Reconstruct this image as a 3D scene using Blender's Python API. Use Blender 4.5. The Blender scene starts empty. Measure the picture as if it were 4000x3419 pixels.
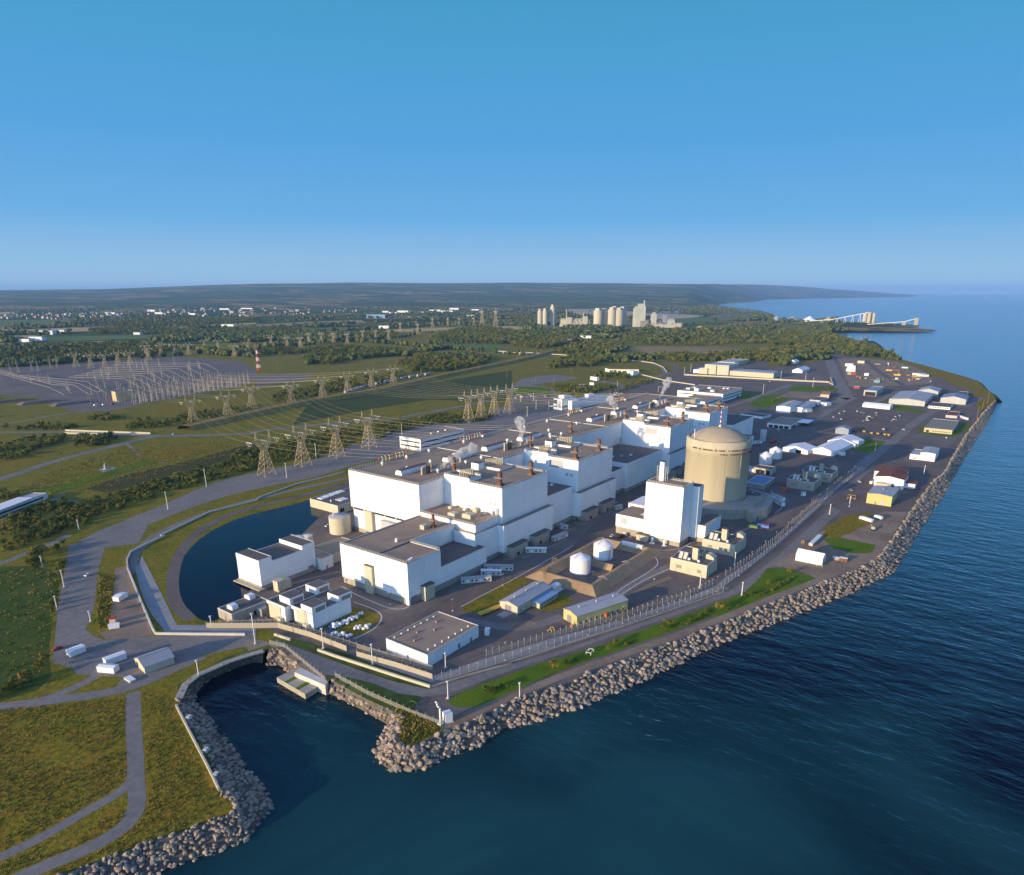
# Aerial view of a lakeside power station at sunset.  World: X runs along the turbine hall, Y inland, Z up, metres.
import bpy, bmesh, math, random
import numpy as np
from mathutils import Vector, Matrix, noise
from mathutils.geometry import tessellate_polygon
R = math.radians
rnd = random.Random(7)
scene = bpy.context.scene
COL = scene.collection
CAM_PITCH, CAM_AZ, CAM_H = (18.5948, 36.0792, 165.0)
HX, HY = math.cos(R(CAM_AZ)), math.sin(R(CAM_AZ))

# ------------------------------------------------------------------ materials
MATS = {}
def nt(m):
    m.use_nodes = True
    return m.node_tree.nodes, m.node_tree.links
def mat(name, c1, c2=None, scale=.15, rough=.8, metal=0, detail=5, c3=None, stretch=None, bump=0, rnd_amt=0, spec=.3):
    """procedural material: two or three colours blended by world-space noise"""
    m = bpy.data.materials.new(name); n, l = nt(m)
    b = n['Principled BSDF']; b.inputs['Roughness'].default_value = rough; b.inputs['Metallic'].default_value = metal
    b.inputs['Specular IOR Level'].default_value = spec
    c2 = c2 or tuple(x*.82 for x in c1)
    geo = n.new('ShaderNodeNewGeometry'); mp = n.new('ShaderNodeMapping')
    l.new(geo.outputs['Position'], mp.inputs['Vector'])
    if stretch: mp.inputs['Scale'].default_value = stretch
    no = n.new('ShaderNodeTexNoise'); no.inputs['Scale'].default_value = scale; no.inputs['Detail'].default_value = detail
    no.inputs['Roughness'].default_value = .65
    l.new(mp.outputs[0], no.inputs['Vector'])
    r = n.new('ShaderNodeValToRGB'); e = r.color_ramp.elements
    e[0].position = .32; e[0].color = (*c2, 1); e[1].position = .68; e[1].color = (*c1, 1)
    if c3:
        x = e.new(.5); x.color = (*c3, 1)
    l.new(no.outputs['Fac'], r.inputs[0]); out = r.outputs[0]
    if rnd_amt:
        oi = n.new('ShaderNodeObjectInfo'); hs = n.new('ShaderNodeHueSaturation')
        mr = n.new('ShaderNodeMapRange'); mr.inputs[3].default_value = 1-rnd_amt; mr.inputs[4].default_value = 1+rnd_amt
        l.new(oi.outputs['Random'], mr.inputs[0]); l.new(mr.outputs[0], hs.inputs['Value']); l.new(out, hs.inputs['Color'])
        mh = n.new('ShaderNodeMapRange'); mh.inputs[3].default_value = .5+rnd_amt*.09; mh.inputs[4].default_value = .5-rnd_amt*.09
        l.new(oi.outputs['Random'], mh.inputs[0]); l.new(mh.outputs[0], hs.inputs['Hue']); out = hs.outputs[0]
    l.new(out, b.inputs['Base Color'])
    if bump:
        bp = n.new('ShaderNodeBump'); bp.inputs['Strength'].default_value = bump; bp.inputs['Distance'].default_value = 1
        l.new(no.outputs['Fac'], bp.inputs['Height']); l.new(bp.outputs[0], b.inputs['Normal'])
    MATS[name] = m
    return m
def siding(name, c1, c2, pitch=1.2, depth=.04, rough=.55):
    """profiled metal cladding: vertical ribs, panel joints, faint rain streaks"""
    m = mat(name, c1, c2, .25, rough, stretch=(1, 1, .12)); n, l = nt(m); b = n['Principled BSDF']
    geo = n.new('ShaderNodeNewGeometry'); sp = n.new('ShaderNodeSeparateXYZ'); l.new(geo.outputs['Position'], sp.inputs[0])
    ad = n.new('ShaderNodeMath'); ad.operation = 'ADD'; l.new(sp.outputs[0], ad.inputs[0]); l.new(sp.outputs[1], ad.inputs[1])
    # horizontal panel joints every 7.5 m, slightly different panel tone
    fl = n.new('ShaderNodeMath'); fl.operation = 'FLOOR'; dv = n.new('ShaderNodeMath'); dv.operation = 'DIVIDE'; dv.inputs[1].default_value = 7.5
    l.new(sp.outputs[2], dv.inputs[0]); l.new(dv.outputs[0], fl.inputs[0])
    f2 = n.new('ShaderNodeMath'); f2.operation = 'FLOOR'; d2 = n.new('ShaderNodeMath'); d2.operation = 'DIVIDE'; d2.inputs[1].default_value = 9
    l.new(ad.outputs[0], d2.inputs[0]); l.new(d2.outputs[0], f2.inputs[0])
    cb = n.new('ShaderNodeCombineXYZ'); l.new(fl.outputs[0], cb.inputs[0]); l.new(f2.outputs[0], cb.inputs[1])
    wn = n.new('ShaderNodeTexWhiteNoise'); l.new(cb.outputs[0], wn.inputs['Vector'])
    mr = n.new('ShaderNodeMapRange'); mr.inputs[3].default_value = .955; mr.inputs[4].default_value = 1.03; l.new(wn.outputs['Value'], mr.inputs[0])
    hs = n.new('ShaderNodeHueSaturation'); l.new(mr.outputs[0], hs.inputs['Value'])
    fr = n.new('ShaderNodeMath'); fr.operation = 'FRACT'; l.new(d2.outputs[0], fr.inputs[0]); fz = n.new('ShaderNodeMath'); fz.operation = 'FRACT'; l.new(dv.outputs[0], fz.inputs[0])
    mn = n.new('ShaderNodeMath'); mn.operation = 'MINIMUM'; l.new(fr.outputs[0], mn.inputs[0]); l.new(fz.outputs[0], mn.inputs[1])
    jt = n.new('ShaderNodeMapRange'); jt.inputs[1].default_value = 0; jt.inputs[2].default_value = .035; jt.inputs[3].default_value = .84; jt.inputs[4].default_value = 1; l.new(mn.outputs[0], jt.inputs[0])
    vm = n.new('ShaderNodeMath'); vm.operation = 'MULTIPLY'; l.new(mr.outputs[0], vm.inputs[0]); l.new(jt.outputs[0], vm.inputs[1]); l.new(vm.outputs[0], hs.inputs['Value'])
    src = b.inputs['Base Color'].links[0].from_socket; l.new(src, hs.inputs['Color']); l.new(hs.outputs[0], b.inputs['Base Color'])
    return m

W_SIDING = siding('white_siding', (.86, .86, .85), (.80, .80, .79))
G_SIDING = siding('grey_siding', (.46, .47, .47), (.40, .41, .41))
T_SIDING = siding('tan_siding', (.52, .45, .27), (.45, .39, .23), 1)
Y_SIDING = siding('yellow_siding', (.55, .48, .20), (.48, .42, .17), 1)
CREAM = mat('cream_panel', (.56, .51, .38), (.48, .435, .32), .3)
CONC = mat('concrete', (.40, .37, .30), (.31, .28, .23), .35, .85, stretch=(1, 1, .2), c3=(.36, .33, .27))
CONC_L = mat('pale_concrete', (.60, .58, .53), (.48, .46, .42), .25, .85)
VAC = mat('vacuum_concrete', (.50, .45, .32), (.42, .375, .265), .09, .85, stretch=(1.4, 1.4, .16), c3=(.465, .42, .297), detail=8)
VACD = mat('dome_concrete', (.42, .35, .24), (.35, .29, .20), .12, .9)
GRAVEL_ROOF = mat('gravel_roof', (.36, .265, .185), (.27, .198, .14), .10, .95, detail=9, c3=(.32, .235, .165))
DARK_ROOF = mat('dark_roof', (.15, .13, .115), (.11, .10, .09), .12, .9, detail=8)
BLUE_ROOF = mat('blue_metal_roof', (.26, .29, .36), (.21, .24, .31), .1, .5)
GREY_ROOF = mat('grey_metal_roof', (.42, .42, .42), (.35, .35, .36), .08, .5)
RED_ROOF = mat('rust_red_roof', (.24, .085, .05), (.17, .06, .04), .12, .8)
BROWN_STEEL = mat('rusted_brown_steel', (.20, .095, .05), (.12, .055, .03), .6, .6)
STEEL = mat('galvanised_steel', (.55, .53, .48), (.46, .44, .40), .5, .5, .3)
STEEL_D = mat('dull_steel', (.33, .30, .25), (.26, .23, .19), .5, .6, .2)
TANPIPE = mat('cream_pipe', (.66, .56, .36), (.56, .47, .30), .6, .6)
WHITE = mat('white_paint', (.80, .80, .79), (.72, .72, .71), .4, .5)
ORANGE = mat('orange_paint', (.55, .11, .03), (.45, .09, .03), .5, .5)
RED = mat('red_paint', (.50, .04, .03), (.42, .035, .03), .5, .5)
YELLOW = mat('yellow_paint', (.70, .42, .04), (.60, .36, .03), .5, .5)
BLUE = mat('blue_paint', (.05, .15, .50), (.04, .12, .42), .5, .5)
LBLUE = mat('light_blue_paint', (.22, .38, .55), (.2, .34, .5), .5, .5)
GREENP = mat('green_paint', (.10, .20, .06), (.08, .16, .05), .5, .5)
GLASS = mat('dark_window_glass', (.035, .045, .06), (.025, .03, .04), .5, .15, spec=.6)
GLASS_G = mat('green_curtain_glass', (.07, .11, .08), (.05, .08, .06), .5, .12, spec=.6)
BLACK = mat('dark_opening', (.03, .028, .026), (.02, .02, .02), .5, .8)
DOOR = mat('grey_door', (.25, .24, .26), (.21, .2, .22), .5, .6)
RUBBER = mat('rubber', (.03, .03, .03), (.02, .02, .02), .5, .8)
WOOD = mat('weathered_pole_wood', (.30, .21, .13), (.23, .16, .10), .8, .9)
FABRIC = mat('white_fabric', (.82, .82, .82), (.76, .76, .77), .3, .6)
BRONZE = mat('weathered_stone', (.45, .43, .40), (.36, .34, .32), .8, .7)
SILO = mat('silo_concrete', (.50, .47, .36), (.42, .39, .30), .02, .85, stretch=(1, 1, .1))
SILO_G = mat('pale_green_plant', (.46, .50, .42), (.38, .42, .36), .02, .8)
ROCK = mat('limestone_boulder', (.42, .345, .245), (.16, .13, .10), .35, .9, c3=(.30, .24, .178), rnd_amt=.28, bump=.25)
ROCK_S = mat('riprap_stone', (.43, .35, .25), (.145, .118, .09), .22, .9, c3=(.29, .23, .172), bump=.25)
BARK = mat('bark', (.13, .10, .07), (.09, .07, .05), 1.2, .95)
LAMP_W = mat('lamp_housing', (.75, .73, .68), (.7, .68, .62), .5, .4)

# ------------------------------------------------------------------ mesh builder
class MB:
    def __init__(s): s.v = []; s.f = []; s.m = []; s.sm = []
    def add(s, vs, fs, mi=0, smooth=False):
        o = len(s.v); s.v += [tuple(v) for v in vs]
        for f in fs: s.f.append([o+i for i in f]); s.m.append(mi); s.sm.append(smooth)
        return s
    def box(s, x0, y0, z0, x1, y1, z1, mi=0, cap=True):
        vs = [(x0,y0,z0),(x1,y0,z0),(x1,y1,z0),(x0,y1,z0),(x0,y0,z1),(x1,y0,z1),(x1,y1,z1),(x0,y1,z1)]
        fs = [(0,1,5,4),(1,2,6,5),(2,3,7,6),(3,0,4,7),(3,2,1,0)]
        if cap: fs.append((4,5,6,7))
        return s.add(vs, fs, mi)
    def frus(s, b, z0, t, z1, mi=0):
        """box with different bottom and top rectangles (x0,y0,x1,y1)"""
        vs = [(b[0],b[1],z0),(b[2],b[1],z0),(b[2],b[3],z0),(b[0],b[3],z0),(t[0],t[1],z1),(t[2],t[1],z1),(t[2],t[3],z1),(t[0],t[3],z1)]
        return s.add(vs, [(0,1,5,4),(1,2,6,5),(2,3,7,6),(3,0,4,7),(3,2,1,0),(4,5,6,7)], mi)
    def prism(s, poly, z0, z1, mi=0):
        n = len(poly)
        if sum(poly[i][0]*poly[(i+1)%n][1]-poly[(i+1)%n][0]*poly[i][1] for i in range(n)) < 0: poly = poly[::-1]
        vs = [(x,y,z0) for x,y in poly]+[(x,y,z1) for x,y in poly]
        return s.add(vs, [(i,(i+1)%n,n+(i+1)%n,n+i) for i in range(n)]+[tuple(range(n))[::-1], tuple(range(n,2*n))], mi)
    def extr(s, prof, axis, a, b, mi=0):
        """profile [(u,z)] swept along x (axis 0) or y (axis 1) from a to b"""
        n = len(prof)
        pt = (lambda t,u,z: (t,u,z)) if axis == 0 else (lambda t,u,z: (u,t,z))
        vs = [pt(a,u,z) for u,z in prof]+[pt(b,u,z) for u,z in prof]
        fs = [(i,(i+1)%n,n+(i+1)%n,n+i) for i in range(n)]+[tuple(range(n))[::-1], tuple(range(n,2*n))]
        if axis == 1: fs = [f[::-1] for f in fs]
        return s.add(vs, fs, mi)
    def lathe(s, prof, cx=0, cy=0, n=24, mi=0, smooth=True, cap=True):
        vs = []; k = len(prof)
        for i in range(n):
            a = 2*math.pi*i/n
            vs += [(cx+r*math.cos(a), cy+r*math.sin(a), z) for r,z in prof]
        fs = [(i*k+j, ((i+1)%n)*k+j, ((i+1)%n)*k+j+1, i*k+j+1) for i in range(n) for j in range(k-1)]
        s.add(vs, fs, mi, smooth)
        if cap:
            for j,rev in ((0,1),(k-1,0)):
                if prof[j][0] > .01:
                    ring = [(cx+prof[j][0]*math.cos(2*math.pi*i/n), cy+prof[j][0]*math.sin(2*math.pi*i/n), prof[j][1]) for i in range(n)]
                    s.add(ring[::-1] if rev else ring, [tuple(range(n))], mi)
        return s
    def cyl(s, cx, cy, z0, z1, r, n=12, mi=0, r2=None): return s.lathe([(r,z0),(r if r2 is None else r2,z1)], cx, cy, n, mi, n > 6)
    def bar(s, p, q, r=.1, mi=0, n=4, r2=None):
        p, q = Vector(p), Vector(q); d = q-p
        if d.length < 1e-6: return s
        d.normalize(); u = d.orthogonal().normalized(); w = d.cross(u); r2 = r if r2 is None else r2
        vs = [p+(u*math.cos(2*math.pi*i/n)+w*math.sin(2*math.pi*i/n))*r for i in range(n)]+[q+(u*math.cos(2*math.pi*i/n)+w*math.sin(2*math.pi*i/n))*r2 for i in range(n)]
        return s.add(vs, [(i,(i+1)%n,n+(i+1)%n,n+i) for i in range(n)]+[tuple(range(n))[::-1],tuple(range(n,2*n))], mi, n > 6)
    def tube(s, pts, r=.1, mi=0, n=5):
        for a,b in zip(pts, pts[1:]): s.bar(a, b, r, mi, n)
        return s
    def quad(s, a, b, c, d, mi=0): return s.add([a,b,c,d], [(0,1,2,3)], mi)
    def mesh(s, name, mats):
        me = bpy.data.meshes.new(name); me.from_pydata(s.v, [], s.f)
        for m in (mats if isinstance(mats, (list, tuple)) else [mats]): me.materials.append(m)
        me.polygons.foreach_set('material_index', s.m); me.polygons.foreach_set('use_smooth', s.sm)
        me.update(); return me

FR = {}      # object -> its world frame (plain python; the depsgraph is not evaluated while building)
def tag(o, label=None, cat=None, group=None, kind=None):
    if label: o['label'] = label
    if cat: o['category'] = cat
    if group: o['group'] = group
    if kind: o['kind'] = kind
    return o
def thing(name, label, cat, loc=(0,0,0), rot=0, group=None):
    o = bpy.data.objects.new(name, None); o.empty_display_size = .5
    loc = (loc[0], loc[1], loc[2] if len(loc) > 2 else 0)
    o.location = loc; o.rotation_euler = (0,0,R(rot)); COL.objects.link(o)
    FR[o.name] = (loc, R(rot))
    return tag(o, label, cat, group)
def part(name, mb, mats, parent=None, world=False, label=None):
    """links a mesh builder as ONE object; world=True: the builder holds world coordinates"""
    if world and parent is not None:
        q = parent
        while q.parent is not None: q = q.parent
        (lx,ly,lz), a = FR[q.name]; c, s_ = math.cos(-a), math.sin(-a)
        mb.v = [((x-lx)*c-(y-ly)*s_, (x-lx)*s_+(y-ly)*c, z-lz) for x,y,z in mb.v]
    o = bpy.data.objects.new(name, mb.mesh(name, mats)); COL.objects.link(o)
    if parent is not None: o.parent = parent
    if label: o['label'] = label
    return o
def solo(name, mb, mats, label, cat, loc=None, rot=0, group=None):
    o = part(name, mb, mats); tag(o, label, cat, group)
    if loc: o.location = (loc[0], loc[1], loc[2] if len(loc) > 2 else 0); o.rotation_euler = (0,0,R(rot))
    return o
KIDS = {}
def dup(o, loc, rot=None, label=None, group=None, scale=None):
    """copy of a thing with its parts and sub-parts (shared mesh data)"""
    c = o.copy(); COL.objects.link(c); c.location = (loc[0], loc[1], loc[2] if len(loc) > 2 else 0)
    if rot is not None: c.rotation_euler = (0,0,R(rot))
    if scale is not None: c.scale = (scale,)*3 if isinstance(scale, (int, float)) else scale
    if label: c['label'] = label
    if group: c['group'] = group
    for ch in o.children:
        k = ch.copy(); COL.objects.link(k); k.parent = c
        for g2 in ch.children:
            k2 = g2.copy(); COL.objects.link(k2); k2.parent = k
    return c
ORD = 'first second third fourth fifth sixth seventh eighth ninth tenth eleventh twelfth thirteenth fourteenth fifteenth sixteenth seventeenth eighteenth nineteenth twentieth'.split()
ORD += ['twenty-'+o for o in ORD[:9]]+['thirtieth']+['thirty-'+o for o in ORD[:9]]+['fortieth']

# ------------------------------------------------------------------ polygons
def inside(p, poly):
    x, y = p; c = False; n = len(poly); j = n-1
    for i in range(n):
        xi, yi = poly[i]; xj, yj = poly[j]
        if (yi > y) != (yj > y) and x < (xj-xi)*(y-yi)/(yj-yi)+xi: c = not c
        j = i
    return c
def smooth_poly(pts, closed=True, it=1):
    for _ in range(it):
        q = []; n = len(pts)
        for i in range(n if closed else n-1):
            a, b = pts[i], pts[(i+1)%n]
            q += [(a[0]*.75+b[0]*.25, a[1]*.75+b[1]*.25), (a[0]*.25+b[0]*.75, a[1]*.25+b[1]*.75)]
        if not closed: q = [pts[0]]+q+[pts[-1]]
        pts = q
    return pts
LAYERS = []
def lay(pts):
    """height for a new ground sheet: 5 mm above every earlier sheet it may overlap"""
    xs = [p[0] for p in pts]; ys = [p[1] for p in pts]; b = (min(xs),min(ys),max(xs),max(ys))
    z = .02
    for c,zz in LAYERS:
        if c[0] < b[2] and c[2] > b[0] and c[1] < b[3] and c[3] > b[1]: z = max(z, zz+.005)
    LAYERS.append((b, z)); return z
def sheet(name, pts, m, z=None, kind='structure', sm=0, rough_edge=0):
    """flat ground sheet; each new one lies 12 mm above the last"""
    if z is None: z = lay(pts)
    if sm: pts = smooth_poly(pts, True, sm)
    if rough_edge:
        q = []
        for (ax,ay),(bx,by) in zip(pts, pts[1:]+pts[:1]):
            k = max(1, int(math.hypot(bx-ax, by-ay)/(rough_edge*3)))
            for i in range(k):
                t = i/k; q.append((ax+(bx-ax)*t+rnd.uniform(-1,1)*rough_edge, ay+(by-ay)*t+rnd.uniform(-1,1)*rough_edge))
        pts = q
    tri = tessellate_polygon([[Vector((x,y,0)) for x,y in pts]])
    mb = MB(); fs = []
    for a,b,c in tri:
        ar = (pts[b][0]-pts[a][0])*(pts[c][1]-pts[a][1])-(pts[c][0]-pts[a][0])*(pts[b][1]-pts[a][1])
        if abs(ar) > 1e-9: fs.append((a,b,c) if ar > 0 else (a,c,b))
    mb.add([(x,y,z) for x,y in pts], fs)
    o = part(name, mb, m); o['kind'] = kind
    return o
def ribbon(name, pts, w, m, z=None, sm=2, kerb=None):
    """road or path of width w along a polyline"""
    if z is None: z = lay(pts)
    pts = smooth_poly(pts, False, sm); mb = MB(); L = []; Rr = []
    for i,(x,y) in enumerate(pts):
        a = pts[max(0,i-1)]; b = pts[min(len(pts)-1,i+1)]; d = math.hypot(b[0]-a[0], b[1]-a[1]) or 1
        nx, ny = -(b[1]-a[1])/d, (b[0]-a[0])/d
        L.append((x+nx*w/2, y+ny*w/2, z)); Rr.append((x-nx*w/2, y-ny*w/2, z))
    k = len(pts); mb.add(L+Rr, [(i,k+i,k+i+1,i+1) for i in range(k-1)])
    o = part(name, mb, m); o['kind'] = 'structure'
    if kerb:
        for side in (L, Rr):
            kb = MB()
            for a,b in zip(side, side[1:]):
                d = Vector((b[0]-a[0], b[1]-a[1], 0)); 
                if d.length < .01: continue
                nn = Vector((-d.y, d.x, 0)).normalized()*.18
                kb.prism([(a[0]-nn.x,a[1]-nn.y),(b[0]-nn.x,b[1]-nn.y),(b[0]+nn.x,b[1]+nn.y),(a[0]+nn.x,a[1]+nn.y)], 0, .16)
            part('kerb', kb, CONC_L)['kind'] = 'structure'
    return o
def wall_line(name, pts, h, t, m, label, cat, closed=False, z0=0, posts=None, post_m=None, rail=None):
    """a wall, barrier or fence along a polyline, with separate posts when asked for"""
    th = thing(name, label, cat, (*pts[0], 0)); mb = MB()
    seg = list(zip(pts, pts[1:]+([pts[0]] if closed else [])))
    for a,b in seg[:len(pts) if closed else len(pts)-1]:
        d = Vector((b[0]-a[0], b[1]-a[1])); 
        if d.length < .01: continue
        nn = Vector((-d.y, d.x)).normalized()*t/2
        mb.prism([(a[0]-nn.x,a[1]-nn.y),(b[0]-nn.x,b[1]-nn.y),(b[0]+nn.x,b[1]+nn.y),(a[0]+nn.x,a[1]+nn.y)], z0, z0+h)
    part('panel', mb, m, th, True)
    if posts:
        pm = None; run = 0
        for a,b in seg:
            D = math.hypot(b[0]-a[0], b[1]-a[1]); k = max(1, int(D/posts))
            for i in range(k):
                x, y = a[0]+(b[0]-a[0])*i/k, a[1]+(b[1]-a[1])*i/k
                if pm is None:
                    q = MB().bar((0,0,0),(0,0,h+.2),.09,0,5); nx, ny = -(b[1]-a[1])/D, (b[0]-a[0])/D
                    q.bar((0,0,h+.2),(nx*.5,ny*.5,h+.75),.07,0,4)
                    o = part('post', q, post_m or STEEL, th); pm = o
                else:
                    o = pm.copy(); COL.objects.link(o); o.parent = th
                o.location = (x-pts[0][0], y-pts[0][1], 0)
    return th

# ------------------------------------------------------------------ camera, sky, sun
cam = bpy.data.cameras.new('camera'); co = bpy.data.objects.new('camera', cam); COL.objects.link(co)
co.location = (0,0,CAM_H); co.rotation_euler = (R(90-CAM_PITCH), 0, R(CAM_AZ-90))
cam.sensor_width = 36; cam.lens = 36*1397/2072; cam.shift_x = -14/2072; cam.shift_y = (1060-885.5)/2072
cam.clip_start = 5; cam.clip_end = 200000
scene.camera = co
GLOW = 2.6
SUN_AZ, SUN_EL = -15.0, 10.0          # direction the light travels (from +X, towards the lake) and its height
sun = bpy.data.lights.new('sun', 'SUN'); so = bpy.data.objects.new('sun', sun); COL.objects.link(so)
sun.energy = 5.0; sun.angle = R(.5); sun.color = (1, .74, .42)
dv = Vector((math.cos(R(SUN_AZ))*math.cos(R(SUN_EL)), math.sin(R(SUN_AZ))*math.cos(R(SUN_EL)), -math.sin(R(SUN_EL))))
so.rotation_euler = dv.to_track_quat('-Z', 'Y').to_euler()
w = bpy.data.worlds.new('World'); scene.world = w; w.use_nodes = True
n, l = w.node_tree.nodes, w.node_tree.links; bg = n['Background']
sky = n.new('ShaderNodeTexSky'); sky.sky_type = 'NISHITA'; sky.sun_disc = False
sky.sun_elevation = R(SUN_EL); sd = -dv
sky.sun_rotation = math.atan2(sd.x, sd.y); sky.altitude = 100; sky.air_density = 1.0; sky.dust_density = .35; sky.ozone_density = 3.2
# clear blue eastern sky by height above the horizon; the Nishita sunset glow takes over towards the sun
tc = n.new('ShaderNodeTexCoord'); sx = n.new('ShaderNodeSeparateXYZ'); l.new(tc.outputs['Generated'], sx.inputs[0])
rp = n.new('ShaderNodeValToRGB'); e = rp.color_ramp.elements
SKYC = [(0,(.42,.62,.76)),(.03,(.32,.56,.79)),(.09,(.148,.435,.785)),(.18,(.094,.37,.735)),(.33,(.058,.33,.585)),(.6,(.12,.22,.55)),(1,(.16,.20,.50))]
e[0].position = 0; e[0].color = (*SKYC[0][1],1); e[1].position = 1; e[1].color = (*SKYC[-1][1],1)
for p_,c_ in SKYC[1:-1]: x = e.new(p_); x.color = (*c_,1)
l.new(sx.outputs[2], rp.inputs[0])
dt = n.new('ShaderNodeVectorMath'); dt.operation = 'DOT_PRODUCT'; dt.inputs[1].default_value = sd[:]; l.new(tc.outputs['Generated'], dt.inputs[0])
gl = n.new('ShaderNodeMapRange'); gl.interpolation_type = 'SMOOTHSTEP'; gl.inputs[1].default_value = 0; gl.inputs[2].default_value = .9; gl.inputs[3].default_value = 0; gl.inputs[4].default_value = GLOW; l.new(dt.outputs['Value'], gl.inputs[0])
gm = n.new('ShaderNodeVectorMath'); gm.operation = 'SCALE'; l.new(sky.outputs[0], gm.inputs[0]); l.new(gl.outputs[0], gm.inputs['Scale'])
bs = n.new('ShaderNodeVectorMath'); bs.operation = 'SCALE'; bs.inputs['Scale'].default_value = 10; l.new(rp.outputs[0], bs.inputs[0])
ad = n.new('ShaderNodeVectorMath'); l.new(bs.outputs[0], ad.inputs[0]); l.new(gm.outputs[0], ad.inputs[1])
l.new(ad.outputs[0], bg.inputs['Color']); bg.inputs['Strength'].default_value = .0758
scene.view_settings.view_transform = 'Standard'; scene.view_settings.look = 'None'; scene.view_settings.gamma = 1; scene.view_settings.exposure = .4
cy = scene.cycles
cy.max_bounces = 5; cy.diffuse_bounces = 2; cy.glossy_bounces = 2; cy.transmission_bounces = 2; cy.volume_bounces = 1; cy.transparent_max_bounces = 6
cy.use_denoising = True; cy.denoiser = 'OPENIMAGEDENOISE'; cy.denoising_input_passes = 'RGB_ALBEDO_NORMAL'; cy.caustics_reflective = False; cy.caustics_refractive = False; cy.use_adaptive_sampling = True; cy.adaptive_threshold = .015
try: cy.sample_clamp_indirect = 4
except Exception: pass

# ------------------------------------------------------------------ ground materials
def ground_mat(name, cols, scale, fine=1.2, fine_amt=.35, bump=.0, stretch=None):
    """broad patches of several colours, broken up by a finer noise"""
    m = bpy.data.materials.new(name); n, l = nt(m); b = n['Principled BSDF']; b.inputs['Roughness'].default_value = .95; b.inputs['Specular IOR Level'].default_value = .1
    geo = n.new('ShaderNodeNewGeometry'); mp = n.new('ShaderNodeMapping'); l.new(geo.outputs['Position'], mp.inputs[0])
    if stretch: mp.inputs['Scale'].default_value = stretch
    a = n.new('ShaderNodeTexNoise'); a.inputs['Scale'].default_value = scale; a.inputs['Detail'].default_value = 6; a.inputs['Roughness'].default_value = .6; a.inputs['Distortion'].default_value = .6
    f = n.new('ShaderNodeTexNoise'); f.inputs['Scale'].default_value = fine; f.inputs['Detail'].default_value = 4; f.inputs['Roughness'].default_value = .7
    l.new(mp.outputs[0], a.inputs['Vector']); l.new(mp.outputs[0], f.inputs['Vector'])
    r = n.new('ShaderNodeValToRGB'); e = r.color_ramp.elements
    k = len(cols); e[0].position = .3; e[0].color = (*cols[0],1); e[1].position = .7; e[1].color = (*cols[-1],1)
    for i in range(1, k-1):
        x = e.new(.3+.4*i/(k-1)); x.color = (*cols[i],1)
    l.new(a.outputs['Fac'], r.inputs[0])
    mr = n.new('ShaderNodeMapRange'); mr.inputs[1].default_value = .3; mr.inputs[2].default_value = .7; mr.inputs[3].default_value = 1-fine_amt; mr.inputs[4].default_value = 1+fine_amt
    l.new(f.outputs['Fac'], mr.inputs[0]); h = n.new('ShaderNodeHueSaturation'); l.new(mr.outputs[0], h.inputs['Value']); l.new(r.outputs[0], h.inputs['Color'])
    l.new(h.outputs[0], b.inputs['Base Color'])
    if bump:
        bp = n.new('ShaderNodeBump'); bp.inputs['Strength'].default_value = bump; bp.inputs['Distance'].default_value = .6; l.new(f.outputs['Fac'], bp.inputs['Height']); l.new(bp.outputs[0], b.inputs['Normal'])
    return m
ASPH = ground_mat('asphalt', [(.135,.118,.105),(.175,.152,.132),(.20,.175,.148)], .03, .5, .2)
ASPH2 = ground_mat('road_asphalt', [(.18,.165,.15),(.215,.195,.175),(.24,.215,.19)], .04, .35, .2)
DIRT = ground_mat('gravel_dirt', [(.21,.15,.105),(.27,.20,.14),(.32,.245,.175)], .035, .35, .16)
DIRT_D = ground_mat('dark_gravel', [(.125,.102,.09),(.16,.13,.112),(.19,.155,.13)], .04, .4, .16)
GRAV_L = ground_mat('pale_gravel', [(.14,.12,.105),(.175,.15,.13),(.21,.18,.155)], .03, .4, .10)
STRIP = ground_mat('concrete_strip', [(.24,.235,.23),(.29,.285,.28),(.33,.325,.315)], .05, .25, .12)
LAWN = ground_mat('lawn', [(0.072,0.128,0.006),(0.098,0.160,0.009),(0.124,0.179,0.011)], .06, .7, .22)
ROUGH = ground_mat('rough_grass', [(0.098,0.122,0.009),(0.169,0.154,0.014),(0.221,0.166,0.018),(0.111,0.141,0.010)], .05, .45, .45, .5)
MEADOW = ground_mat('dry_meadow', [(0.111,0.122,0.009),(0.247,0.154,0.016),(0.182,0.160,0.014),(0.273,0.147,0.018)], .055, .5, .5, .8)
GREENF = ground_mat('green_field', [(.09,.14,.03),(.12,.17,.04),(.15,.18,.045)], .006, .05, .15)
TANF = ground_mat('stubble_field', [(.42,.29,.11),(.50,.35,.14),(.38,.28,.12)], .004, .05, .12)
BROWNF = ground_mat('ploughed_field', [(.26,.18,.075),(.31,.22,.09),(.22,.17,.07)], .004, .05, .12)
SLOPE = ground_mat('wet_stone_slope', [(.10,.085,.07),(.14,.12,.10),(.07,.065,.05)], .3, 1.5, .3)
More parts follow.
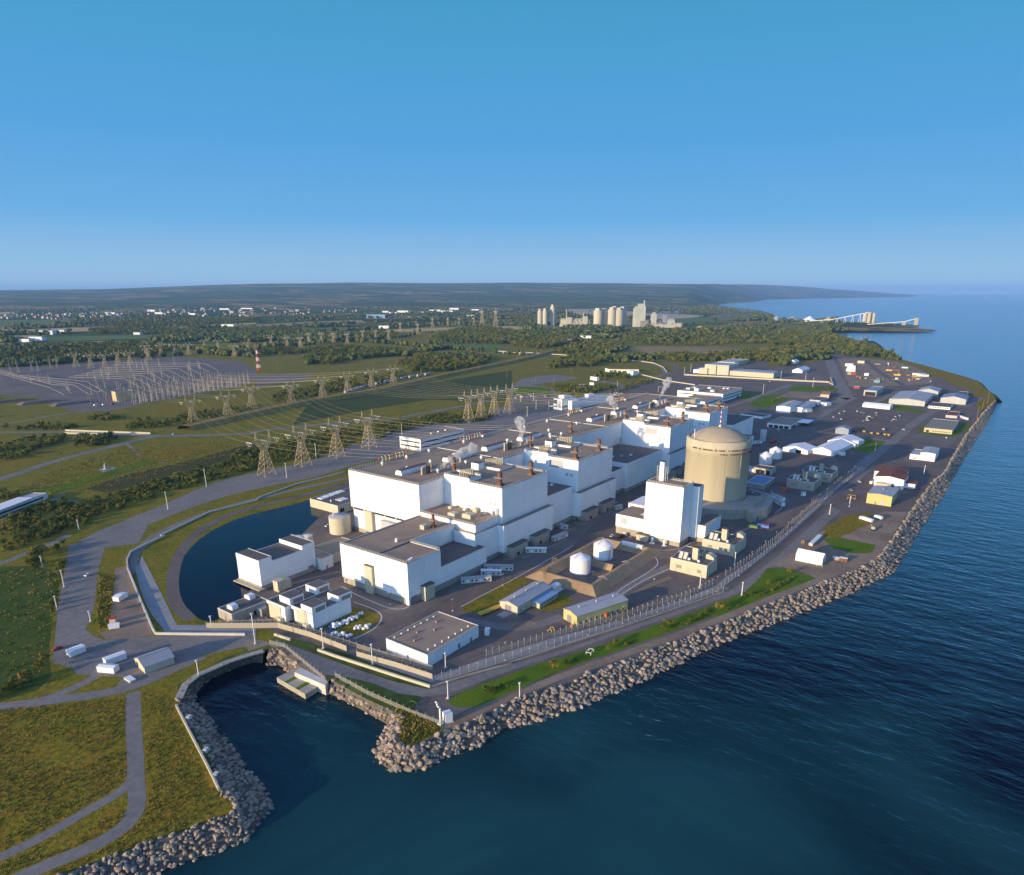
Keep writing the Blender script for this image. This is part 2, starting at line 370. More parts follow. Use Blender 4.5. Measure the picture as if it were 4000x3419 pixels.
# far country: irregular field cells in greens, straw and dark wood tones
def country():
    m = bpy.data.materials.new('country_ground'); n, l = nt(m); b = n['Principled BSDF']; b.inputs['Roughness'].default_value = 1; b.inputs['Specular IOR Level'].default_value = 0
    geo = n.new('ShaderNodeNewGeometry'); mp = n.new('ShaderNodeMapping'); l.new(geo.outputs['Position'], mp.inputs[0]); mp.inputs['Rotation'].default_value = (0,0,R(20)); mp.inputs['Scale'].default_value = (1,.55,1)
    v = n.new('ShaderNodeTexVoronoi'); v.inputs['Scale'].default_value = .0022; v.distance = 'CHEBYCHEV'; l.new(mp.outputs[0], v.inputs['Vector'])
    sp = n.new('ShaderNodeSeparateColor'); l.new(v.outputs['Color'], sp.inputs[0])
    r = n.new('ShaderNodeValToRGB'); r.color_ramp.interpolation = 'CONSTANT'; e = r.color_ramp.elements
    cs = [(.06,.08,.022),(.085,.12,.03),(.15,.135,.045),(.07,.10,.025),(.23,.17,.06),(.10,.13,.035),(.30,.22,.085),(.08,.10,.028)]
    e[0].color = (*cs[0],1); e[1].position = 1/8; e[1].color = (*cs[1],1)
    for i in range(2,8): x = e.new(i/8); x.color = (*cs[i],1)
    l.new(sp.outputs[0], r.inputs[0])
    no = n.new('ShaderNodeTexNoise'); no.inputs['Scale'].default_value = .006; no.inputs['Detail'].default_value = 8; no.inputs['Roughness'].default_value = .65; l.new(geo.outputs['Position'], no.inputs['Vector'])
    mx = n.new('ShaderNodeMix'); mx.data_type = 'RGBA'; mr = n.new('ShaderNodeMapRange'); mr.inputs[1].default_value = .51; mr.inputs[2].default_value = .57; l.new(no.outputs['Fac'], mr.inputs[0])
    l.new(mr.outputs[0], mx.inputs[0]); l.new(r.outputs[0], mx.inputs[6]); mx.inputs[7].default_value = (.042,.058,.018,1)
    f = n.new('ShaderNodeTexNoise'); f.inputs['Scale'].default_value = .12; f.inputs['Detail'].default_value = 5; l.new(geo.outputs['Position'], f.inputs['Vector'])
    m2 = n.new('ShaderNodeMapRange'); m2.inputs[1].default_value = .3; m2.inputs[2].default_value = .7; m2.inputs[3].default_value = .65; m2.inputs[4].default_value = 1.35; l.new(f.outputs['Fac'], m2.inputs[0])
    h = n.new('ShaderNodeHueSaturation'); l.new(m2.outputs[0], h.inputs['Value']); l.new(mx.outputs[2], h.inputs['Color']); l.new(h.outputs[0], b.inputs['Base Color'])
    return m
COUNTRY = country()

# ------------------------------------------------------------------ lake
def water_mat(name, deep, shoal, bump, blotch, sheen=1):
    """dark water body under a Fresnel-like sheen that grows towards grazing views"""
    m = bpy.data.materials.new(name); n, l = nt(m); n.remove(n['Principled BSDF']); out = n['Material Output']
    df = n.new('ShaderNodeBsdfDiffuse'); gs_ = n.new('ShaderNodeBsdfGlossy'); gs_.inputs['Roughness'].default_value = .10; gs_.inputs['Color'].default_value = (.84,.93,1,1)
    mx = n.new('ShaderNodeMixShader'); l.new(df.outputs[0], mx.inputs[1]); l.new(gs_.outputs[0], mx.inputs[2]); l.new(mx.outputs[0], out.inputs['Surface'])
    geo = n.new('ShaderNodeNewGeometry')
    a = n.new('ShaderNodeTexNoise'); a.inputs['Scale'].default_value = blotch; a.inputs['Detail'].default_value = 6; a.inputs['Distortion'].default_value = 1.4; l.new(geo.outputs['Position'], a.inputs['Vector'])
    # silty, paler water close inshore: distance from the mouth of the dock basin
    vd = n.new('ShaderNodeVectorMath'); vd.operation = 'DISTANCE'; vd.inputs[1].default_value = (105, 80, -5); l.new(geo.outputs['Position'], vd.inputs[0])
    mr = n.new('ShaderNodeMapRange'); mr.inputs[1].default_value = 60; mr.inputs[2].default_value = 215; mr.inputs[3].default_value = .36; mr.inputs[4].default_value = -.16; l.new(vd.outputs['Value'], mr.inputs[0])
    ad = n.new('ShaderNodeMath'); l.new(a.outputs['Fac'], ad.inputs[0]); l.new(mr.outputs[0], ad.inputs[1])
    r = n.new('ShaderNodeValToRGB'); e = r.color_ramp.elements; e[0].position = .42; e[0].color = (*deep,1); e[1].position = .95; e[1].color = (*shoal,1)
    l.new(ad.outputs[0], r.inputs[0]); l.new(r.outputs[0], df.inputs['Color'])
    mp = n.new('ShaderNodeMapping'); mp.inputs['Rotation'].default_value = (0,0,R(30)); mp.inputs['Scale'].default_value = (1,.4,1); l.new(geo.outputs['Position'], mp.inputs[0])
    prev = None
    for sc, st, ds in ((.035,.35,1.2),(.16,.7,.55),(.6,.6,.16)):
        t = n.new('ShaderNodeTexNoise'); t.inputs['Scale'].default_value = sc; t.inputs['Detail'].default_value = 3; l.new(mp.outputs[0], t.inputs['Vector'])
        bp = n.new('ShaderNodeBump'); bp.inputs['Strength'].default_value = min(1,st*bump); bp.inputs['Distance'].default_value = ds*max(1,bump); l.new(t.outputs['Fac'], bp.inputs['Height'])
        if prev: l.new(prev.outputs[0], bp.inputs['Normal'])
        prev = bp
    l.new(prev.outputs[0], gs_.inputs['Normal'])
    lw = n.new('ShaderNodeLayerWeight'); lw.inputs['Blend'].default_value = .5; l.new(prev.outputs[0], lw.inputs['Normal'])
    f = n.new('ShaderNodeValToRGB'); e = f.color_ramp.elements; e[0].position = .15; e[0].color = (.008*sheen,)*3+(1,); e[1].position = 1; e[1].color = (.9,)*3+(1,)
    for p_, v_ in ((.38,.009),(.5,.035),(.64,.17),(.78,.46),(.92,.74)): v_ *= sheen; x = e.new(p_); x.color = (v_,v_,v_,1)
    l.new(lw.outputs['Facing'], f.inputs[0]); l.new(f.outputs[0], mx.inputs[0])
    return m
LAKE = water_mat('lake_water', (.0001,.0028,.012), (.015,.086,.092), 1.5, .006)
POND = water_mat('pond_water', (.001,.004,.016), (.002,.007,.02), .12, .02, .42)
mb = MB(); S = 62000
mb.quad((-S,-S,-5),(S,-S,-5),(S,S,-5),(-S,S,-5)); o = part('water', mb, LAKE); o['kind'] = 'structure'

# ------------------------------------------------------------------ shoreline: crest of the stone slope and waterline
CREST_W = [(16.3,199.4),(31.6,207),(50.6,205.5),(62.7,200.4),(72.1,197.2),(81.4,193),(88.3,190.8),(93.1,188.3),(97.2,187.9),(99.2,192.4),(98.8,199.2),(102.9,210.6),(108.1,222.1),(112,236.9),(115.7,252.1),(117.9,263.5)]+[(120.2,267.1),(128.9,276.7),(135.4,280.1),(151.3,278.9),(164.4,276.7)]+[(167.1,274.7)]
WATER_W = [(18.6,189.4),(40.1,193),(63.3,190.5),(75.3,187.1),(87,181.4),(95.6,178.2),(102,176.8),(106.5,181.2),(111.1,192.4),(112.5,202.5),(113.8,209.2),(116.4,218.9),(119.3,230.5),(122.1,243.4),(125.2,255.2),(126.8,266.1)]+[(130.8,274),(137.4,278.7),(143.1,280),(154.3,279.7),(163.2,277.2)]+[(167.1,269.6)]
CREST_C = [(170.4,274.4),(172.5,270.5),(171.6,262.5),(170,253.8),(168.2,247.7)]; WATER_C = [(164.6,272),(168.4,266.7),(168.2,262.1),(167.7,258.1),(167.7,253.4)]
CREST_E = [(169.6,227.6),(168.7,214.2),(168.2,202.6),(168.6,191.8),(168.1,181.2),(165.2,177.2),(159.7,175.1),(155.7,173.1),(153.7,169.3),(154.2,164.9),(157.8,163.5),(163.5,162.4),(174.3,159.2),(187.8,154.2)]+[(190.2,155.2),(206.6,149.8),(222.2,142.7),(245.1,135.5),(259.5,129.2),(285.3,120.5),(312.1,110.3),(342.5,99.6)]+[(348.9,98.8),(375.6,88.8),(406.2,78.4),(428.2,70.9),(451.6,62.9),(474.1,57.9),(497.7,56.6),(528.4,55.9),(575.1,55.6)]+[(668.1,54.7),(722.4,52.5)]+[(757.5,49.2),(889.6,49.4),(985.6,48.9),(1136.8,45.6),(1249.9,42.1),(1339.1,36.9)]
WATER_E = [(166.6,228.9),(166.6,217.2),(166.5,206),(165.9,193.1),(165.4,187.1),(160.7,184.3),(154.8,183.4),(149.5,179.4),(146.8,173.7),(146,167.4),(145.6,160.8),(149,157.9),(155.4,155.7),(162.7,154.9),(172.7,150.9),(183,147.3)]+[(190.3,148.3),(200.2,141.7),(217.7,132.7),(232.6,128),(247.5,122.5),(272.6,114.2),(292.3,108.9),(312.2,102.7),(332.7,95.8)]+[(344.2,90.7),(371.2,80.9),(400.6,70.2),(421.7,62.5),(447.8,55.1),(468.1,48.4),(499.9,47.4),(543.6,46.7),(590.9,45.6)]+[(660,44),(730.8,42.9)]+[(880.6,41.3),(996.7,39.9),(1089.6,36.8),(1162,36.1),(1243.7,35.5),(1370.3,34.9)]
BLUFF = [(1368.5,36.2),(1436.2,45.5),(1526.6,64.8),(1623.7,79.3),(1693.8,105),(1764.7,142.3),(1828.3,173.7),(1920.7,210.8),(1982.7,256.3),(2092,291.2)]+[(2080.3,291.7),(2289.7,336.5),(2400.4,377.8),(2593.2,421.2),(2746.8,463.4),(2761.3,497.9),(2776.1,533.3),(2871.9,578.1),(3012,643.7),(3149.8,712.7),(3226.1,795.8),(3224.7,846.8),(3253.4,891.3)]
INLET = [(3306.7,922.5),(3351,951.6),(3331.8,959.8),(3563.1,1030.7),(3659.6,1047.1),(3681.4,1017.2),(3552.4,983.8),(3364.9,914.4),(3290.3,875),(3345.4,748.1),(3419.7,612.5),(3472.3,523.6),(3529.3,445.3),(3578.5,394.5),(3670.5,370.6),(3780,418.3),(3861.4,479.4),(3871.5,586.7),(3868.3,696),(3940,597.5),(4018.8,510.8),(4108,497.9),(4212.7,514.1),(4278.5,592),(4390,749.1),(4505.2,814.6),(4458.4,937),(4410.9,1061.4),(4421.1,1168.6),(4558.7,1301.6),(4895.1,1496.6)]
FARC = [(6137.1,1997.7),(6188.6,2187),(7052.4,2697.5),(7208.7,2850.5),(7719.1,2954),(10714.8,3989.9),(11772.4,4072.1),(12643.7,4134.6),(15183.9,4788.8),(18211.1,5619)]+[(20093.4,6001.9),(23495.7,5747.7),(25626.8,5495.2),(27138,5421.3),(31368.7,5593.7),(40975.6,6454.8),(55251.6,8032.4),(65227.3,8523.3)]
def resample(pts, k):
    d = [0]
    for a,b in zip(pts, pts[1:]): d.append(d[-1]+math.dist(a,b))
    out = []; j = 0
    for i in range(k):
        t = d[-1]*i/(k-1)
        while j < len(d)-2 and d[j+1] < t: j += 1
        u = (t-d[j])/max(1e-9, d[j+1]-d[j]); u = min(1, max(0, u))
        out.append((pts[j][0]+(pts[j+1][0]-pts[j][0])*u, pts[j][1]+(pts[j+1][1]-pts[j][1])*u))
    return out
DOCKL = [(156,248),(160.3,249.3),(166.5,248.2)]; 
LANDLOOP = CREST_W+CREST_C+[(167.5,246.8),(167.4,227.9)]+CREST_E+BLUFF+INLET+FARC
far = []
az0 = math.atan2(LANDLOOP[-1][1], LANDLOOP[-1][0])
for i in range(25):
    a = az0+(R(250)-az0)*i/24; far.append((60000*math.cos(a), 60000*math.sin(a)))
LANDLOOP = LANDLOOP+[(LANDLOOP[-1][0]*1.1, LANDLOOP[-1][1]*1.1)]+far+[(-900,-900)]
sheet('ground', LANDLOOP, COUNTRY, 0)
# stone-faced slopes below the crest
SLOPES = []
def slope(crest, wat, k):
    # pair the two lines by nearest running position so that corners stay together
    a = resample(crest, k); b = resample(wat, k*4); out = []; j = 0
    for i,p in enumerate(a):
        lo = max(j, int(len(b)*(i/(k-1)-.10))); hi = min(len(b), int(len(b)*(i/(k-1)+.10))+2)
        j = min(range(max(0,min(lo,len(b)-1)), max(hi, lo+1) if hi <= len(b) else len(b)), key=lambda q: math.dist(p, b[q]))
        out.append(b[j])
    mb = MB(); vs = []
    for p,q in zip(a, out):
        ex = (q[0]-p[0], q[1]-p[1]); vs += [(p[0],p[1],0), (p[0]+ex[0]*1.15,p[1]+ex[1]*1.15,-5.8)]
    mb.add(vs, [(2*i,2*i+1,2*i+3,2*i+2) for i in range(len(a)-1)])
    o = part('shore_slope', mb, SLOPE); o['kind'] = 'structure'
    SLOPES.append((a, out))
slope(CREST_W, WATER_W, 160); slope(CREST_C, WATER_C, 30); slope(CREST_E, WATER_E, 420)
mb = MB(); bl = BLUFF; vs = []
for i,(x,y) in enumerate(bl):
    a = bl[max(0,i-1)]; b = bl[min(len(bl)-1,i+1)]; d = math.dist(a,b) or 1; nx, ny = (b[1]-a[1])/d, -(b[0]-a[0])/d
    vs += [(x,y,0),(x+nx*10,y+ny*10,-6)]
mb.add(vs, [(2*i,2*i+1,2*i+3,2*i+2) for i in range(len(bl)-1)]); part('shore_slope', mb, ROUGH)['kind'] = 'structure'

# ------------------------------------------------------------------ ground sheets (roads, yards, lawns)
sheet('terrain', [(99.2,561.8),(158.7,577.2),(861.8,2684.1),(1141.4,2300.3),(1526.6,2167.8),(4205.3,2848.8),(3576.8,1221.5),(5435.5,1160.4),(3144.4,750.4),(2646.6,445.6),(2078.4,294.4),(1916.1,210.2),(1690.2,104.7),(1429.1,46.3),(1357.6,117.4),(573.5,181.4),(221.3,175.4),(196.7,249.5),(179,280.8),(151.7,284.7),(124.2,278.5),(99.1,291.5),(32.6,350.5)], ROUGH)
apron = [(181.6,292.7),(189.4,241),(191,215.5),(195.5,190.3)]+CREST_E[6:-3]+[(1328,45.9),(1471.3,65.1),(1638.1,147.4),(1678,243.6),(2094.5,382.9),(2143.2,450.2),(1802.5,437),(1617.2,497.4),(1612.7,636.6),(1266.7,587.9),(1089.4,589.2),(847.6,520.9),(772.5,521.4),(626.8,522.5),(518.6,522.4),(437.2,516),(386.7,478.1),(353.6,470.4),(284.2,404.9),(263.3,398.8),(201,344.2),(173.3,324.1)]
sheet('pavement', apron, DIRT_D)
sheet('meadow', [(27.5,228.8),(63.1,338.8),(73.2,321.1),(85.1,308.6),(108.3,286.1),(116.5,284.7),(126.7,278.9),(117.7,263.8),(110.6,238.8),(103.2,215.9),(98.2,200.1),(100.5,193.1),(97.8,187.1),(81.9,194),(63,201),(50.9,206.3),(31.9,208.1)], MEADOW)
sheet('meadow', [(70.1,339.1),(133.9,503.1),(146.3,489.6),(151.9,471.4),(151.6,458.3),(126.1,405.3),(109.4,366.8),(101.7,346.9),(97.2,332.5),(88.1,324.2),(75.3,327.2)], ground_mat('green_verge', [(.045,.075,.011),(.065,.095,.014),(.10,.105,.02)], .045, .4, .3, .4))
# left-hand lot, roads and tracks
sheet('pavement', [(177.6,511.7),(201.8,504),(193.1,490.4),(170.7,452.6),(148.9,406.6),(135.8,381.8),(127.1,369.4),(126,357.3),(127.5,347.5),(136.8,339.1),(144,332.6),(174.6,291.7),(168.8,283.2),(160.5,288.3),(147.3,294.2),(139.3,295.3),(124,293.9),(115.3,295.3),(110.3,300.4),(115.8,305.2),(109.7,315.3),(104.3,324.6),(105.7,331.9),(102.4,345.9),(110.9,364.8),(130.4,409.9),(154.3,461.4)], ASPH2)
sheet('gravel', [(176.7,444.4),(181.7,437.5),(163.4,386.7),(144.3,334.4),(136.8,339.1),(127.8,348.1),(129.3,359.5),(132.9,356.8),(147.7,386.2),(159.7,409.4)], GRAV_L if False else DIRT)
sheet('verge', [(165.5,442.6),(170.9,431.9),(147.7,386.2),(135.3,360.6),(129.3,359.5),(127.1,369.4),(135.8,381.8),(148.7,406.9)], ROUGH, rough_edge=.6)
sheet('verge', [(170.7,452.6),(192.6,491.1),(204.9,499.8),(222.8,502.5),(202.6,477.4),(192.2,467.5),(176.1,441.7)], ROUGH, rough_edge=.6)
ribbon('road', [(124,513.2),(136,509.1),(151,516.3),(169.6,522.6),(186.6,533.8)], 6, ASPH2)
ribbon('road', [(147.3,294.2),(129.5,293.6),(114.3,293.3),(102.6,299.3),(88,311.3),(73.6,322.4),(60.1,334.2)], 6.5, ASPH2)
ribbon('path', [(110.2,316.5),(100.7,313.7),(89.8,313.6),(82.6,315.6),(75.3,320.9)], 5, ASPH2)
ribbon('path', [(112.3,288.9),(106,276.2),(97.1,257.4),(90.7,243.1),(84.5,230.5),(79.3,218.5),(74.9,212.6),(68.8,209.7),(60,210.1),(52.5,212.4),(41.6,215),(27.9,217.8)], 5.6, ASPH2)
ribbon('path', [(85,232.6),(80.6,229.3),(75,228.1),(67.8,228.2),(58.4,227.3),(49.9,227.2),(42.3,228.4),(31.2,229.2)], 4.2, ASPH2)
sheet('verge', [(102.2,345.3),(105.7,331.9),(104.3,324.6),(119.8,331.8),(122.2,334.6),(121.5,341.8),(116.9,352.3),(114.4,351.6)], ROUGH, rough_edge=.5) if False else None
# parking road along the pond
sheet('pavement', [(1027.9,673.6),(797.9,626.2),(688,624.6),(567.7,629.1),(484.6,593.9),(428.5,580.7),(383.6,583),(346.4,586.1),(307,573.7),(264.3,551.6),(220.8,533.7),(203,525.5),(185.1,514.5),(186.4,487.9),(207,476),(231.6,511),(270.3,525),(313.2,533.5),(347.8,531.5),(396.1,524.1),(451,531.7),(518.9,530.1),(629.1,524.4),(772.5,521.4),(847.6,520.9)], ASPH2)
ribbon('road', [(408.8,497.3),(358.3,503.4),(319.5,504.6),(284.3,505.8),(251.2,498),(220.8,482.9),(195.9,459),(177.8,426.2)], 6, ASPH2)
ribbon('road', [(187.5,433.5),(169.1,388),(159,357.8),(154.4,336.5)], 7, STRIP)
sheet('strip', [(157.2,335.6),(181.6,302.2),(175,292.3),(148.3,330),(170.8,394.2),(184.9,433.1),(196.5,450),(174,383.8)], STRIP)
sheet('verge', [(195,444.6),(205.5,453.2),(232.7,461.6),(242,448.9),(223.2,436.9),(208.3,422.6),(190.2,395.6),(179.4,370.6),(174.2,349.8),(171.3,328),(157.9,335.5),(175.9,387.2)], ROUGH, rough_edge=.6)
sheet('pond_water', [(383.9,468.2),(353.8,467.5),(330.1,466),(293.2,471.6),(264.2,466.3),(235.5,450.5),(209.7,424.8),(190.2,396),(175.1,365.9),(168.3,342),(167.7,327.9),(172.3,322.5),(190.5,330.5),(202.7,341.9),(215.4,351.1),(248,372.2),(276.3,394.4),(313,419.2),(330.5,429.2),(354.4,432.6)], POND, sm=2)
ribbon('gravel', [(392.2,484.6),(341.8,481.5),(303.2,486.6),(273,482.5),(241.1,464.1),(211.5,433),(186.4,394.7),(170.2,361.6),(164.8,335.8)], 7, DIRT_D)
# tower pads and far side of the parking road
sheet('pavement', [(1014.3,754.6),(1092.7,801),(1153.4,820.7),(1229.9,808.5),(1218,731.9),(1188.5,637.1),(1168.1,602.7),(1135.6,588.2),(1024.1,580.6),(951.7,608.1),(893.6,664.9)], ASPH2)
sheet('verge', [(1069.9,752.7),(1143.4,731.4),(1227.1,737.5),(1185.7,673.4),(1161.3,612),(1037,588.1),(977.7,595.9),(966.8,622.7),(1050.8,690.2)], ROUGH)
sheet('verge', [(1016.9,751),(1045.5,741),(1046.8,695.6),(969.2,631.5),(962.9,664.6),(915.5,681.2)], LAWN)
sheet('pavement', [(933.7,694.7),(978.9,658.9),(949,623.3),(847.6,556.4),(822.3,565.1),(788.3,586.6)], ASPH)
for q in [(870.4,637.5),(894.4,634.8),(919.2,632)], [(818.5,596.4),(838.6,588.9),(861,585.5)]: ribbon('verge', q, 7, LAWN)
ribbon('road', [(582.8,925.7),(670.4,927.1),(762.8,1016.6),(859.8,966.6)], 5, ASPH2) if False else None
# roads in the middle distance
ribbon('road', [(277.3,1050.1),(305.1,1015.9),(332.1,978.9),(354.1,953.9),(375.9,914.7),(391.8,870.4),(402,846.2),(428.4,810.1),(458.1,779.5),(486.8,753.3)]+[(491.2,766.9),(528,758),(580.1,735.1),(639.4,715.1)]+[(649.6,691.3),(709.4,692.3)]+[(863.2,684.3),(935.8,701.9)], 10, ASPH2, sm=1)
ribbon('road', [(184.1,736.9),(217.1,752.2),(258.2,780.5),(301.9,803.9),(345.6,816.9),(370.2,828.6),(404.5,836.4)], 11, ASPH2)
ribbon('path', [(365.2,823.9),(351.6,776.3),(339.9,741.9),(337.8,697.8),(342.3,691.7)], 3.2, DIRT)
ribbon('path', [(170.4,612.4),(192.6,632.9),(216.5,644.1),(225.5,628.8),(227.9,607.4),(225.6,576.3)], 3, ASPH2)
ribbon('path', [(217,640.5),(231.9,651.6)], 3, ASPH2)
sheet('pavement', [(289.2,720.8),(297.6,726.5),(303.2,714.4),(293.9,701.9),(286,704.6)], STRIP)
ribbon('road', [(312.4,1078.9),(355.4,1081.1),(395.8,1100.2),(426.3,1112),(438.9,1094.6)], 7, ASPH2)
sheet('gravel', [(532.4,1907.8),(600.9,1902.3),(708.3,1849.4),(805.9,1869.5),(983,1859.1),(1009.9,1589.5),(913.7,1384.5),(806.9,1226.6),(718.5,1160.5),(607.1,1128.4),(520.8,1098.4)]+[(462.6,1071.4),(441.4,1100.5),(429,1126.8),(445.1,1235.8),(453.6,1314.6),(434.1,1402.3),(410.8,1499)], GRAV_L)
sheet('gravel', [(857.2,1300.9),(904.5,1274.5),(925.2,1207.5),(882.7,1156.9),(800.1,1138.4),(751.4,1144.6)], GRAV_L)
ribbon('path', [(890.4,1255.2),(962.3,1275.8),(981.3,1270.6)], 5, GRAV_L)
ribbon('road', [(1305.4,1963.6),(1357.9,1849.6),(1418.7,1808.2),(1475.6,1646.8),(1498.7,1512.2),(1523.8,1387.7),(1581.2,1251.2),(1626.9,1209.9)]+[(1614.1,1157.2),(1631.5,1085.7),(1629,1004.1),(1620.5,922.8),(1603.4,841.2),(1589.9,782.7),(1557.3,733.8),(1492.8,678.4),(1413.5,635.9),(1356.6,615.4),(1269.1,609.3),(1187.1,607.4),(1130.3,595.4),(1071.4,593),(1016.8,590.7)], 12, ASPH2, sm=1)
ribbon('path', [(1044.4,1293.8),(1124.9,1302.2),(1223.7,1323.4),(1320.8,1334.1),(1371.9,1325.3)], 6, DIRT)
ribbon('road', [(4624,3364.5),(3621.5,2587.8),(3046.7,2114.2)], 16, GRAV_L)
ribbon('road', [(2567,1867.7),(2644.4,1761.5),(2584.8,1596),(2384.7,1372.1),(2097.7,1149.4),(1934.7,1016.9),(1797.6,905.4),(1716.9,820.9),(1617.1,729.3),(1523.7,658.9),(1437.4,623.7),(1385.3,614.6),(1344.9,612.7)], 13, GRAV_L, sm=1)
ribbon('path', [(1756.1,861.9),(1821.6,804.8),(1843.2,742.3),(1855.1,726)], 8, DIRT)
sheet('field', [(2023.9,1020.6),(2116.7,937.2),(2184.2,800.6),(2097.8,674.7),(1920.8,702.2),(1832.6,809.7),(1767,859.9),(1926.7,987.6)], BROWNF, rough_edge=8)
sheet('gravel', [(2953.3,1909.4),(3067.5,1795),(3176.7,1709.9),(3119.2,1578.3),(3171.7,1506.2),(3116.3,1385.6),(3234.7,1419.7),(3400,1629.3),(3460.9,1789),(3157.2,1847.6),(3050.5,2109),(2933.8,2043.3)], GRAV_L)
sheet('quarry', [(6469.1,4155.6),(6924.6,4044.2),(5223.8,2541.3),(5219.9,2278.4),(4980.3,1974),(4660.4,1898.7),(4251.5,1895),(4177.9,1996.1),(4691,2281),(4241,2474.4),(4877.8,3016.2)], mat('quarry_sand',(.50,.38,.24),(.38,.27,.17),.004,.95))
sheet('pond_water', [(5740.9,2735.3),(6086.3,2814.7),(6119.3,2697.1),(5784.6,2481.5),(5480.8,2414.3),(5467.5,2549.3)], POND, sm=1)
# east side
ribbon('road', [(2141.2,504.1),(2049.5,459.2),(1904.8,416.3),(1718.8,368.2),(1566.4,327.5),(1420.4,287.2),(1300,252.9),(1210.4,230.2)]+[(1241.2,235.6),(1194,236),(1097.3,237.9),(1068.1,238.1)], 22, ASPH2, sm=1)
sheet('yard', [(1988.8,417.3),(2015.4,351),(1971.6,269.6),(1891,226.2),(1705,175.9),(1544.5,148.5),(1485,167.8),(1425,220.2),(1377.1,256.8),(1469.1,284.4)], DIRT, rough_edge=3)
ribbon('path', [(1976.3,346.6),(1803.5,298.4),(1648.1,253.9),(1564.1,221.8),(1489,193.1),(1435.1,177.2)], 12, DIRT_D)
sheet('bank', [(1991.5,267.2),(1920.7,210.8),(1828.3,173.7),(1764.7,142.3),(1693.8,105),(1623.7,79.3),(1526.6,64.8),(1436.2,45.5),(1339.9,35.8),(1281.8,40.6),(1205.8,49.1),(1257.8,59.2),(1345.7,59.5),(1453.8,86),(1562.2,122.8),(1664,151),(1760.4,182.7),(1884.3,233.2),(1960.2,272.2)], MEADOW)
sheet('lawn', [(878.1,173.6),(891.1,158.8),(885.5,115.4),(819.4,114.5),(807.9,122.1),(824.7,149.3),(858.3,157.4)], LAWN, rough_edge=1)
sheet('lawn', [(968.8,99.4),(1049.3,98.8),(981.9,63),(1076.9,61),(1084.3,50.8),(1040.2,49.5),(964.8,59.6),(965.3,72.2)], LAWN, rough_edge=1)
sheet('lawn', [(1191.3,164.8),(1201.5,150.9),(1159.9,112.1),(1139.1,115.1),(1147.7,148.6)], LAWN, rough_edge=1)
sheet('lawn', [(1217.1,181.2),(1259.2,178.2),(1229.7,171.5),(1217.8,172.7)], LAWN)
ribbon('road', [(706.8,118.7),(772.9,118.8),(846.2,116.6),(906.5,113.8),(1023.2,113.5),(1155.7,105),(1184.3,105)]+[(1239.3,84.7),(1260,70.6),(1307.3,65),(1370.9,57.5)], 11, ASPH2)
ribbon('road', [(893.8,114.5),(900.3,148.1),(903.7,198.1)], 7, ASPH2)
ribbon('road', [(975.3,222.1),(1048.9,226.4),(1178.7,226.4),(1248.7,225.3)], 8, ASPH2)
ribbon('road', [(1205.8,189.1),(1278.8,183.9),(1369.7,182.4)], 9, ASPH2)
sheet('pavement', [(922.9,99.8),(971.9,95.1),(961.1,73.6),(964.8,59.6),(949.6,54.7),(892.6,60.5),(895.7,79.5),(899,99.2)], ASPH)
sheet('yard', [(1462.3,173.6),(1512.8,104.2),(1459.1,78.6),(1403.1,81.9),(1428.7,120.4),(1423.9,165.6)], DIRT_D)
for i in range(5): ribbon('path', [(1457.3,170.1),(1474.4,106.2)] if i == 0 else [(a-i*7, b-i*9) for a,b in [(1457.3,170.1),(1474.4,106.2)]], 3, GRAV_L, sm=0)
sheet('lawn', [(1204,400.6),(1194.1,368.9),(1167.7,353.2),(1116.5,366),(1126.4,376.6)], LAWN, rough_edge=1)
sheet('lawn', [(1333.4,350.5),(1368.1,292.5),(1344.9,274),(1297.2,263.4),(1312.6,279.7),(1252.3,325.1),(1269.6,338.7)], LAWN, rough_edge=1.5)
sheet('lawn', [(1071.4,343.8),(1178.6,355.2),(1222.6,329.7),(1176.3,308.2),(1087.1,307.8),(1046.1,308.1),(1051.7,328)], LAWN, rough_edge=1)
sheet('yard', [(1160.5,329.8),(1260.9,331.8),(1273.9,286.2),(1213.9,273.1),(1180.5,286.2),(1188.7,307.5)], DIRT)
ribbon('road', [(930.6,376.3),(1017.6,360.9),(1071.4,358.7),(1152.7,356.9),(1201.8,358.2),(1327.8,358.2),(1358.1,359)], 10, ASPH2)
sheet('verge', [(1362.6,551.8),(1402.1,536.3),(1356,511),(1310.3,514.2)], ROUGH)
sheet('pavement', [(1403.4,588),(1406.1,492.1),(1427.1,413.4),(1417.5,299.2),(1374.6,294),(1387.6,408.1),(1361.4,479.4),(1372.6,576.7)], ASPH)
sheet('pavement', [(1565.7,449.9),(1571,358.1),(1441.6,310.9),(1427.1,413.4)], ASPH)
sheet('yard', [(1583.6,672.7),(1711.2,627),(1780.2,532.3),(1579.9,470.3),(1569.3,550.7)], DIRT_D)
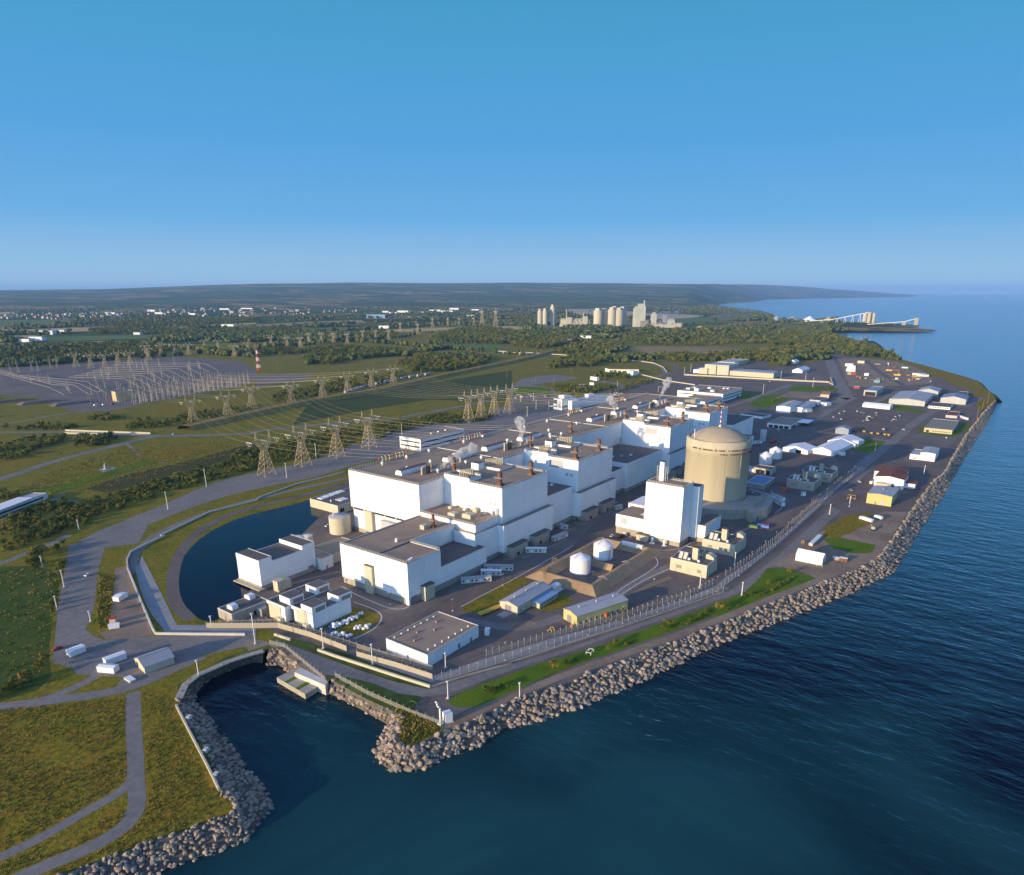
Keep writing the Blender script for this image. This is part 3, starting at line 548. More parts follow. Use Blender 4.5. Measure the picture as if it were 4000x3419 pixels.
# inside the plant: drives, islands and verges
ribbon('road', [(239.3,296.1),(238,277.1),(237.7,260.1),(238.2,253.1),(243.3,248.3),(253.6,249.2),(279.8,250.1),(309,251.2)]+[(313,240.8),(327.5,240.1),(345.4,235.8),(367,233)]+[(418.7,247.7),(438.6,248.2),(455.8,246.5),(471.8,247.6)], 12, ASPH)
sheet('verge', [(260.4,229.3),(297.3,230.7),(306.9,230.8),(316.4,226.8),(313.2,219.9),(296.4,219.2),(280.7,216.7),(270.2,214),(260.4,218.3),(256.8,225)], ROUGH, rough_edge=.6)
sheet('verge', [(281.6,196.5),(288.3,196.6),(301.1,194.6),(310.5,193.7),(309.3,189.3),(304.5,184),(293.5,183.9),(284.8,188.4)], ROUGH, rough_edge=.6)
ribbon('road', [(249.9,220.3),(252.2,210.3),(255.5,195.7),(263.4,184.8),(276.4,180.5),(284.5,178.1)], 6.5, ASPH2)
sheet('pavement', [(264.7,207.9),(272.4,207.3),(272,202.4),(264.1,202.5)], STRIP)
sheet('verge', [(258.6,199.8),(268.5,191.3),(271.8,185.2),(265.8,183.2),(257.4,191.5)], DIRT)
ribbon('road', [(324,168.5),(339.8,168.2),(362,166.2),(383.4,161.3),(405.6,160.3),(436.7,160.6)], 7, ASPH2)
for q in ([(421.8,257.1),(429.4,257.2),(440.2,256.8),(450.9,251.4),(449.6,247.6),(440.9,245),(424,247.1),(420.6,251.8)], [(337.2,260.3),(338.4,253.3),(349.8,251),(348.9,246.9),(334.1,248.7),(330.8,253.2)], [(365.1,252.5),(378.6,251.6),(380.4,246.3),(366.5,247.8)], [(400.4,259.4),(410.1,252.8),(411.8,247.2),(403.1,249.2)]):
    sheet('verge', q, DIRT)
sheet('pavement', [(344.2,250.6),(352.2,247.8),(376.4,242.9),(388.8,243.8),(390.9,240.8),(356.9,241.2),(339.3,244.2)], ASPH2)
sheet('yard', [(200.4,272.7),(226.2,277.7),(226.9,269.4),(228.8,261.3),(223.9,254),(211.6,249.1),(202,251.2)], ROUGH, rough_edge=.4)
ribbon('kerb_strip', [(230.7,282.9),(231,271.1),(230.6,262.5),(226.7,255.3),(218.2,249.9),(209.8,248.4),(201.2,249.1)], .7, CONC_L)
ribbon('kerb_strip', [(238.8,304),(241.7,304.9),(238.7,294.5),(237.1,276.1),(236.5,259.7),(239.9,254),(244.4,253.1)], .6, CONC_L)
ribbon('kerb_strip', [(261.2,230),(280.3,230.1),(299.9,229.4),(317.7,229.6),(342,230.1),(362.9,230.4),(380.6,231.3)], .6, CONC_L)
ribbon('kerb_strip', [(390.9,205),(404.7,197.1),(397.9,181.3),(388,171),(376.4,167.8),(340.4,170.1),(325.4,169.3)], .6, CONC_L)
ribbon('kerb_strip', [(320,166.4),(351.9,165.6),(374.2,161.5),(381.7,160.5)], .6, CONC_L)
ribbon('kerb_strip', [(407.2,189.9),(405.7,179.3),(414.7,170.6),(431.3,168),(445.7,167.5)], .6, CONC_L)
sheet('verge', [(332.4,162.2),(351.2,160.9),(369.6,155.7),(368,152.1),(347.9,157.1)], DIRT, rough_edge=.5)
sheet('pavement', [(328.9,161.8),(347.9,157.1),(368,152.1),(371.5,138.6),(352.3,140.2),(331.4,145.7),(318.1,154.2)], DIRT_D)
sheet('verge', [(469.8,142.4),(489.8,131.3),(481.9,125.8),(449.7,128),(441.5,132)], DIRT_D)
ribbon('kerb_strip', [(599.8,164.2),(590.9,160.7),(568.9,145.9),(555.3,141.2),(535.6,141.6)], .6, CONC_L)
ribbon('road', [(601.2,157),(575.6,141.5),(556.8,134.6),(534.5,134.4),(513.4,138.6)], 6, ASPH)
# shore side: patrol strip, perimeter road, grass bank, track
sheet('strip', [(192.3,236.2),(198.6,193)]+[(225.5,183.4),(261.8,168.7),(299.5,150.4),(348.3,132.9),(373.4,127.3)]+[(388.4,127),(427.4,123.6),(467.9,121.6),(518.5,122),(586.3,121.9)]+[(580.4,125.4),(671.6,122.3),(729.8,118.6),(744.1,119.6),(733.8,113.1),(657.4,118.4),(572.7,121.9)]+[(593.4,117.5),(512,117.8),(459.4,118.3),(415.5,120.4),(371,122.6),(362.2,124)]+[(342,130.3),(294.3,147.6),(253.6,163.3),(219.1,178.3)]+[(194,188.8),(189.9,233.4)], STRIP)
sheet('road', [(178,281.1),(178.7,269.3),(180.3,250.5),(182.3,226.5),(184.8,204.9),(189.4,186.6)]+[(215.8,175.7),(256.7,157.4),(290.2,145.5),(337.8,128.5),(363.5,119.5)]+[(370.6,117.8),(411,114),(445.8,112),(501.5,111.1),(583.4,110)]+[(582.2,118.1),(655.4,115.5),(724,113),(742.7,107.6),(689.9,109.1),(632.6,113.9),(585.1,114.2)]+[(574.8,101.4),(501.2,103.3),(444.3,107.3),(411.7,110.1),(370.9,109.4)]+[(371.3,111.9),(322.2,129.7),(286.2,143.3),(253.3,155.3),(210.8,171.7)]+[(200.4,174.8),(191.9,178.1),(183.7,184.9),(179.3,195.4),(178.5,210.1),(174.6,226),(170.7,233.2),(169.8,243.6),(173.2,252.4),(175.1,272.1)], ASPH2)
sheet('lawn', [(189,174.1),(193.4,174.5),(199.5,172.7),(207.6,170.1)]+[(208.6,169.9),(236.5,159.7),(265.1,147),(300.5,135.1),(338.9,121.1),(366.7,111.9)]+[(374.4,109.9),(397.8,109.7),(416.7,110.9),(423,103.8),(423.2,95.8),(419.3,83.2),(414.7,83),(385.7,91.7),(356.5,101.4),(331,110.7)]+[(334.3,111.6),(297.1,125.9),(271.5,135.5),(248.3,144.6),(225.5,152.1),(196,159.9)]+[(203.1,156.3),(192.5,161.4),(188,165),(186.3,169.6),(187.2,172.5)], LAWN, rough_edge=.5)
sheet('yard', [(417.3,113.2),(434.7,108.7),(478.6,105),(505.9,102.9),(561.1,84),(589.7,73.3),(601.1,57.7),(541.7,58),(476.2,58.3),(447.2,65.9),(413.1,80.1),(419.5,82.9),(425.1,96.3),(424.8,104.4)], DIRT)
sheet('verge', [(495.4,97.3),(505.2,87.7),(502.7,64.3),(487.8,63),(476.4,71.8),(479.7,85)], LAWN, rough_edge=1)
sheet('verge', [(523.9,100.6),(559.9,95.3),(581.8,82.5),(573,77.4),(550.3,76),(522.7,83.4),(501.1,88.1),(499.7,97)], MEADOW, rough_edge=1)
sheet('verge', [(170.7,188.2),(173.9,187),(173.7,179.6),(173,165.9),(172.3,161.3),(164.1,163),(157.9,164.3),(154,165.7),(154.2,169.9),(155.9,172.9),(160.4,174.8),(165.8,177.1),(168.4,180.8)], ROUGH, rough_edge=.4)
ribbon('track', [(173,164.5),(177.1,161.6),(189.7,159.1),(206.8,154.4)]+[(221.9,149.7),(266.4,132.8),(308.7,116.2),(350.4,102.4)]+[(365.2,98),(404.1,84.1),(437.6,72.9),(476.7,61)], 5, DIRT)
sheet('gravel', [(162.9,280.5),(172.3,278.1),(172.5,270.5),(171.6,262.5),(170,252.8),(167.5,245.9),(167.6,227.7),(171.4,234.1),(169.8,243.6),(174.6,254.3),(174.6,266.6),(173.9,284.5),(167.7,291.9)], DIRT)
DARKM = ground_mat('dark_meadow', [(.085,.065,.022),(.06,.062,.016),(.11,.085,.03)], .04, .5, .3)
sheet('meadow', [(249.7,653.7),(291,673.7),(335.4,678.9),(379.7,687.2),(423.4,699.2),(453,703.3),(422.5,658.3),(362.3,646.4),(308.1,638.7),(268.9,627.3),(253.7,628.1)], DARKM, rough_edge=1.5)
sheet('lawn', [(221.1,686.2),(249.9,688.6),(294.4,705.4),(339.5,723.2),(340.6,703.1),(296.7,685.8),(257.3,671.3),(238.9,661.7),(222.1,658.5)], LAWN, rough_edge=1.5)
sheet('meadow', [(356.4,769.8),(386.3,760.9),(421.9,746),(437.5,736.2),(365.2,697.5),(340.8,693.7),(338.5,734.1)], MEADOW, rough_edge=1.5)  # brightly lit stretch of grass, its light put into the golden colour
sheet('meadow', [(242.6,828.5),(272.5,834.4),(299.9,847.3),(296.2,831.7),(261,803.2),(234.5,804.4)], MEADOW, rough_edge=1)
sheet('meadow', [(504.6,1051.6),(582.1,1047.8),(675.9,1058),(651.4,996.7),(565.2,968.5),(493.8,992.1)], MEADOW, rough_edge=2)
sheet('meadow', [(704.2,924.9),(826.2,929.5),(1006.5,919.3),(1246.8,927.4),(883.1,657),(815.2,772.6),(689.8,778.8),(550.9,766.8)], ground_mat('green_meadow', [(.045,.07,.017),(.06,.08,.02),(.075,.08,.022)], .02, .3, .25))
# fields beyond the switchyard
for pts, m in (([(1171.2,4055),(1318,3760),(1513.9,3781.3),(1726.3,3593.3),(1645.3,3404.4),(1413.5,3365.8),(1246.4,3432.8),(1013.9,3526)], TANF), ([(956.3,3332.5),(1134.1,3248.3),(1190.7,3212.4),(1125.5,3074.6),(899.8,3142.6)], TANF), ([(836.5,2929.7),(1021,2727),(1190.1,2654.2),(1273.6,2517.6),(1177.7,2412.1),(1050.4,2519.6),(786.7,2762.5)], BROWNF), ([(1143.1,3076.2),(1335.9,2971.4),(1485.5,2878.7),(1361.3,2651.2),(1179.7,2724.2),(1042.4,2802.5)], GREENF), ([(1536.9,5284.3),(1841.7,5030.4),(1985.8,4832.7),(1691.9,4216.7),(1212.8,4194.6)], GREENF), ([(2000.3,3550.3),(2373.9,3543.2),(2281.8,3407.1),(1947.2,3290.2)], TANF), ([(2217.2,7571),(2507,7173.4),(2297.4,6557.4),(1865.2,6387.6)], TANF), ([(2238.4,3342.9),(2609.6,3416.1),(2995.3,3380.7),(2738.9,3042.2),(2430.5,3031),(2130.4,3081),(2117.3,3163.8)], mat('gold_field',(.30,.24,.07),(.24,.19,.06),.004,.95)), ([(2291.4,2424.1),(2568.7,2333.7),(2920.9,2171.8),(2547.6,1894.3),(2410.8,2116.8),(2195.8,2209.8),(2182.8,2310)], TANF), ([(2132.3,2832.7),(2350.5,2736.7),(2208.1,2538.4),(1945.5,2553.2)], GREENF), ([(1752.9,1622.7),(1886.3,1439.7),(1684.2,1281),(1599.6,1358.5),(1659.4,1520.8)], GREENF), ([(2136.3,2164.8),(2254.5,2049.3),(2065.2,1943.1),(2031.2,2058.9)], MEADOW), ([(60722.7,53159.2),(46339.4,34444.7),(27636.1,20542.6),(27887.2,24417.2)], TANF), ([(25856,27204.8),(59115.8,55364.5),(38261.9,35597.6),(20090.3,21072.1)], TANF), ([(2920.9,2171.8),(2846.4,2056.1),(2536,1825.2),(2468.5,1835.5)], TANF), ([(67166.4,44316),(70299.9,40015.6),(32363.3,18274.3),(20563.1,12444.6),(20035.6,13168.5)], TANF), ([(17525.5,12346.2),(20563.1,12444.6),(14224.6,8154.5),(10280.7,6856)], GREENF), ([(14681.9,7526.8),(20638.1,8074.6),(14609,5577.8),(11271.7,5496)], GREENF), ([(4694.9,1851.3),(5916.7,2174.7),(5719.8,1860.6),(4660.9,1512.8),(4152.9,1536.7)], mat('spoil_heap_grass',(.17,.15,.05),(.10,.11,.035),.01,.95)), ([(2358.4,1282.8),(2407.2,1215.8),(2273.6,1167.1),(2209.2,1201.2)], MEADOW), ([(4080.7,1957.7),(4690,1858.1),(4066.5,1504.3),(3539.1,1438.5),(3475.9,1644.6)], GREENF), ([(1092,1648.1),(1158.7,1556.5),(1046.5,1385.2),(901.4,1278.7),(870.7,1320.9)], ROUGH), ([(1516,1127.5),(1638.1,1090.1),(1632.6,967.6),(1515.8,842),(1521.9,732.8),(1421.6,645.4),(1278.4,613.8),(1196.8,625.6),(1236.4,743.1),(1239.5,814.8),(1162,826.8),(1087.1,808.7)], ROUGH)):
    sheet('field', pts, m)
# railway bank: a long ridge from the left towards the bridge
mb = MB(); A = [(447.1,851.5),(662.3,904.1),(844.4,918),(1067.6,974.6),(1401,1042)]+[(1570.2,1084.8),(1713.4,1127.5)]; vs = []
for i,(x,y) in enumerate(A):
    a = A[max(0,i-1)]; b = A[min(len(A)-1,i+1)]; d = math.dist(a,b); nx, ny = -(b[1]-a[1])/d, (b[0]-a[0])/d
    for off,z in ((-20,-.2),(-11,5),(3,5.2),(9,-.2)): vs.append((x+nx*off, y+ny*off, z))
mb.add(vs, [(4*i+j,4*i+4+j,4*i+5+j,4*i+1+j) for i in range(len(A)-1) for j in range(3)]); mb.f = [f[::-1] for f in mb.f]
part('embankment', mb, ground_mat('sunlit_bank', [(.22,.15,.045),(.30,.20,.06),(.16,.13,.035)], .03, .3, .3))['kind'] = 'structure'  # golden base colour carries the sunlight on the ridge
# hills along the skyline
prof = [(-400,10),(0,2),(200,3.5),(518,13.6),(700,15.5),(1036,16.2),(1300,15),(1554,12),(1640,7.5),(1700,3),(1800,-3),(1860,-6.5),(1890,-9)]
mb = MB(); NA, NR = 150, 14; vs = []
for i in range(NA):
    x = -400+2290*i/(NA-1); az = CAM_AZ-math.degrees(math.atan((x-1050)/1474)); 
    for (xa,ya),(xb,yb) in zip(prof, prof[1:]):
        if xa <= x <= xb: t = (x-xa)/(xb-xa); hp = ya+(yb-ya)*t
    r0 = 6100 if x < 1400 else 6100+(x-1400)/150*9900 if x < 1550 else 16500+(x-1550)*30
    r1 = r0+12500; Hh = CAM_H+hp/1474*r1
    c, s_ = math.cos(R(az)), math.sin(R(az))
    for j in range(NR):
        t = j/(NR-1); r = r0+(r1-r0)*t; e = t*t*(3-2*t)
        nz = noise.fractal(Vector((c*r*.0004, s_*r*.0004, 3)), 1, 2, 5)
        z = Hh*e+nz*42*e*(1-t*.75)-8*(1-e); vs.append((c*r, s_*r, z))
    vs.append((c*(r1+4000), s_*(r1+4000), -20))
K = NR+1
mb.add(vs, [(i*K+j, i*K+j+1, (i+1)*K+j+1, (i+1)*K+j) for i in range(NA-1) for j in range(K-1)], 0, True)
mb.f = [f[::-1] for f in mb.f]
part('hills', mb, COUNTRY)['kind'] = 'structure'

# ------------------------------------------------------------------ building kit (local frame: x along the lake side, y inland)
def opening(th, wall, face, u, z, w_, h_, kind, F, sub=None):
    """door, window or louvre standing 4 cm proud of a wall face"""
    _, _, _, l1, l2, _ = F; t = .07
    def bx(mb, a, b, c, d, off, mi):
        if face == 'W': mb.box(-off-.0, a, c, -off+.06 if False else .02, b, d, mi)
        if face == 'S': mb.box(a, -off, c, b, .02, d, mi)
        if face == 'E': mb.box(l2-.02, a, c, l2+off, b, d, mi)
        if face == 'N': mb.box(a, l1-.02, c, b, l1+off, d, mi)
    if kind == 'win':
        f = MB(); bx(f, u-w_/2-.12, u+w_/2+.12, z-.12, z+h_+.12, .05, 0); fo = part('window', f, WHITE, th)
        g_ = MB(); bx(g_, u-w_/2, u+w_/2, z, z+h_, .08, 0); part('pane', g_, GLASS, fo)
    elif kind == 'dark': f = MB(); bx(f, u-w_/2, u+w_/2, z, z+h_, .05, 0); part('opening', f, BLACK, th)
    elif kind == 'strip': f = MB(); bx(f, u-w_/2, u+w_/2, z, z+h_, .06, 0); part('window_strip', f, GLASS, th)
    elif kind == 'door':
        f = MB(); bx(f, u-w_/2, u+w_/2, z, z+h_, .06, 0); d = part('door', f, DOOR, th)
        k = MB(); bx(k, u+w_*.3, u+w_*.3+.12, z+h_*.45, z+h_*.5, .12, 0); part('handle', k, STEEL, d)
    elif kind == 'louvre':
        f = MB(); bx(f, u-w_/2, u+w_/2, z, z+h_, .06, 0)
        for i in range(5): bx(f, u-w_/2, u+w_/2, z+h_*(i+.1)/5, z+h_*(i+.55)/5, .14, 0)
        part('louvre', f, STEEL_D, th)
    elif kind == 'panel': f = MB(); bx(f, u-w_/2, u+w_/2, z, z+h_, .05, 0); part('wall_panel', f, G_SIDING, th)
    elif kind == 'shutter':
        f = MB(); bx(f, u-w_/2, u+w_/2, z, z+h_, .06, 0); part('roller_door', f, DOOR, th)
def building(name, label, F, wall=None, roof=None, kind='flat', rise=1.5, axis='x', base=None, base_h=0, ops=(), cat='building', coping=None, vents=0, over=.35, z0=0):
    bx, by, ang, l1, l2, h = F; wall = wall or W_SIDING; roof = roof or GRAVEL_ROOF
    th = thing(name, label, cat, (bx,by,z0), ang-90)
    if l2 < 0: l2 = -l2
    F = (bx,by,ang,l1,l2,h)
    top = h-.45 if kind == 'flat' else h
    mb = MB()
    if base_h: part('base_wall', MB().box(.1,.1,0,l2-.1,l1-.1,base_h), base or CONC, th)
    mb.box(0,0,base_h,l2,l1,top, cap=False)
    if kind == 'gable':
        if axis == 'x':
            for x in (0,l2): mb.add([(x,0,h),(x,l1,h),(x,l1/2,h+rise)], [(0,1,2) if x else (0,2,1)])
        else:
            for y in (0,l1): mb.add([(0,y,h),(l2,y,h),(l2/2,y,h+rise)], [(0,1,2) if y == 0 else (0,2,1)])
    part('wall', mb, wall, th)
    if kind == 'flat':
        ro = part('roof', MB().box(.3,.3,h-.5,l2-.3,l1-.3,h-.32), roof, th)
        p = MB(); t = .32
        p.box(-.05,-.05,top,l2+.05,t,h).box(-.05,l1-t,top,l2+.05,l1+.05,h).box(-.05,t,top,t,l1-t,h).box(l2-t,t,top,l2+.05,l1-t,h)
        part('parapet', p, coping or CONC_L, th)
    else:
        r = MB(); o = over; th_ = .18
        if axis == 'x':
            k = rise/(l1/2); prof = [(-o,h-o*k),(l1/2,h+rise),(l1+o,h-o*k),(l1+o,h-o*k+th_),(l1/2,h+rise+th_),(-o,h-o*k+th_)]
            r.extr(prof, 0, -o, l2+o)
        else:
            k = rise/(l2/2); prof = [(-o,h-o*k),(l2/2,h+rise),(l2+o,h-o*k),(l2+o,h-o*k+th_),(l2/2,h+rise+th_),(-o,h-o*k+th_)]
            r.extr(prof, 1, -o, l1+o)
        ro = part('roof', r, roof, th)
        fl = MB()
        if axis == 'x': fl.box(-o, l1/2-.3, h+rise+th_-.08, l2+o, l1/2+.3, h+rise+th_+.06)
        else: fl.box(l2/2-.3, -o, h+rise+th_-.08, l2/2+.3, l1+o, h+rise+th_+.06)
        part('ridge_cap', fl, roof, ro)
    for i in range(vents):
        v = MB(); t = (i+.5)/vents
        if kind == 'flat': x, y, z = l2*t, l1*(.35+.3*(i % 2)), h-.35
        elif axis == 'x': x, y, z = l2*t, l1/2, h+rise
        else: x, y, z = l2/2, l1*t, h+rise
        v.cyl(x,y,z,z+.9,.28,10).lathe([(.55,z+.8),(.55,z+1.0),(.1,z+1.35)],x,y,10)
        part('roof_vent', v, STEEL, ro)
    for op in ops:
        if len(op) > 6:                      # a row: face, u0, u1, n, z, w, h, kind
            f,u0,u1,n_,z,w_,h_,k = op
            for i in range(n_): opening(th, None, f, u0+(u1-u0)*i/max(1,n_-1), z, w_, h_, k, F)
        else: opening(th, None, op[0], op[1], op[2], op[3], op[4], op[5], F)
    return th
def railing(parent, pts, z, h=1.1, step=2.4):
    """handrail along a roof edge: posts and two rails in one mesh"""
    mb = MB()
    for a,b in zip(pts, pts[1:]):
        L = math.dist(a,b); k = max(1, int(L/step))
        for i in range(k+1):
            x, y = a[0]+(b[0]-a[0])*i/k, a[1]+(b[1]-a[1])*i/k; mb.bar((x,y,z-.3),(x,y,z+h),.15)
        for zz in (z+h,z+h*.5): mb.bar((a[0],a[1],zz),(b[0],b[1],zz),.085)
    part('railing', mb, STEEL, parent, True)
def wbox(name, parent, m, x0, y0, z0, x1, y1, z1): return part(name, MB().box(x0,y0,z0,x1,y1,z1), m, parent, True)
def rim(name, parent, m, x0, y0, x1, y1, z, hh=.5, t=.45):
    mb = MB().box(x0,y0,z,x1,y0+t,z+hh).box(x0,y1-t,z,x1,y1,z+hh).box(x0,y0+t,z,x0+t,y1-t,z+hh).box(x1-t,y0+t,z,x1,y1-t,z+hh)
    return part(name, mb, m, parent, True)
def stack(parent, x, y, z, h, r, plat=True):
    """rusty steel exhaust stack with collar, ladder and platform"""
    mb = MB().frus((x-r*1.5,y-r*1.5,x+r*1.5,y+r*1.5), z, (x-r*1.05,y-r*1.05,x+r*1.05,y+r*1.05), z+h*.18)
    mb.lathe([(r*.86,z+h*.15),(r*.86,z+h*.5),(r,z+h*.52),(r,z+h*.72),(r*.95,z+h*.74),(r*.95,z+h),(r*.8,z+h),(r*.8,z+h-.6)], x, y, 18)
    s = part('exhaust_stack', mb, BROWN_STEEL, parent, True)
    if plat:
        p = MB(); q = r*1.75; zz = z+h*.56
        p.box(x-q,y-q,zz,x+q,y+q,zz+.12)
        for dx,dy in ((-q,-q),(q,-q),(q,q),(-q,q)): p.bar((x+dx,y+dy,zz),(x+dx,y+dy,zz+1.1),.07)
        for a,b in (((-q,-q),(q,-q)),((q,-q),(q,q)),((q,q),(-q,q)),((-q,q),(-q,-q))): p.bar((x+a[0],y+a[1],zz+1.1),(x+b[0],y+b[1],zz+1.1),.06)
        p.bar((x+r*1.2,y-r*.3,z),(x+r*1.2,y-r*.3,zz),.07).bar((x+r*1.2,y+r*.3,z),(x+r*1.2,y+r*.3,zz),.07)
        for i in range(7): p.bar((x+r*1.2,y-r*.3,z+i*h*.08),(x+r*1.2,y+r*.3,z+i*h*.08),.05)
        part('platform', p, STEEL, s, True)
    return s
def pipe(parent, x, y, z, h, r=.32, m=None, bend=True):
    mb = MB().cyl(x,y,z,z+h,r,9)
    if bend: mb.cyl(x,y,z+h,z+h+.25,r*1.3,9)
    return part('vent_pipe', mb, m or TANPIPE, parent, True)

# ------------------------------------------------------------------ turbine hall
hall = thing('turbine_hall', 'very long white turbine hall under a brown gravel roof, tallest block nearest the power lines', 'power hall', (313,309,0))
part('wall', MB().box(313,309,18.5,788,377.5,45,cap=False).add([(313,309,18.5),(788,309,18.5),(788,377.5,18.5),(313,377.5,18.5)], [(3,2,1,0)]), W_SIDING, hall, True)
wbox('lower_wall', hall, W_SIDING, 314.2,310,3,787,376.5,16.4)
wbox('base_wall', hall, CONC, 314.0,309.8,0,787.2,376.7,3)
wbox('window_band', hall, GLASS, 315,311,16.4,786,375.5,18.5)
for i in range(7): wbox('mullion', hall, CREAM, 313.9,311+i*10.8,16.4,314.9,311.9+i*10.8,18.48)
wbox('stair_tower', hall, CREAM, 311.6,355,0,314.4,362.5,18.2)
an = wbox('annex', hall, G_SIDING, 311,328.5,8,313.6,345.5,14.5); an2 = part('red_notice', MB().box(310.9,331,10.4,311.0,333.2,12), RED, an, True)
railing(an, [(311,328.5),(311,345.5)], 14.5)
rf = wbox('roof', hall, GRAVEL_ROOF, 313.3,309.3,45,787.7,377.2,45.12)
rim('parapet', hall, CONC_L, 312.95,308.95,788.05,377.55,45.0,.45,.3)
railing(hall, [(313.2,309.2),(313.2,377.3)], 45.45)
railing(hall, [(313.2,377.3),(787.8,377.3)], 45.45, 1.3, 2.6)
railing(hall, [(313.4,309.2),(337,309.2)], 45.45)
for a,b in ((390,431),(483.5,594),(646.5,690)): railing(hall, [(a,309.2),(b,309.2)], 45.45)
for X in (405,500,567.5,662): wbox('roof_joint', rf, CONC_L, X-.45,310,45.1,X+.45,376.8,45.6)
for i,X in enumerate((324,372,418,465.5,580.6,629.3,677.6,726.5)):
    mb = MB(); prof = [(-3.1,45.1),(3.1,45.1),(3.1,46.6),(1.9,48.3),(-1.9,48.3),(-3.1,46.6)]
    mb.extr([(338.6+u,z) for u,z in prof], 0, X, X+27); mo = part('roof_monitor', mb, WHITE, rf, True)
    part('monitor_lid', MB().box(X+.6,336.4,48.3,X+26.6,340.8,48.55), BROWN_STEEL, mo, True)
    if i % 2 == 0:                          # cluster of tall vent pipes beside every other monitor
        for k in range(7): pipe(rf, X+10+k*1.7, 326.5+rnd.uniform(-.6,.6), 45.1, rnd.uniform(4.5,6.8), rnd.uniform(.45,.7), BROWN_STEEL if 2 < k < 6 else TANPIPE)
        for k in range(5): pipe(rf, X+24+k*1.6, 325.5, 45.1, 3.2, .3)
        part('pipe_rack', MB().box(X+9,325.0,48.2,X+22,325.3,48.5).box(X+9,328,48.2,X+22,328.3,48.5), STEEL_D, rf, True)
    else:
        for k in range(6): pipe(rf, X-14+k*4.3, 327+(k % 2)*3, 45.1, rnd.uniform(2.6,4.2), .38)
for x,y in ((337.7,369),(363,369.5),(389.2,371),(431.5,371.3),(457.6,372),(338.5,344.6),(363,345.2),(357.7,322.6),(345.5,321.8),(395,322.8),(389.5,345.1),(457,345),(376.6,322.5),(515,368.8),(514.4,341.5),(553.2,369.4),(507.7,323.8),(499,330),(452.6,323.2),(491,324.2),(621.7,372),(595.7,371.6),(718.5,372),(690.8,371.5),(654.7,324),(616.3,323.7),(560,340),(608,345.5),(660,350),(705,346)):
    part('roof_ventilator', MB().cyl(x,y,45.1,46,.55,12).lathe([(.9,45.9),(1.25,46.4),(1.25,46.9),(.9,47.5),(.35,47.8)],x,y,14), WHITE, rf, True)
for X in (341,600,697,434):                  # bent pipes along the inland edge, in rows of nine
    for k in range(9):
        x = X+k*3.6; part('edge_pipe', MB().cyl(x,376.1,45.1,48.6,.36,9).tube([(x,376.1,48.5),(x,377.2,49.0)],.36,0,8), TANPIPE if k % 4 else ORANGE, rf, True)
for x,y in ((357.8,317.4),(453.8,318.8),(524.4,324.3),(614.9,317.2),(712.9,317.1)): stack(rf, x, y, 45.1, 9.2, 1.25)

# ------------------------------------------------------------------ four reactor buildings
def reactor(X, label, lx0, lx1, panel):
    th = thing('reactor_building', label, 'reactor building', (X,259.3,0), 0, 'reactor buildings along the hall')
    W = 52.5; Y0, Y1 = 259.3, 308.9
    part('wall', MB().box(X,Y0,20,X+W,Y1,45.3,cap=False), W_SIDING, th, True)
    part('plinth_wall', MB().box(lx0,255.4,3.4,lx1,268,21.8,cap=False).box(lx0+.6,262,3.4,lx1-.6,300,20), W_SIDING, th, True)
    wbox('base_wall', th, CONC, lx0+.6,259.5,0,lx1-.8,300,3.4)
    part('ledge', MB().box(lx0+.2,255.6,21.5,lx1-.2,Y0-.05,21.7), DARK_ROOF, th, True)
    railing(th, [(lx0,255.6),(lx1,255.6)], 21.8, 1.1)
    rf = wbox('roof', th, GRAVEL_ROOF, X+.3,Y0+.3,45.2,X+W-.3,Y1-.3,45.35)
    rim('parapet', th, CONC_L, X-.05,Y0-.05,X+W+.05,Y1,45.3,.4,.3)
    railing(th, [(X+.2,287),(X+.2,Y0+.2),(X+W-.2,Y0+.2),(X+W-.2,Y1-4)], 45.7)
    # raised roof blocks at the back, the one in front ringed with cream pipes
    rb = part('roof_block', MB().box(X-.06,286.4,45.3,X+12.5,308.8,48,cap=False), W_SIDING, th, True)
    part('block_roof', MB().box(X+.2,286.7,46.9,X+12.2,308.5,47.1), DARK_ROOF, rb, True)
    railing(rb, [(X,308),(X,286.6),(X+12.3,286.6),(X+12.3,308)], 48, 1.0)
    for k in range(8): pipe(rb, X+3+k*1.15, 297-k*.6, 47, 4.4, .42)
    r2 = part('roof_block', MB().box(X+35.5,288.4,45.3,X+51,308.8,47,cap=False), W_SIDING, th, True)
    part('block_roof', MB().box(X+35.8,288.7,46.7,X+50.7,308.5,46.85), GRAVEL_ROOF, r2, True)
    for k in range(9): pipe(r2, X+38.5+k*1.2, 303-k*.9, 46.8, 4.6, .42)
    ch = wbox('plant_room', th, W_SIDING, X+28.5,302,45.35,X+35.2,308.6,50)
    part('plant_room_roof', MB().box(X+28.8,302.3,50,X+34.9,308.3,50.15), DARK_ROOF, ch, True)
    stack(th, X+5.5, 265.2, 45.35, 9.3, 1.55); stack(th, X+40.5, 265.2, 45.35, 9.3, 1.55)
    if panel: wbox('wall_panel', th, G_SIDING, X-.12,272.6,37.8,X+.05,285,43.5)
    for k in range(2): wbox('louvre', th, G_SIDING, X-.1,264+k*4,33,X+.05,266.2+k*4,35)
    # concrete service porches along the foot of the wall
    n_ = 2
    for k in range(n_):
        a = lx0+3+k*26; po = wbox('porch', th, CONC, a,250.6,0,a+17.5,259.4,7.3)
        part('porch_roof', MB().box(a-.3,250.3,7.3,a+17.8,255.2,7.6), DARK_ROOF, po, True)
        part('porch_opening', MB().box(a+5,250.45,.4,a+7.6,250.62,2.6), BLACK, po, True)
    for k in range(3): wbox('recess', th, BLACK, lx0+21+k*2.4,259.3,0,lx0+22.8+k*2.4,259.55,3.1)
    return th
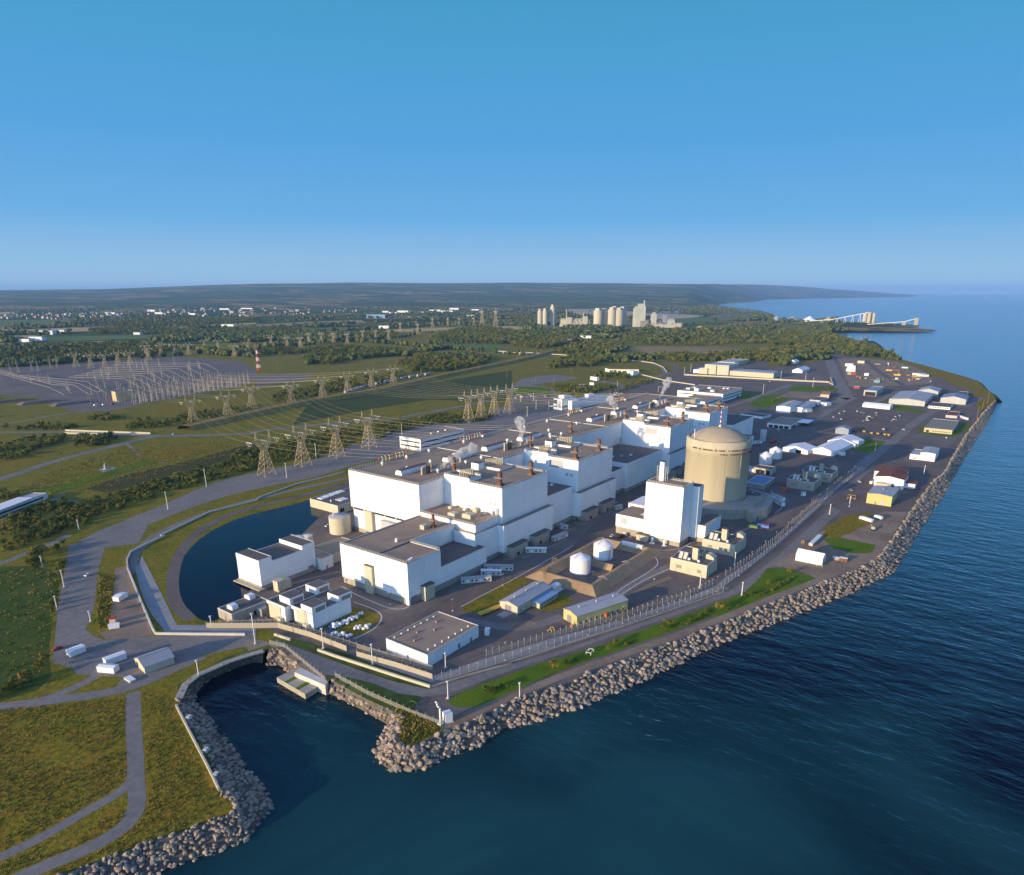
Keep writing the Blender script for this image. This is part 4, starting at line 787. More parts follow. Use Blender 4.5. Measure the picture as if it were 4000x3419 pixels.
reactor(337.5, 'reactor block nearest the flat grey-roofed workshop, its end wall fully sunlit white', 334, 391.4, False)
reactor(431, 'second reactor block from the near end, with a grey wall panel on its end', 428, 484.4, True)
reactor(594, 'third reactor block, partly behind the domed concrete cylinder', 588, 650, True)
reactor(690, 'farthest reactor block, behind the red and white mast', 684, 742, False)
# links between the reactor blocks
def link(X0, X1, Y0, z, label, lz=22):
    th = thing('service_block', label, 'building', (X0,Y0,0), 0, 'service blocks between reactors')
    part('wall', MB().box(X0,Y0,3.4,X1,308.9,z-.3,cap=False), W_SIDING, th, True)
    wbox('base_wall', th, CONC, X0+.05,Y0+.5,0,X1-.05,300,3.4)
    rf = wbox('roof', th, DARK_ROOF, X0+.02,Y0+.3,z-.45,X1-.02,308.6,z-.3)
    part('parapet', MB().box(X0+.02,Y0-.04,z-.3,X1-.02,Y0+.35,z), CONC_L, th, True)
    for k in range(4): part('roof_unit', MB().box(X0+4+k*8,290-k*5,z-.3,X0+6.5+k*8,292-k*5,z+.9), WHITE if k % 2 else STEEL, rf, True)
    part('pipe_duct', MB().cyl(X1-4,305,z-.3,z+7,1.0,14), G_SIDING, rf, True)
    return th
link(391.45, 427.95, 262, 26.6, 'low link between the first and second reactor blocks, dark roof')
link(520, 587.9, 264, 25.9, 'broad dark-roofed central block between second and third reactors')
link(650.1, 683.9, 262, 26.6, 'low link between the third and farthest reactor blocks')
t = thing('service_block', 'narrow white infill beside the second reactor block, lower roof', 'building', (484.45,268,0), 0, 'service blocks between reactors')
part('wall', MB().box(484.45,268,3.4,519.9,308.9,21.6,cap=False), W_SIDING, t, True); wbox('base_wall', t, CONC, 484.6,268.4,0,519.8,300,3.4); wbox('roof', t, DARK_ROOF, 484.5,268.3,21.3,519.8,308.6,21.5)
# step-down block against the hall end, with roof-top units
t = thing('service_block', 'step-down white block with rooftop sheds beside the sunlit hall end', 'building', (310.5,255.4,0), 0, 'service blocks between reactors')
part('wall', MB().box(313,261.6,21,337.4,308.9,26.7,cap=False), W_SIDING, t, True)
part('lower_wall', MB().box(310.4,260,3.4,334,277.5,21.8,cap=False), W_SIDING, t, True); wbox('base_wall', t, CONC, 310.8,260.6,0,333.9,277,3.4)
rf = wbox('roof', t, GRAVEL_ROOF, 313.3,261.9,26.5,337.3,308.7,26.65); rim('parapet', t, CONC_L, 312.95,261.55,337.4,308.9,26.7,.4,.3)
part('ledge', MB().box(310.6,260.2,21.5,333.9,261.55,21.7).box(310.6,261.55,21.5,312.9,277.3,21.7), DARK_ROOF, t, True)
railing(t, [(313.1,308),(313.1,261.8),(337.2,261.8)], 27.1); railing(t, [(310.5,277),(310.5,260.1),(334,260.1)], 21.8)
for i,(x,y,a,b,h,m) in enumerate(((330,297,3,2.4,2,CREAM),(333,287,2.4,2,1.6,WHITE),(334,278,3,3.4,3.2,CREAM),(332,270,3,2.2,1.5,CREAM),(319,284,4.5,6,2.2,CREAM),(320.5,272,5,7,3.4,CREAM))):
    ru = part('roof_unit', MB().extr([(y,26.65),(y+b,26.65),(y+b,26.65+h*.8),(y+b/2,26.65+h),(y,26.65+h*.8)], 0, x, x+a), m, rf, True)
part('duct', MB().cyl(336,266,26.65,29.5,.7,10).cyl(336.2,262.8,26.65,32,.5,10), G_SIDING, rf, True)
part('catwalk', MB().box(338.4-25,300,27,338.4-24.6,300.4,30).bar((314,300,30),(316,300,27),.1), RED, rf, True)
# far-end block
t = thing('end_block', 'pale blue-white block past the farthest reactor, plain walls', 'building', (781,247,0))
part('wall', MB().box(742.1,252,0,812,300,26.6,cap=False), W_SIDING, t, True); wbox('roof', t, DARK_ROOF, 742.3,252.3,26.3,811.8,299.7,26.5); rim('parapet', t, CONC_L, 742.1,251.9,812.05,300,26.6,.35,.3)
lb = wbox('low_wing', t, W_SIDING, 752,240,0,781,252,10.5); part('wing_roof', MB().box(752.3,240.3,10.5,780.7,251.9,10.65), DARK_ROOF, lb, True)
solo('storage_tank', MB().lathe([(3.6,0),(3.6,13),(3.2,13.5),(0.1,14)],0,0,24), G_SIDING, 'squat grey cylindrical tank against the far-end block', 'tank', (806,237,0))

# ------------------------------------------------------------------ big sunlit workshop in front of the hall
t = thing('workshop_building', 'large white workshop with brown roof and L-shaped upper storey, nearest the hall end', 'building', (245.5,254,0))
mb = MB().box(245.5,254,4,272.3,278.2,24.6,cap=False).box(245.5,278.2,4,312.4,309,24.6,cap=False)
part('wall', mb, W_SIDING, t, True)
part('low_wall', MB().box(272.3,254,4,314,278.2,14,cap=False), W_SIDING, t, True)
wbox('base_wall', t, CONC, 245.9,254.4,0,313.5,308.6,4)
part('corner_pier', MB().box(245.4,253.9,0,246.6,256.2,4.02), W_SIDING, t, True)
mb = MB().box(245.8,254.3,24.2,272,278.4,24.4).box(245.8,278.5,24.2,312.2,308.7,24.4); rf = part('roof', mb, GRAVEL_ROOF, t, True)
part('roof_step', MB().box(258,278.1,24.4,271.9,278.7,25.0).box(246,278.1,24.4,258,278.7,24.8), DARK_ROOF, rf, True)
mb = MB().box(245.45,253.95,24.6,272.35,254.3,25).box(245.45,254.3,24.6,245.8,309,25).box(272,254.3,24.6,272.35,278.2,25).box(272.35,277.9,24.6,312.4,278.25,25).box(245.8,308.7,24.6,312.4,309.05,25)
part('parapet', mb, CONC_L, t, True)
railing(t, [(245.7,308.8),(245.7,254.2),(272.2,254.2),(272.2,278),(312,278)], 25)
wbox('low_roof', t, DARK_ROOF, 272.4,254.3,13.7,313.8,278,13.9); part('low_parapet', MB().box(272.4,253.95,14,314.05,254.3,14.4).box(313.7,254.3,14,314.05,278,14.4), CONC_L, t, True)
wbox('stair_tower', t, CREAM, 243.7,281,0,246,287.3,17); part('tower_cap', MB().box(243.5,280.8,17,246,287.5,17.3), DARK_ROOF, t, True)
s2 = wbox('stair_tower', t, CREAM, 255,250.4,0,262.6,254.2,8.6); part('tower_cap', MB().box(254.8,250.2,8.6,262.8,254.2,8.9), DARK_ROOF, t, True)
dd = wbox('roller_door', t, DOOR, 248,253.85,0,251.6,254.1,4.6)
stack(rf, 300.5, 285.5, 24.4, 8.2, 1.05, True)
part('roof_unit', MB().box(293,286.5,24.4,297,290,27.2), CREAM, rf, True); part('roof_unit', MB().cyl(268,285,24.4,26.6,.9,12), WHITE, rf, True)
for k in range(3): part('dish', MB().lathe([(.05,25.4),(.7,25.7),(.9,26.1)],248+k*1.6,255.6+k*.5,12,0,True,False).bar((248+k*1.6,255.6+k*.5,24.4),(248+k*1.6,255.6+k*.5,25.5),.12), WHITE, rf, True)

# ------------------------------------------------------------------ white lift tower and its wings, beside the domed cylinder
t = thing('heater_tower', 'tall plain white tower block with a white flue, in front of the domed cylinder', 'tower', (420,171,0))
part('wall', MB().box(420,171,3.5,436,198.3,41.7,cap=False), W_SIDING, t, True); wbox('base_wall', t, CONC, 420.3,171.3,0,436,198,3.5)
rf = wbox('roof', t, GRAVEL_ROOF, 420.3,171.3,41.5,435.7,198,41.7); rim('parapet', t, CONC_L, 419.95,170.95,436.05,198.35,41.7,.35,.3)
railing(t, [(420.2,198),(420.2,171.2),(435.8,171.2),(435.8,198),(420.2,198)], 42.05)
fl = part('flue', MB().frus((428,189.5,431.4,192.9),41.7,(428.2,189.7,431.2,192.7),55), WHITE, rf, True); part('flue_cap', MB().box(428.5,190,55,430.9,192.4,55.4), BLACK, fl, True)
mb = MB()
for dx in (-1.6,1.6):
    for yy in (188,194.4): mb.bar((429.7+dx,yy,41.7),(429.7+dx,yy,52),.16)
for zz in (44,46.5,49,51.8):
    for yy in (188,194.4): mb.bar((428.1,yy,zz),(431.3,yy,zz),.12)
    for dx in (-1.6,1.6): mb.bar((429.7+dx,188,zz),(429.7+dx,194.4,zz),.12)
part('flue_frame', mb, STEEL, fl, True)
rw = wbox('side_shaft', t, W_SIDING, 436.02,166.5,3,444,185,39.6); part('shaft_roof', MB().box(436.2,166.7,39.6,443.8,184.8,39.75), DARK_ROOF, rw, True)
r3_ = wbox('low_wing', t, W_SIDING, 438,160.5,3.2,467,171,12.3); part('wing_base', MB().box(438.3,160.8,0,466.7,171,3.2), CONC, r3_, True); part('wing_roof', MB().box(438.3,160.8,12.3,466.7,170.8,12.45), DARK_ROOF, r3_, True); railing(r3_, [(438.2,160.7),(466.8,160.7)], 12.4)
wbox('link_block', t, W_SIDING, 444.02,171.02,3,452,184,24)
lw = part('side_wing', MB().box(421.4,198.3,5,446,221,14.2,cap=False), W_SIDING, t, True); part('wing_base', MB().box(421.7,198.3,0,445.8,220.7,5), CONC, lw, True)
part('wing_roof', MB().box(421.7,198.4,13.9,445.7,220.7,14.1), GRAVEL_ROOF, lw, True)
part('wall_panel', MB().box(421.25,212.2,8,421.45,216.8,12.2), G_SIDING, lw, True)
part('skylight', MB().box(430,201,14.1,438,206,14.35), WHITE, lw, True)
mb = MB(); pts = [(426,200.5,14.1),(426,200.5,17.5),(426.4,199.8,19),(427,198.9,19.8)]
mb.tube(pts, 1.1, 0, 12); part('elbow_duct', mb, CREAM, lw, True)
uw = wbox('upper_wing', t, W_SIDING, 446.02,198.3,0,470,224,15.5); railing(uw, [(446.2,224),(446.2,198.5)], 15.5); part('upper_box', MB().box(436.02,189,14.2,447,198.3,20), CREAM, uw, True)
eb = wbox('entrance_box', t, CREAM, 415.6,193.6,0,420.2,201.3,4.6); part('box_roof', MB().box(415.3,193.3,4.6,420.2,201.6,4.85), DARK_ROOF, eb, True)
for y in (189.5,180.5): solo('gas_vessel', MB().lathe([(.75,.3),(.75,3.6),(.5,4.0),(.1,4.2)],0,0,14).box(-1.6,-1.6,0,1.6,1.6,.25), WHITE, 'white upright gas vessel at the tower foot, '+('nearer the cream porch' if y > 185 else 'nearer the lake'), 'tank', (416.3,y,0))

# ------------------------------------------------------------------ domed concrete cylinder
t = thing('vacuum_building', 'huge tan concrete cylinder with a shallow dome and red and white mast', 'domed building', (536,192,0))
CX, CY = 536, 192
part('drum', MB().lathe([(25,5),(25,44),(25.35,44.2),(25.35,53.6),(24.6,54),(24.6,54.6),(23.4,54.6),(23.4,53.2)],CX,CY,120,0,True,False), VAC, t, True)
mb = MB().lathe([(23.5,53.1),(22.6,53.3),(22.2,53.3),(22.0,54.4),(20.5,56.0),(17.5,58.0),(14,59.9),(10.5,61.3),(7,62.3),(3.5,62.8),(.05,63)],CX,CY,96)
dm = part('dome', mb, VACD, t, True)
part('roof_gutter', MB().lathe([(23.38,53.35),(21.3,53.45)],CX,CY,96,0,False,False), DARK_ROOF, dm, True)
mb = MB().cyl(CX,CY,62.7,63.8,1.3,16).cyl(CX,CY,63.8,64.6,.8,12); part('mast_base', mb, CONC_L, dm, True)
ms = MB()
for i in range(7): ms.cyl(CX,CY,64.6+i*1.75,64.6+(i+1)*1.75,.5-.035*i,10,i % 2)
mast = part('mast', ms, [RED, WHITE], dm, True)
railing(dm, [(CX+24*math.cos(2*math.pi*i/40), CY+24*math.sin(2*math.pi*i/40)) for i in range(41)], 54.6, 1.1, 4)
# two belts of corbels, the shading below them put into their dark colour; seams, ladder
for zz,a0,a1 in ((49.2,R(150),R(268)),(46.2,R(205),R(300))):
    mb = MB(); k = 46
    for i in range(k):
        if math.sin(i*2.3+zz)+.6*math.sin(i*.7) < -.55: continue
        a = a0+(a1-a0)*i/(k-1); c, s_ = math.cos(a), math.sin(a)
        mb.bar((CX+25.2*c,CY+25.2*s_,zz),(CX+26.1*c,CY+26.1*s_,zz-.8),.4,0,4)
    part('anchor_belt', mb, BROWN_STEEL, t, True)
for a in (214,262): 
    c, s_ = math.cos(R(a)), math.sin(R(a)); mb = MB().bar((CX+25.1*c,CY+25.1*s_,6),(CX+25.45*c,CY+25.45*s_,53.5),.08,0,4)
    part('seam', mb, STEEL_D, t, True)
for a in (244,):
    mb = MB()
    for i in range(44):
        c, s_ = math.cos(R(a+.8*math.sin(i))), math.sin(R(a+.8*math.sin(i))); mb.bar((CX+25.1*c,CY+25.1*s_,7+i*.9),(CX+25.7*c,CY+25.7*s_,7+i*.9),.2)
    c, s_ = math.cos(R(a)), math.sin(R(a)); mb.bar((CX+25.6*c,CY+25.6*s_,6),(CX+25.6*c,CY+25.6*s_,47),.08); part('cable_ladder', mb, STEEL, t, True)
for dx,dy,h in ((-21,14,8),(18,-15,3.5)): part('antenna', MB().bar((CX+dx*.93,CY+dy*.93,54.5),(CX+dx*.93,CY+dy*.93,54.5+h),.28,0,8), WHITE, dm, True)
part('base_ring', MB().lathe([(26.6,0),(26.6,5.2),(24.9,5.3)],CX,CY,96,0,True,False), CONC, t, True)
# low curved annex round the foot
mb = MB(); k = 34; vs = []; a0, a1 = R(172), R(292)
for i in range(k):
    a = a0+(a1-a0)*i/(k-1); c, s_ = math.cos(a), math.sin(a)
    vs += [(CX+26.4*c,CY+26.4*s_,0),(CX+46*c,CY+46*s_,0),(CX+46*c,CY+46*s_,7.8),(CX+26.4*c,CY+26.4*s_,7.8)]
mb.add(vs, [(4*i+1,4*i+5,4*i+6,4*i+2) for i in range(k-1)]+[(4*i+2,4*i+6,4*i+7,4*i+3) for i in range(k-1)]+[(0,1,2,3),(4*k-1,4*k-2,4*k-3,4*k-4)])
an = part('ring_annex', mb, CONC, t, True)
part('annex_stain', MB().lathe([(30.5,7.82),(27.5,7.82)],CX,CY,60,0,False,False) if False else MB().box(505,172,7.8,514,181,7.84), VACD, an, True)
ax = part('annex_wing', MB().prism([(500.5,149.5),(519.7,143.2),(541,146),(548,158),(520,164),(508,157)],0,8.2), CONC, t, True)
part('wing_parapet', MB().box(514,152,8.2,542,152.6,10.5), CONC, ax, True)
part('wing_door', MB().box(508.2,146.55,.2,510.4,146.9,3.4), BLACK, ax, True)

# ------------------------------------------------------------------ buildings around the plant
SIDE = dict(wall=W_SIDING)
# tall intake pump-house beside the pond
t = thing('pump_house', 'long white pump house on the pond bank, raised hood at each end', 'building', (210,338,0))
part('wall', MB().box(210,338,2.5,249,360.5,15.6,cap=False), W_SIDING, t, True); wbox('base_wall', t, CONC, 209.6,337.7,-4,249.2,361,2.5)
rf = wbox('roof', t, DARK_ROOF, 210.3,338.3,15.2,248.7,360.2,15.35); rim('parapet', t, CONC_L, 209.97,337.97,249.03,360.53,15.6,.35,.3)
for x0,x1 in ((209.9,218.5),(240,249.1)):
    h_ = part('roof_hood', MB().box(x0,337.9,15.7,x1,360.6,18.4), W_SIDING, t, True); part('hood_roof', MB().box(x0+.25,338.2,18.4,x1-.25,360.3,18.52), DARK_ROOF, h_, True)
    part('hood_coping', MB().box(x0-.05,337.85,18.4,x1+.05,338.15,18.8).box(x1-.3,338.15,18.4,x1+.05,360.6,18.8), CONC_L, h_, True)
part('intake_house', MB().box(237,360.52,0,243,365,13), W_SIDING, t, True)
part('roller_door', MB().box(243,337.86,0,247,338.0,4.2), DOOR, t, True)
for x in (229,236): part('door', MB().box(x,337.6,0,x+1.1,338,2.2), DOOR, t, True)
part('ledge', MB().box(206.5,335.5,1.0,211,361.5,1.6), CONC, t, True)
# small blocks at its inner end
b = building('switch_house', 'small white flat block beside the pump house roller door', (250,334,90,9,9,8), ops=[('S',4,0,1.2,2.2,'door')])
b = building('store_shed', 'low tan-roofed block with chamfered side, between pump house and workshop', (262,338,90,22,26,6), roof=mat('tan_roof',(.30,.25,.17),(.24,.2,.14),.2,.9), wall=CREAM)
# four-hooded block by the fence
t = thing('screen_house', 'white block with four raised roof hoods beside the bundles on the grass', 'building', (195,272,0))
mb = MB().box(195,272,1,220,290,9.6,cap=False).box(191.5,290.02,1,220,305.5,9.6,cap=False); part('wall', mb, W_SIDING, t, True)
part('base_wall', MB().box(195.2,272.2,0,219.8,305,1), CONC, t, True)
part('end_wall', MB().box(194.6,276.5,.6,195.1,285,8.8).box(191.1,293.5,.6,191.6,303.5,8.8), CREAM, t, True)
rf = part('roof', MB().box(195.3,272.3,9.0,219.7,305.2,9.2).box(191.8,290.3,9.0,195.3,305.2,9.2), DARK_ROOF, t, True)
part('parapet', MB().box(194.95,271.95,9.6,220.05,272.3,10.0).box(219.7,272.3,9.6,220.05,305.5,10.0).box(191.45,305.2,9.6,220.05,305.55,10.0).box(194.9,272.3,9.6,195.3,290,10.0).box(191.45,290,9.6,191.8,305.2,10.0), CONC_L, t, True)
for x,y in ((212.3,290.5),(212.3,272.2),(195.3,290.3),(195.1,272)):
    hd = part('roof_hood', MB().box(x-.1,y-.1,9.2,x+8.8,y+8.8,13), W_SIDING, rf, True)
    part('hood_roof', MB().box(x+.2,y+.2,13,x+8.5,y+8.5,13.1), DARK_ROOF, t, True)
    part('hood_louvre', MB().box(x+2,y-.2,9.6,x+8,y-.08,12), STEEL_D, t, True)
for x,y in ((204.5,281),(207,297)): part('roof_stub', MB().cyl(x,y,9.2,11.4,.8,12), BROWN_STEEL, rf, True)
for y in (274.5,291.5): po = wbox('porch', t, CREAM, 189.2 if y > 285 else 192.6,y,0,191.5 if y > 285 else 195,y+3.4,3.4)
for y in (287.5,304): part('recess', MB().box(194.5 if y < 290 else 191.0,y,0,195.05 if y < 290 else 191.55,y+1.6,8), BLACK, t, True)
# concrete pump-house by the bank with two white gantries
t = building('intake_house', 'low concrete intake house with white roof units, at the pond corner', (175.3,313,90,13,22,5.6), wall=CONC, roof=DARK_ROOF, coping=CONC_L, ops=[('S',14,0,3,2.4,'dark'),('W',6,0,1.4,2.2,'door')])
for x,y in ((3,4),(16,8)):
    part('roof_unit', MB().extr([(y,5.3),(y+5,5.3),(y+5,6.9),(y+4,7.7),(y+1,7.7),(y,6.9)], 0, x, x+3.6), WHITE, t)
part('stair_block', MB().box(14,-5,0,21,-.02,4), CONC, t)
solo('stone_tower', MB().box(-2.2,-2.2,0,2.2,2.2,6.2).box(-2.5,-2.5,6.2,2.5,2.5,6.6).bar((-2,-2.4,0),(1.5,-2.4,6),.2).bar((0,-2.8,0),(2.5,-2.8,6),.2).box(2.3,-1.5,0,7.5,2.0,5.2), CREAM, 'tan concrete stair tower with pipes, against the pump house wall', 'tower', (216,330,0))
for k,(x,y,r,h) in enumerate(((253.4,371.2,3.4,7),(262.3,373.2,3.0,10.6),(268.2,370.2,3.2,10.4))):
    th = thing('storage_tank', ('squat cream tank nearest the pond among three','slim cream tank at the back of the pond trio','tall cream tank nearest the hall among the pond trio')[k], 'tank', (x,y,0), 0, 'cream tanks by the pond')
    part('shell', MB().lathe([(r,0),(r,h)],0,0,24,0,True,False), CREAM, th); part('tank_top', MB().lathe([(r+.1,h),(r*.9,h+.25),(.1,h+.5)],0,0,24), WHITE, th)
    rl = MB()
    for i in range(14): a = 2*math.pi*i/14; rl.bar((r*math.cos(a),r*math.sin(a),h),(r*math.cos(a),r*math.sin(a),h+1.1),.07)
    part('railing', rl, STEEL, th)
t = thing('storage_tank', 'big round steel tank with flat lid against the hall corner', 'tank', ((305.6,379.5)[0],(305.6,379.5)[1]+3,0))
part('shell', MB().lathe([(7.6,0),(7.6,12)],0,0,40,0,True,False), CREAM, t); part('tank_top', MB().lathe([(7.8,12),(7.5,12.4),(.1,12.9)],0,0,40), GREY_ROOF, t); part('goose_neck', MB().tube([(-4,2,12.4),(-4,2,14),(-3,2,14.4),(-2.6,2,13.6)],.3,0,8), WHITE, t)
t = building('filter_house', 'low concrete filter house with white roof panels, at the pond head behind the hall', ((332,414.4)[0],(332,414.4)[1]+2,90,34,44,7), wall=CREAM, roof=DARK_ROOF, ops=[('S',4,1,4,3,'dark')])
for k in range(4): part('roof_panel', MB().box(4+k*7,24+k,6.7,10+k*7,30+k,7.3), WHITE, t)
part('roof_panel', MB().box(10,8,6.7,18,15,7.2), WHITE, t); part('roof_vent', MB().cyl(5,14,6.7,8.2,.6,10), WHITE, t)
# flat-roofed store nearest the camera
t = building('flat_store', 'broad flat-roofed white store nearest the dock, gravel roof with stub vents', (202.8,199.8,90,27.2,37,6.7), ops=[('S',11,0,1.4,2.4,'door'),('S',22,.4,1.6,2.6,'door'),('S',31,0,1.4,2.4,'door'),('W',13,.2,1.3,2.2,'door')], coping=CONC_L)
rfx = [c for c in t.children if c.name.startswith('roof')][0]
for k in range(7): part('roof_vent', MB().box(3+k*4.6,24.2,6.3,3.9+k*4.6,25.1,7.1), CREAM, rfx)
for k in range(4): part('roof_vent', MB().box(6+k*7,14+k%2*5,6.3,7+k*7,15+k%2*5,7.2), STEEL_D, rfx)
for k in range(7): part('roof_vent', MB().lathe([(.35,6.3),(.35,6.8),(.55,6.9),(.1,7.25)],4+k*4.8,3.2,10), WHITE, rfx)
# gabled store with lean-to
F = (271.8,199,90,12,33,4.6)
t = building('gabled_store', 'long shallow-gabled store with brown roller door and blue lean-to roof', F, wall=CREAM, roof=GREY_ROOF, kind='gable', rise=1.6, axis='x', vents=3, ops=[('W',6.3,.1,4.4,3.6,'shutter'),('S',2.5,1.2,1,1,'win'),('S',8,1.2,1,1,'win')], base_h=0)
lt = part('lean_to', MB().box(13,-5.5,0,31,-.05,3), CREAM, t); part('lean_to_roof', MB().extr([(-5.8,3.0),(0.3,3.5),(.3,3.65),(-5.8,3.15)],0,12.6,31.4), LBLUE, lt)
for k in range(6): part('lean_to_window', MB().box(15+k*2.7,-5.58,1.2,16.1+k*2.7,-5.45,2.2), GLASS, lt)
t2 = part('roof_ridge', MB().box(.2,6.0,6.25,32.8,6.25,6.45), BLUE_ROOF, t)
solo('generator_box', MB().box(0,0,.3,7,4.4,3.6).box(.4,.4,3.6,6.6,1.2,4.2).box(.4,1.6,3.6,6.6,2.6,4.4).box(.4,3,3.6,6.6,4,4.2).box(-.6,-.6,0,8.6,5,.3), WHITE, 'white louvred generator box behind the gabled store', 'generator', (306.2,197.6))
# long yellow store by the patrol fence
F = (278.5,165.8,70.5,11.2,35.5,5.9)
t = building('yellow_store', 'long yellow store with grey curved roof beside the patrol fence', F, wall=Y_SIDING, roof=GREY_ROOF, kind='gable', rise=1.1, axis='x', vents=3, ops=[('W',6.2,.1,3.6,4,'shutter'),('S',2,32,9,1,1.0,1.3,'win'),('S',27,.5,1.8,1.9,'panel'),('W',2,.3,1,2.2,'door')])
part('red_cabinet', MB().box(19,-1.4,.6,20.6,-.1,2.8), ORANGE, t)
th = thing('portable_tank', 'orange portable tank at the yellow store corner', 'tank', (276.6,167.6)); part('body', MB().lathe([(.8,.2),(.9,1.2),(.5,1.7),(.1,1.8)],0,0,14), ORANGE, th); part('stand', MB().box(-.9,-.9,0,.9,.9,.2), STEEL_D, th)
# oil tanks inside their bund
for k,(x,y) in enumerate(((343,203),(372.5,203.5))):
    r = 6.3; th = thing('oil_tank', ('white oil tank with conical roof and spiral stair, nearer the dock','white oil tank with conical roof, nearer the heater tower')[k], 'tank', (x,y,.3), 0, 'oil tanks in the bund')
    part('shell', MB().lathe([(r+.06,0),(r+.06,1.0),(r,1.05),(r,9.2)],0,0,40,0,True,False), WHITE, th); part('cone_roof', MB().lathe([(r+.12,9.2),(.5,12.6),(.1,12.7)],0,0,40), FABRIC, th)
    w_ = MB(); a = R(230); 
    for dx in (-.9,0,.9): w_.bar((-3.2+dx,-6.5,0),(-3.2+dx,-6.5,8.6),.12)
    for i in range(7): w_.bar((-4.1,-6.5,.8+i*1.2),(-2.3,-6.5,.8+i*1.2),.08)
    part('ladder_cage', w_, STEEL, th)
    s_ = MB().bar((-6,1,9.3),(-.4,.2,12.9),.1).bar((-6,-.2,9.3),(-.4,-.6,12.9),.1).bar((-6,1,10.3),(-.4,.2,13.9),.08)
    for i in range(8): f = i/7; s_.bar((-6+5.6*f,1-.8*f,9.2+3.6*f),(-6+5.6*f,1-.8*f,10.3+3.6*f),.07)
    part('roof_stair', s_, STEEL, th)
    part('nozzle', MB().bar((2,-6.2,.8),(3.2,-9,.8),.25,0,8), STEEL_D, th)
# the bund: sloping banks of tan earth round both tanks
mb = MB(); X0,Y0,X1,Y1 = 322.5,182.3,398,219.2; q = 6.5; hB = 3.6
o_ = [(X0-q,Y0-q),(X1+q,Y0-q),(X1+q,Y1+q),(X0-q,Y1+q)]; c1 = [(X0,Y0),(X1,Y0),(X1,Y1),(X0,Y1)]; c2 = [(X0+1.2,Y0+1.2),(X1-1.2,Y0+1.2),(X1-1.2,Y1-1.2),(X0+1.2,Y1-1.2)]; i_ = [(X0+6,Y0+6),(X1-6,Y0+6),(X1-6,Y1-6),(X0+6,Y1-6)]
vs = [(x,y,.02) for x,y in o_]+[(x,y,hB) for x,y in c1]+[(x,y,hB) for x,y in c2]+[(x,y,.12) for x,y in i_]
fs = [(r*4+k, r*4+(k+1)%4, r*4+4+(k+1)%4, r*4+4+k) for r in range(3) for k in range(4)]+[(12,13,14,15)]
mb.add(vs, fs); mb.frus((355,188,361,214),.1,(357.5,188,358.7,214),3.4)
BUND = ground_mat('tan_earth_bank', [(.30,.20,.11),(.37,.25,.14),(.42,.29,.165)], .08, .6, .12)
t = thing('oil_bund', 'tan earth bund with sloping sides round the two white oil tanks', 'bund', (X0,Y0,0)); part('bank', mb, BUND, t, True); part('bund_floor', MB().quad((X0+6.2,Y0+6.2,.16),(X1-6.2,Y0+6.2,.16),(X1-6.2,Y1-6.2,.16),(X0+6.2,Y1-6.2,.16)), DIRT_D, t, True)
wall_line('bund_fence', [(X0+.5,Y0+.6),(X1,Y0+.6),(X1,Y1-.6),(X0+.5,Y1-.6)], .12, .12, STEEL, 'thin post-and-rail fence along the crest of the tan bund', 'fence', True, hB, 3.6) if False else None
for k,(x,y) in enumerate(((324,216),(342,221.5))):
    mb = MB()
    for dy in (0,1.6):
        mb.tube([(x-7,y-4+dy,.2),(x-.5,y+dy-.4,4.6),(x+1.5,y+dy,4.6),(x+8,y+dy+1,.6)], .14)
        mb.tube([(x-7,y-4+dy,1.3),(x-.5,y+dy-.4,5.7),(x+1.5,y+dy,5.7),(x+8,y+dy+1,1.7)], .09)
    for i in range(9): f = i/8; mb.bar((x-7+6.5*f,y-4+3.6*f,.2+4.4*f),(x-7+6.5*f,y-2.4+3.6*f,.2+4.4*f),.1)
    for i in range(9): f = i/8; mb.bar((x+1.5+6.5*f,y+f,4.6-4*f),(x+1.5+6.5*f,y+1.6+f,4.6-4*f),.1)
    solo('step_over', mb, mat('weathered_yellow_steel',(.45,.33,.12),(.36,.26,.1),.6,.6) if k == 0 else STEEL_D, ('yellow step-over stair across the tan bund, nearest the trailers','grey step-over pipes across the bund near the oil tank')[k], 'stairs')
for k,(a,b) in enumerate((((336,183.2),(337.7,177.5)),((365.9,183.3),(368,178.4)))):
    mb = MB().tube([(a[0]-2,a[1]+2,3.8),(a[0],a[1],4.6),(b[0],b[1],.3)],.13).tube([(a[0]-1.2,a[1]+2.4,3.8),(a[0]+.8,a[1],4.6),(b[0]+.8,b[1],.3)],.13)
    for i in range(6): mb.bar((a[0]+(b[0]-a[0])*i/5,a[1]+(b[1]-a[1])*i/5,4.6-4.2*i/5),(a[0]+.8+(b[0]-a[0])*i/5,a[1]+(b[1]-a[1])*i/5,4.6-4.2*i/5),.1)
    solo('bund_stair', mb, STEEL, ('white handrail stair down the bund at the corner facing the lake','white handrail stair down the bund nearest the tower')[k], 'stairs')

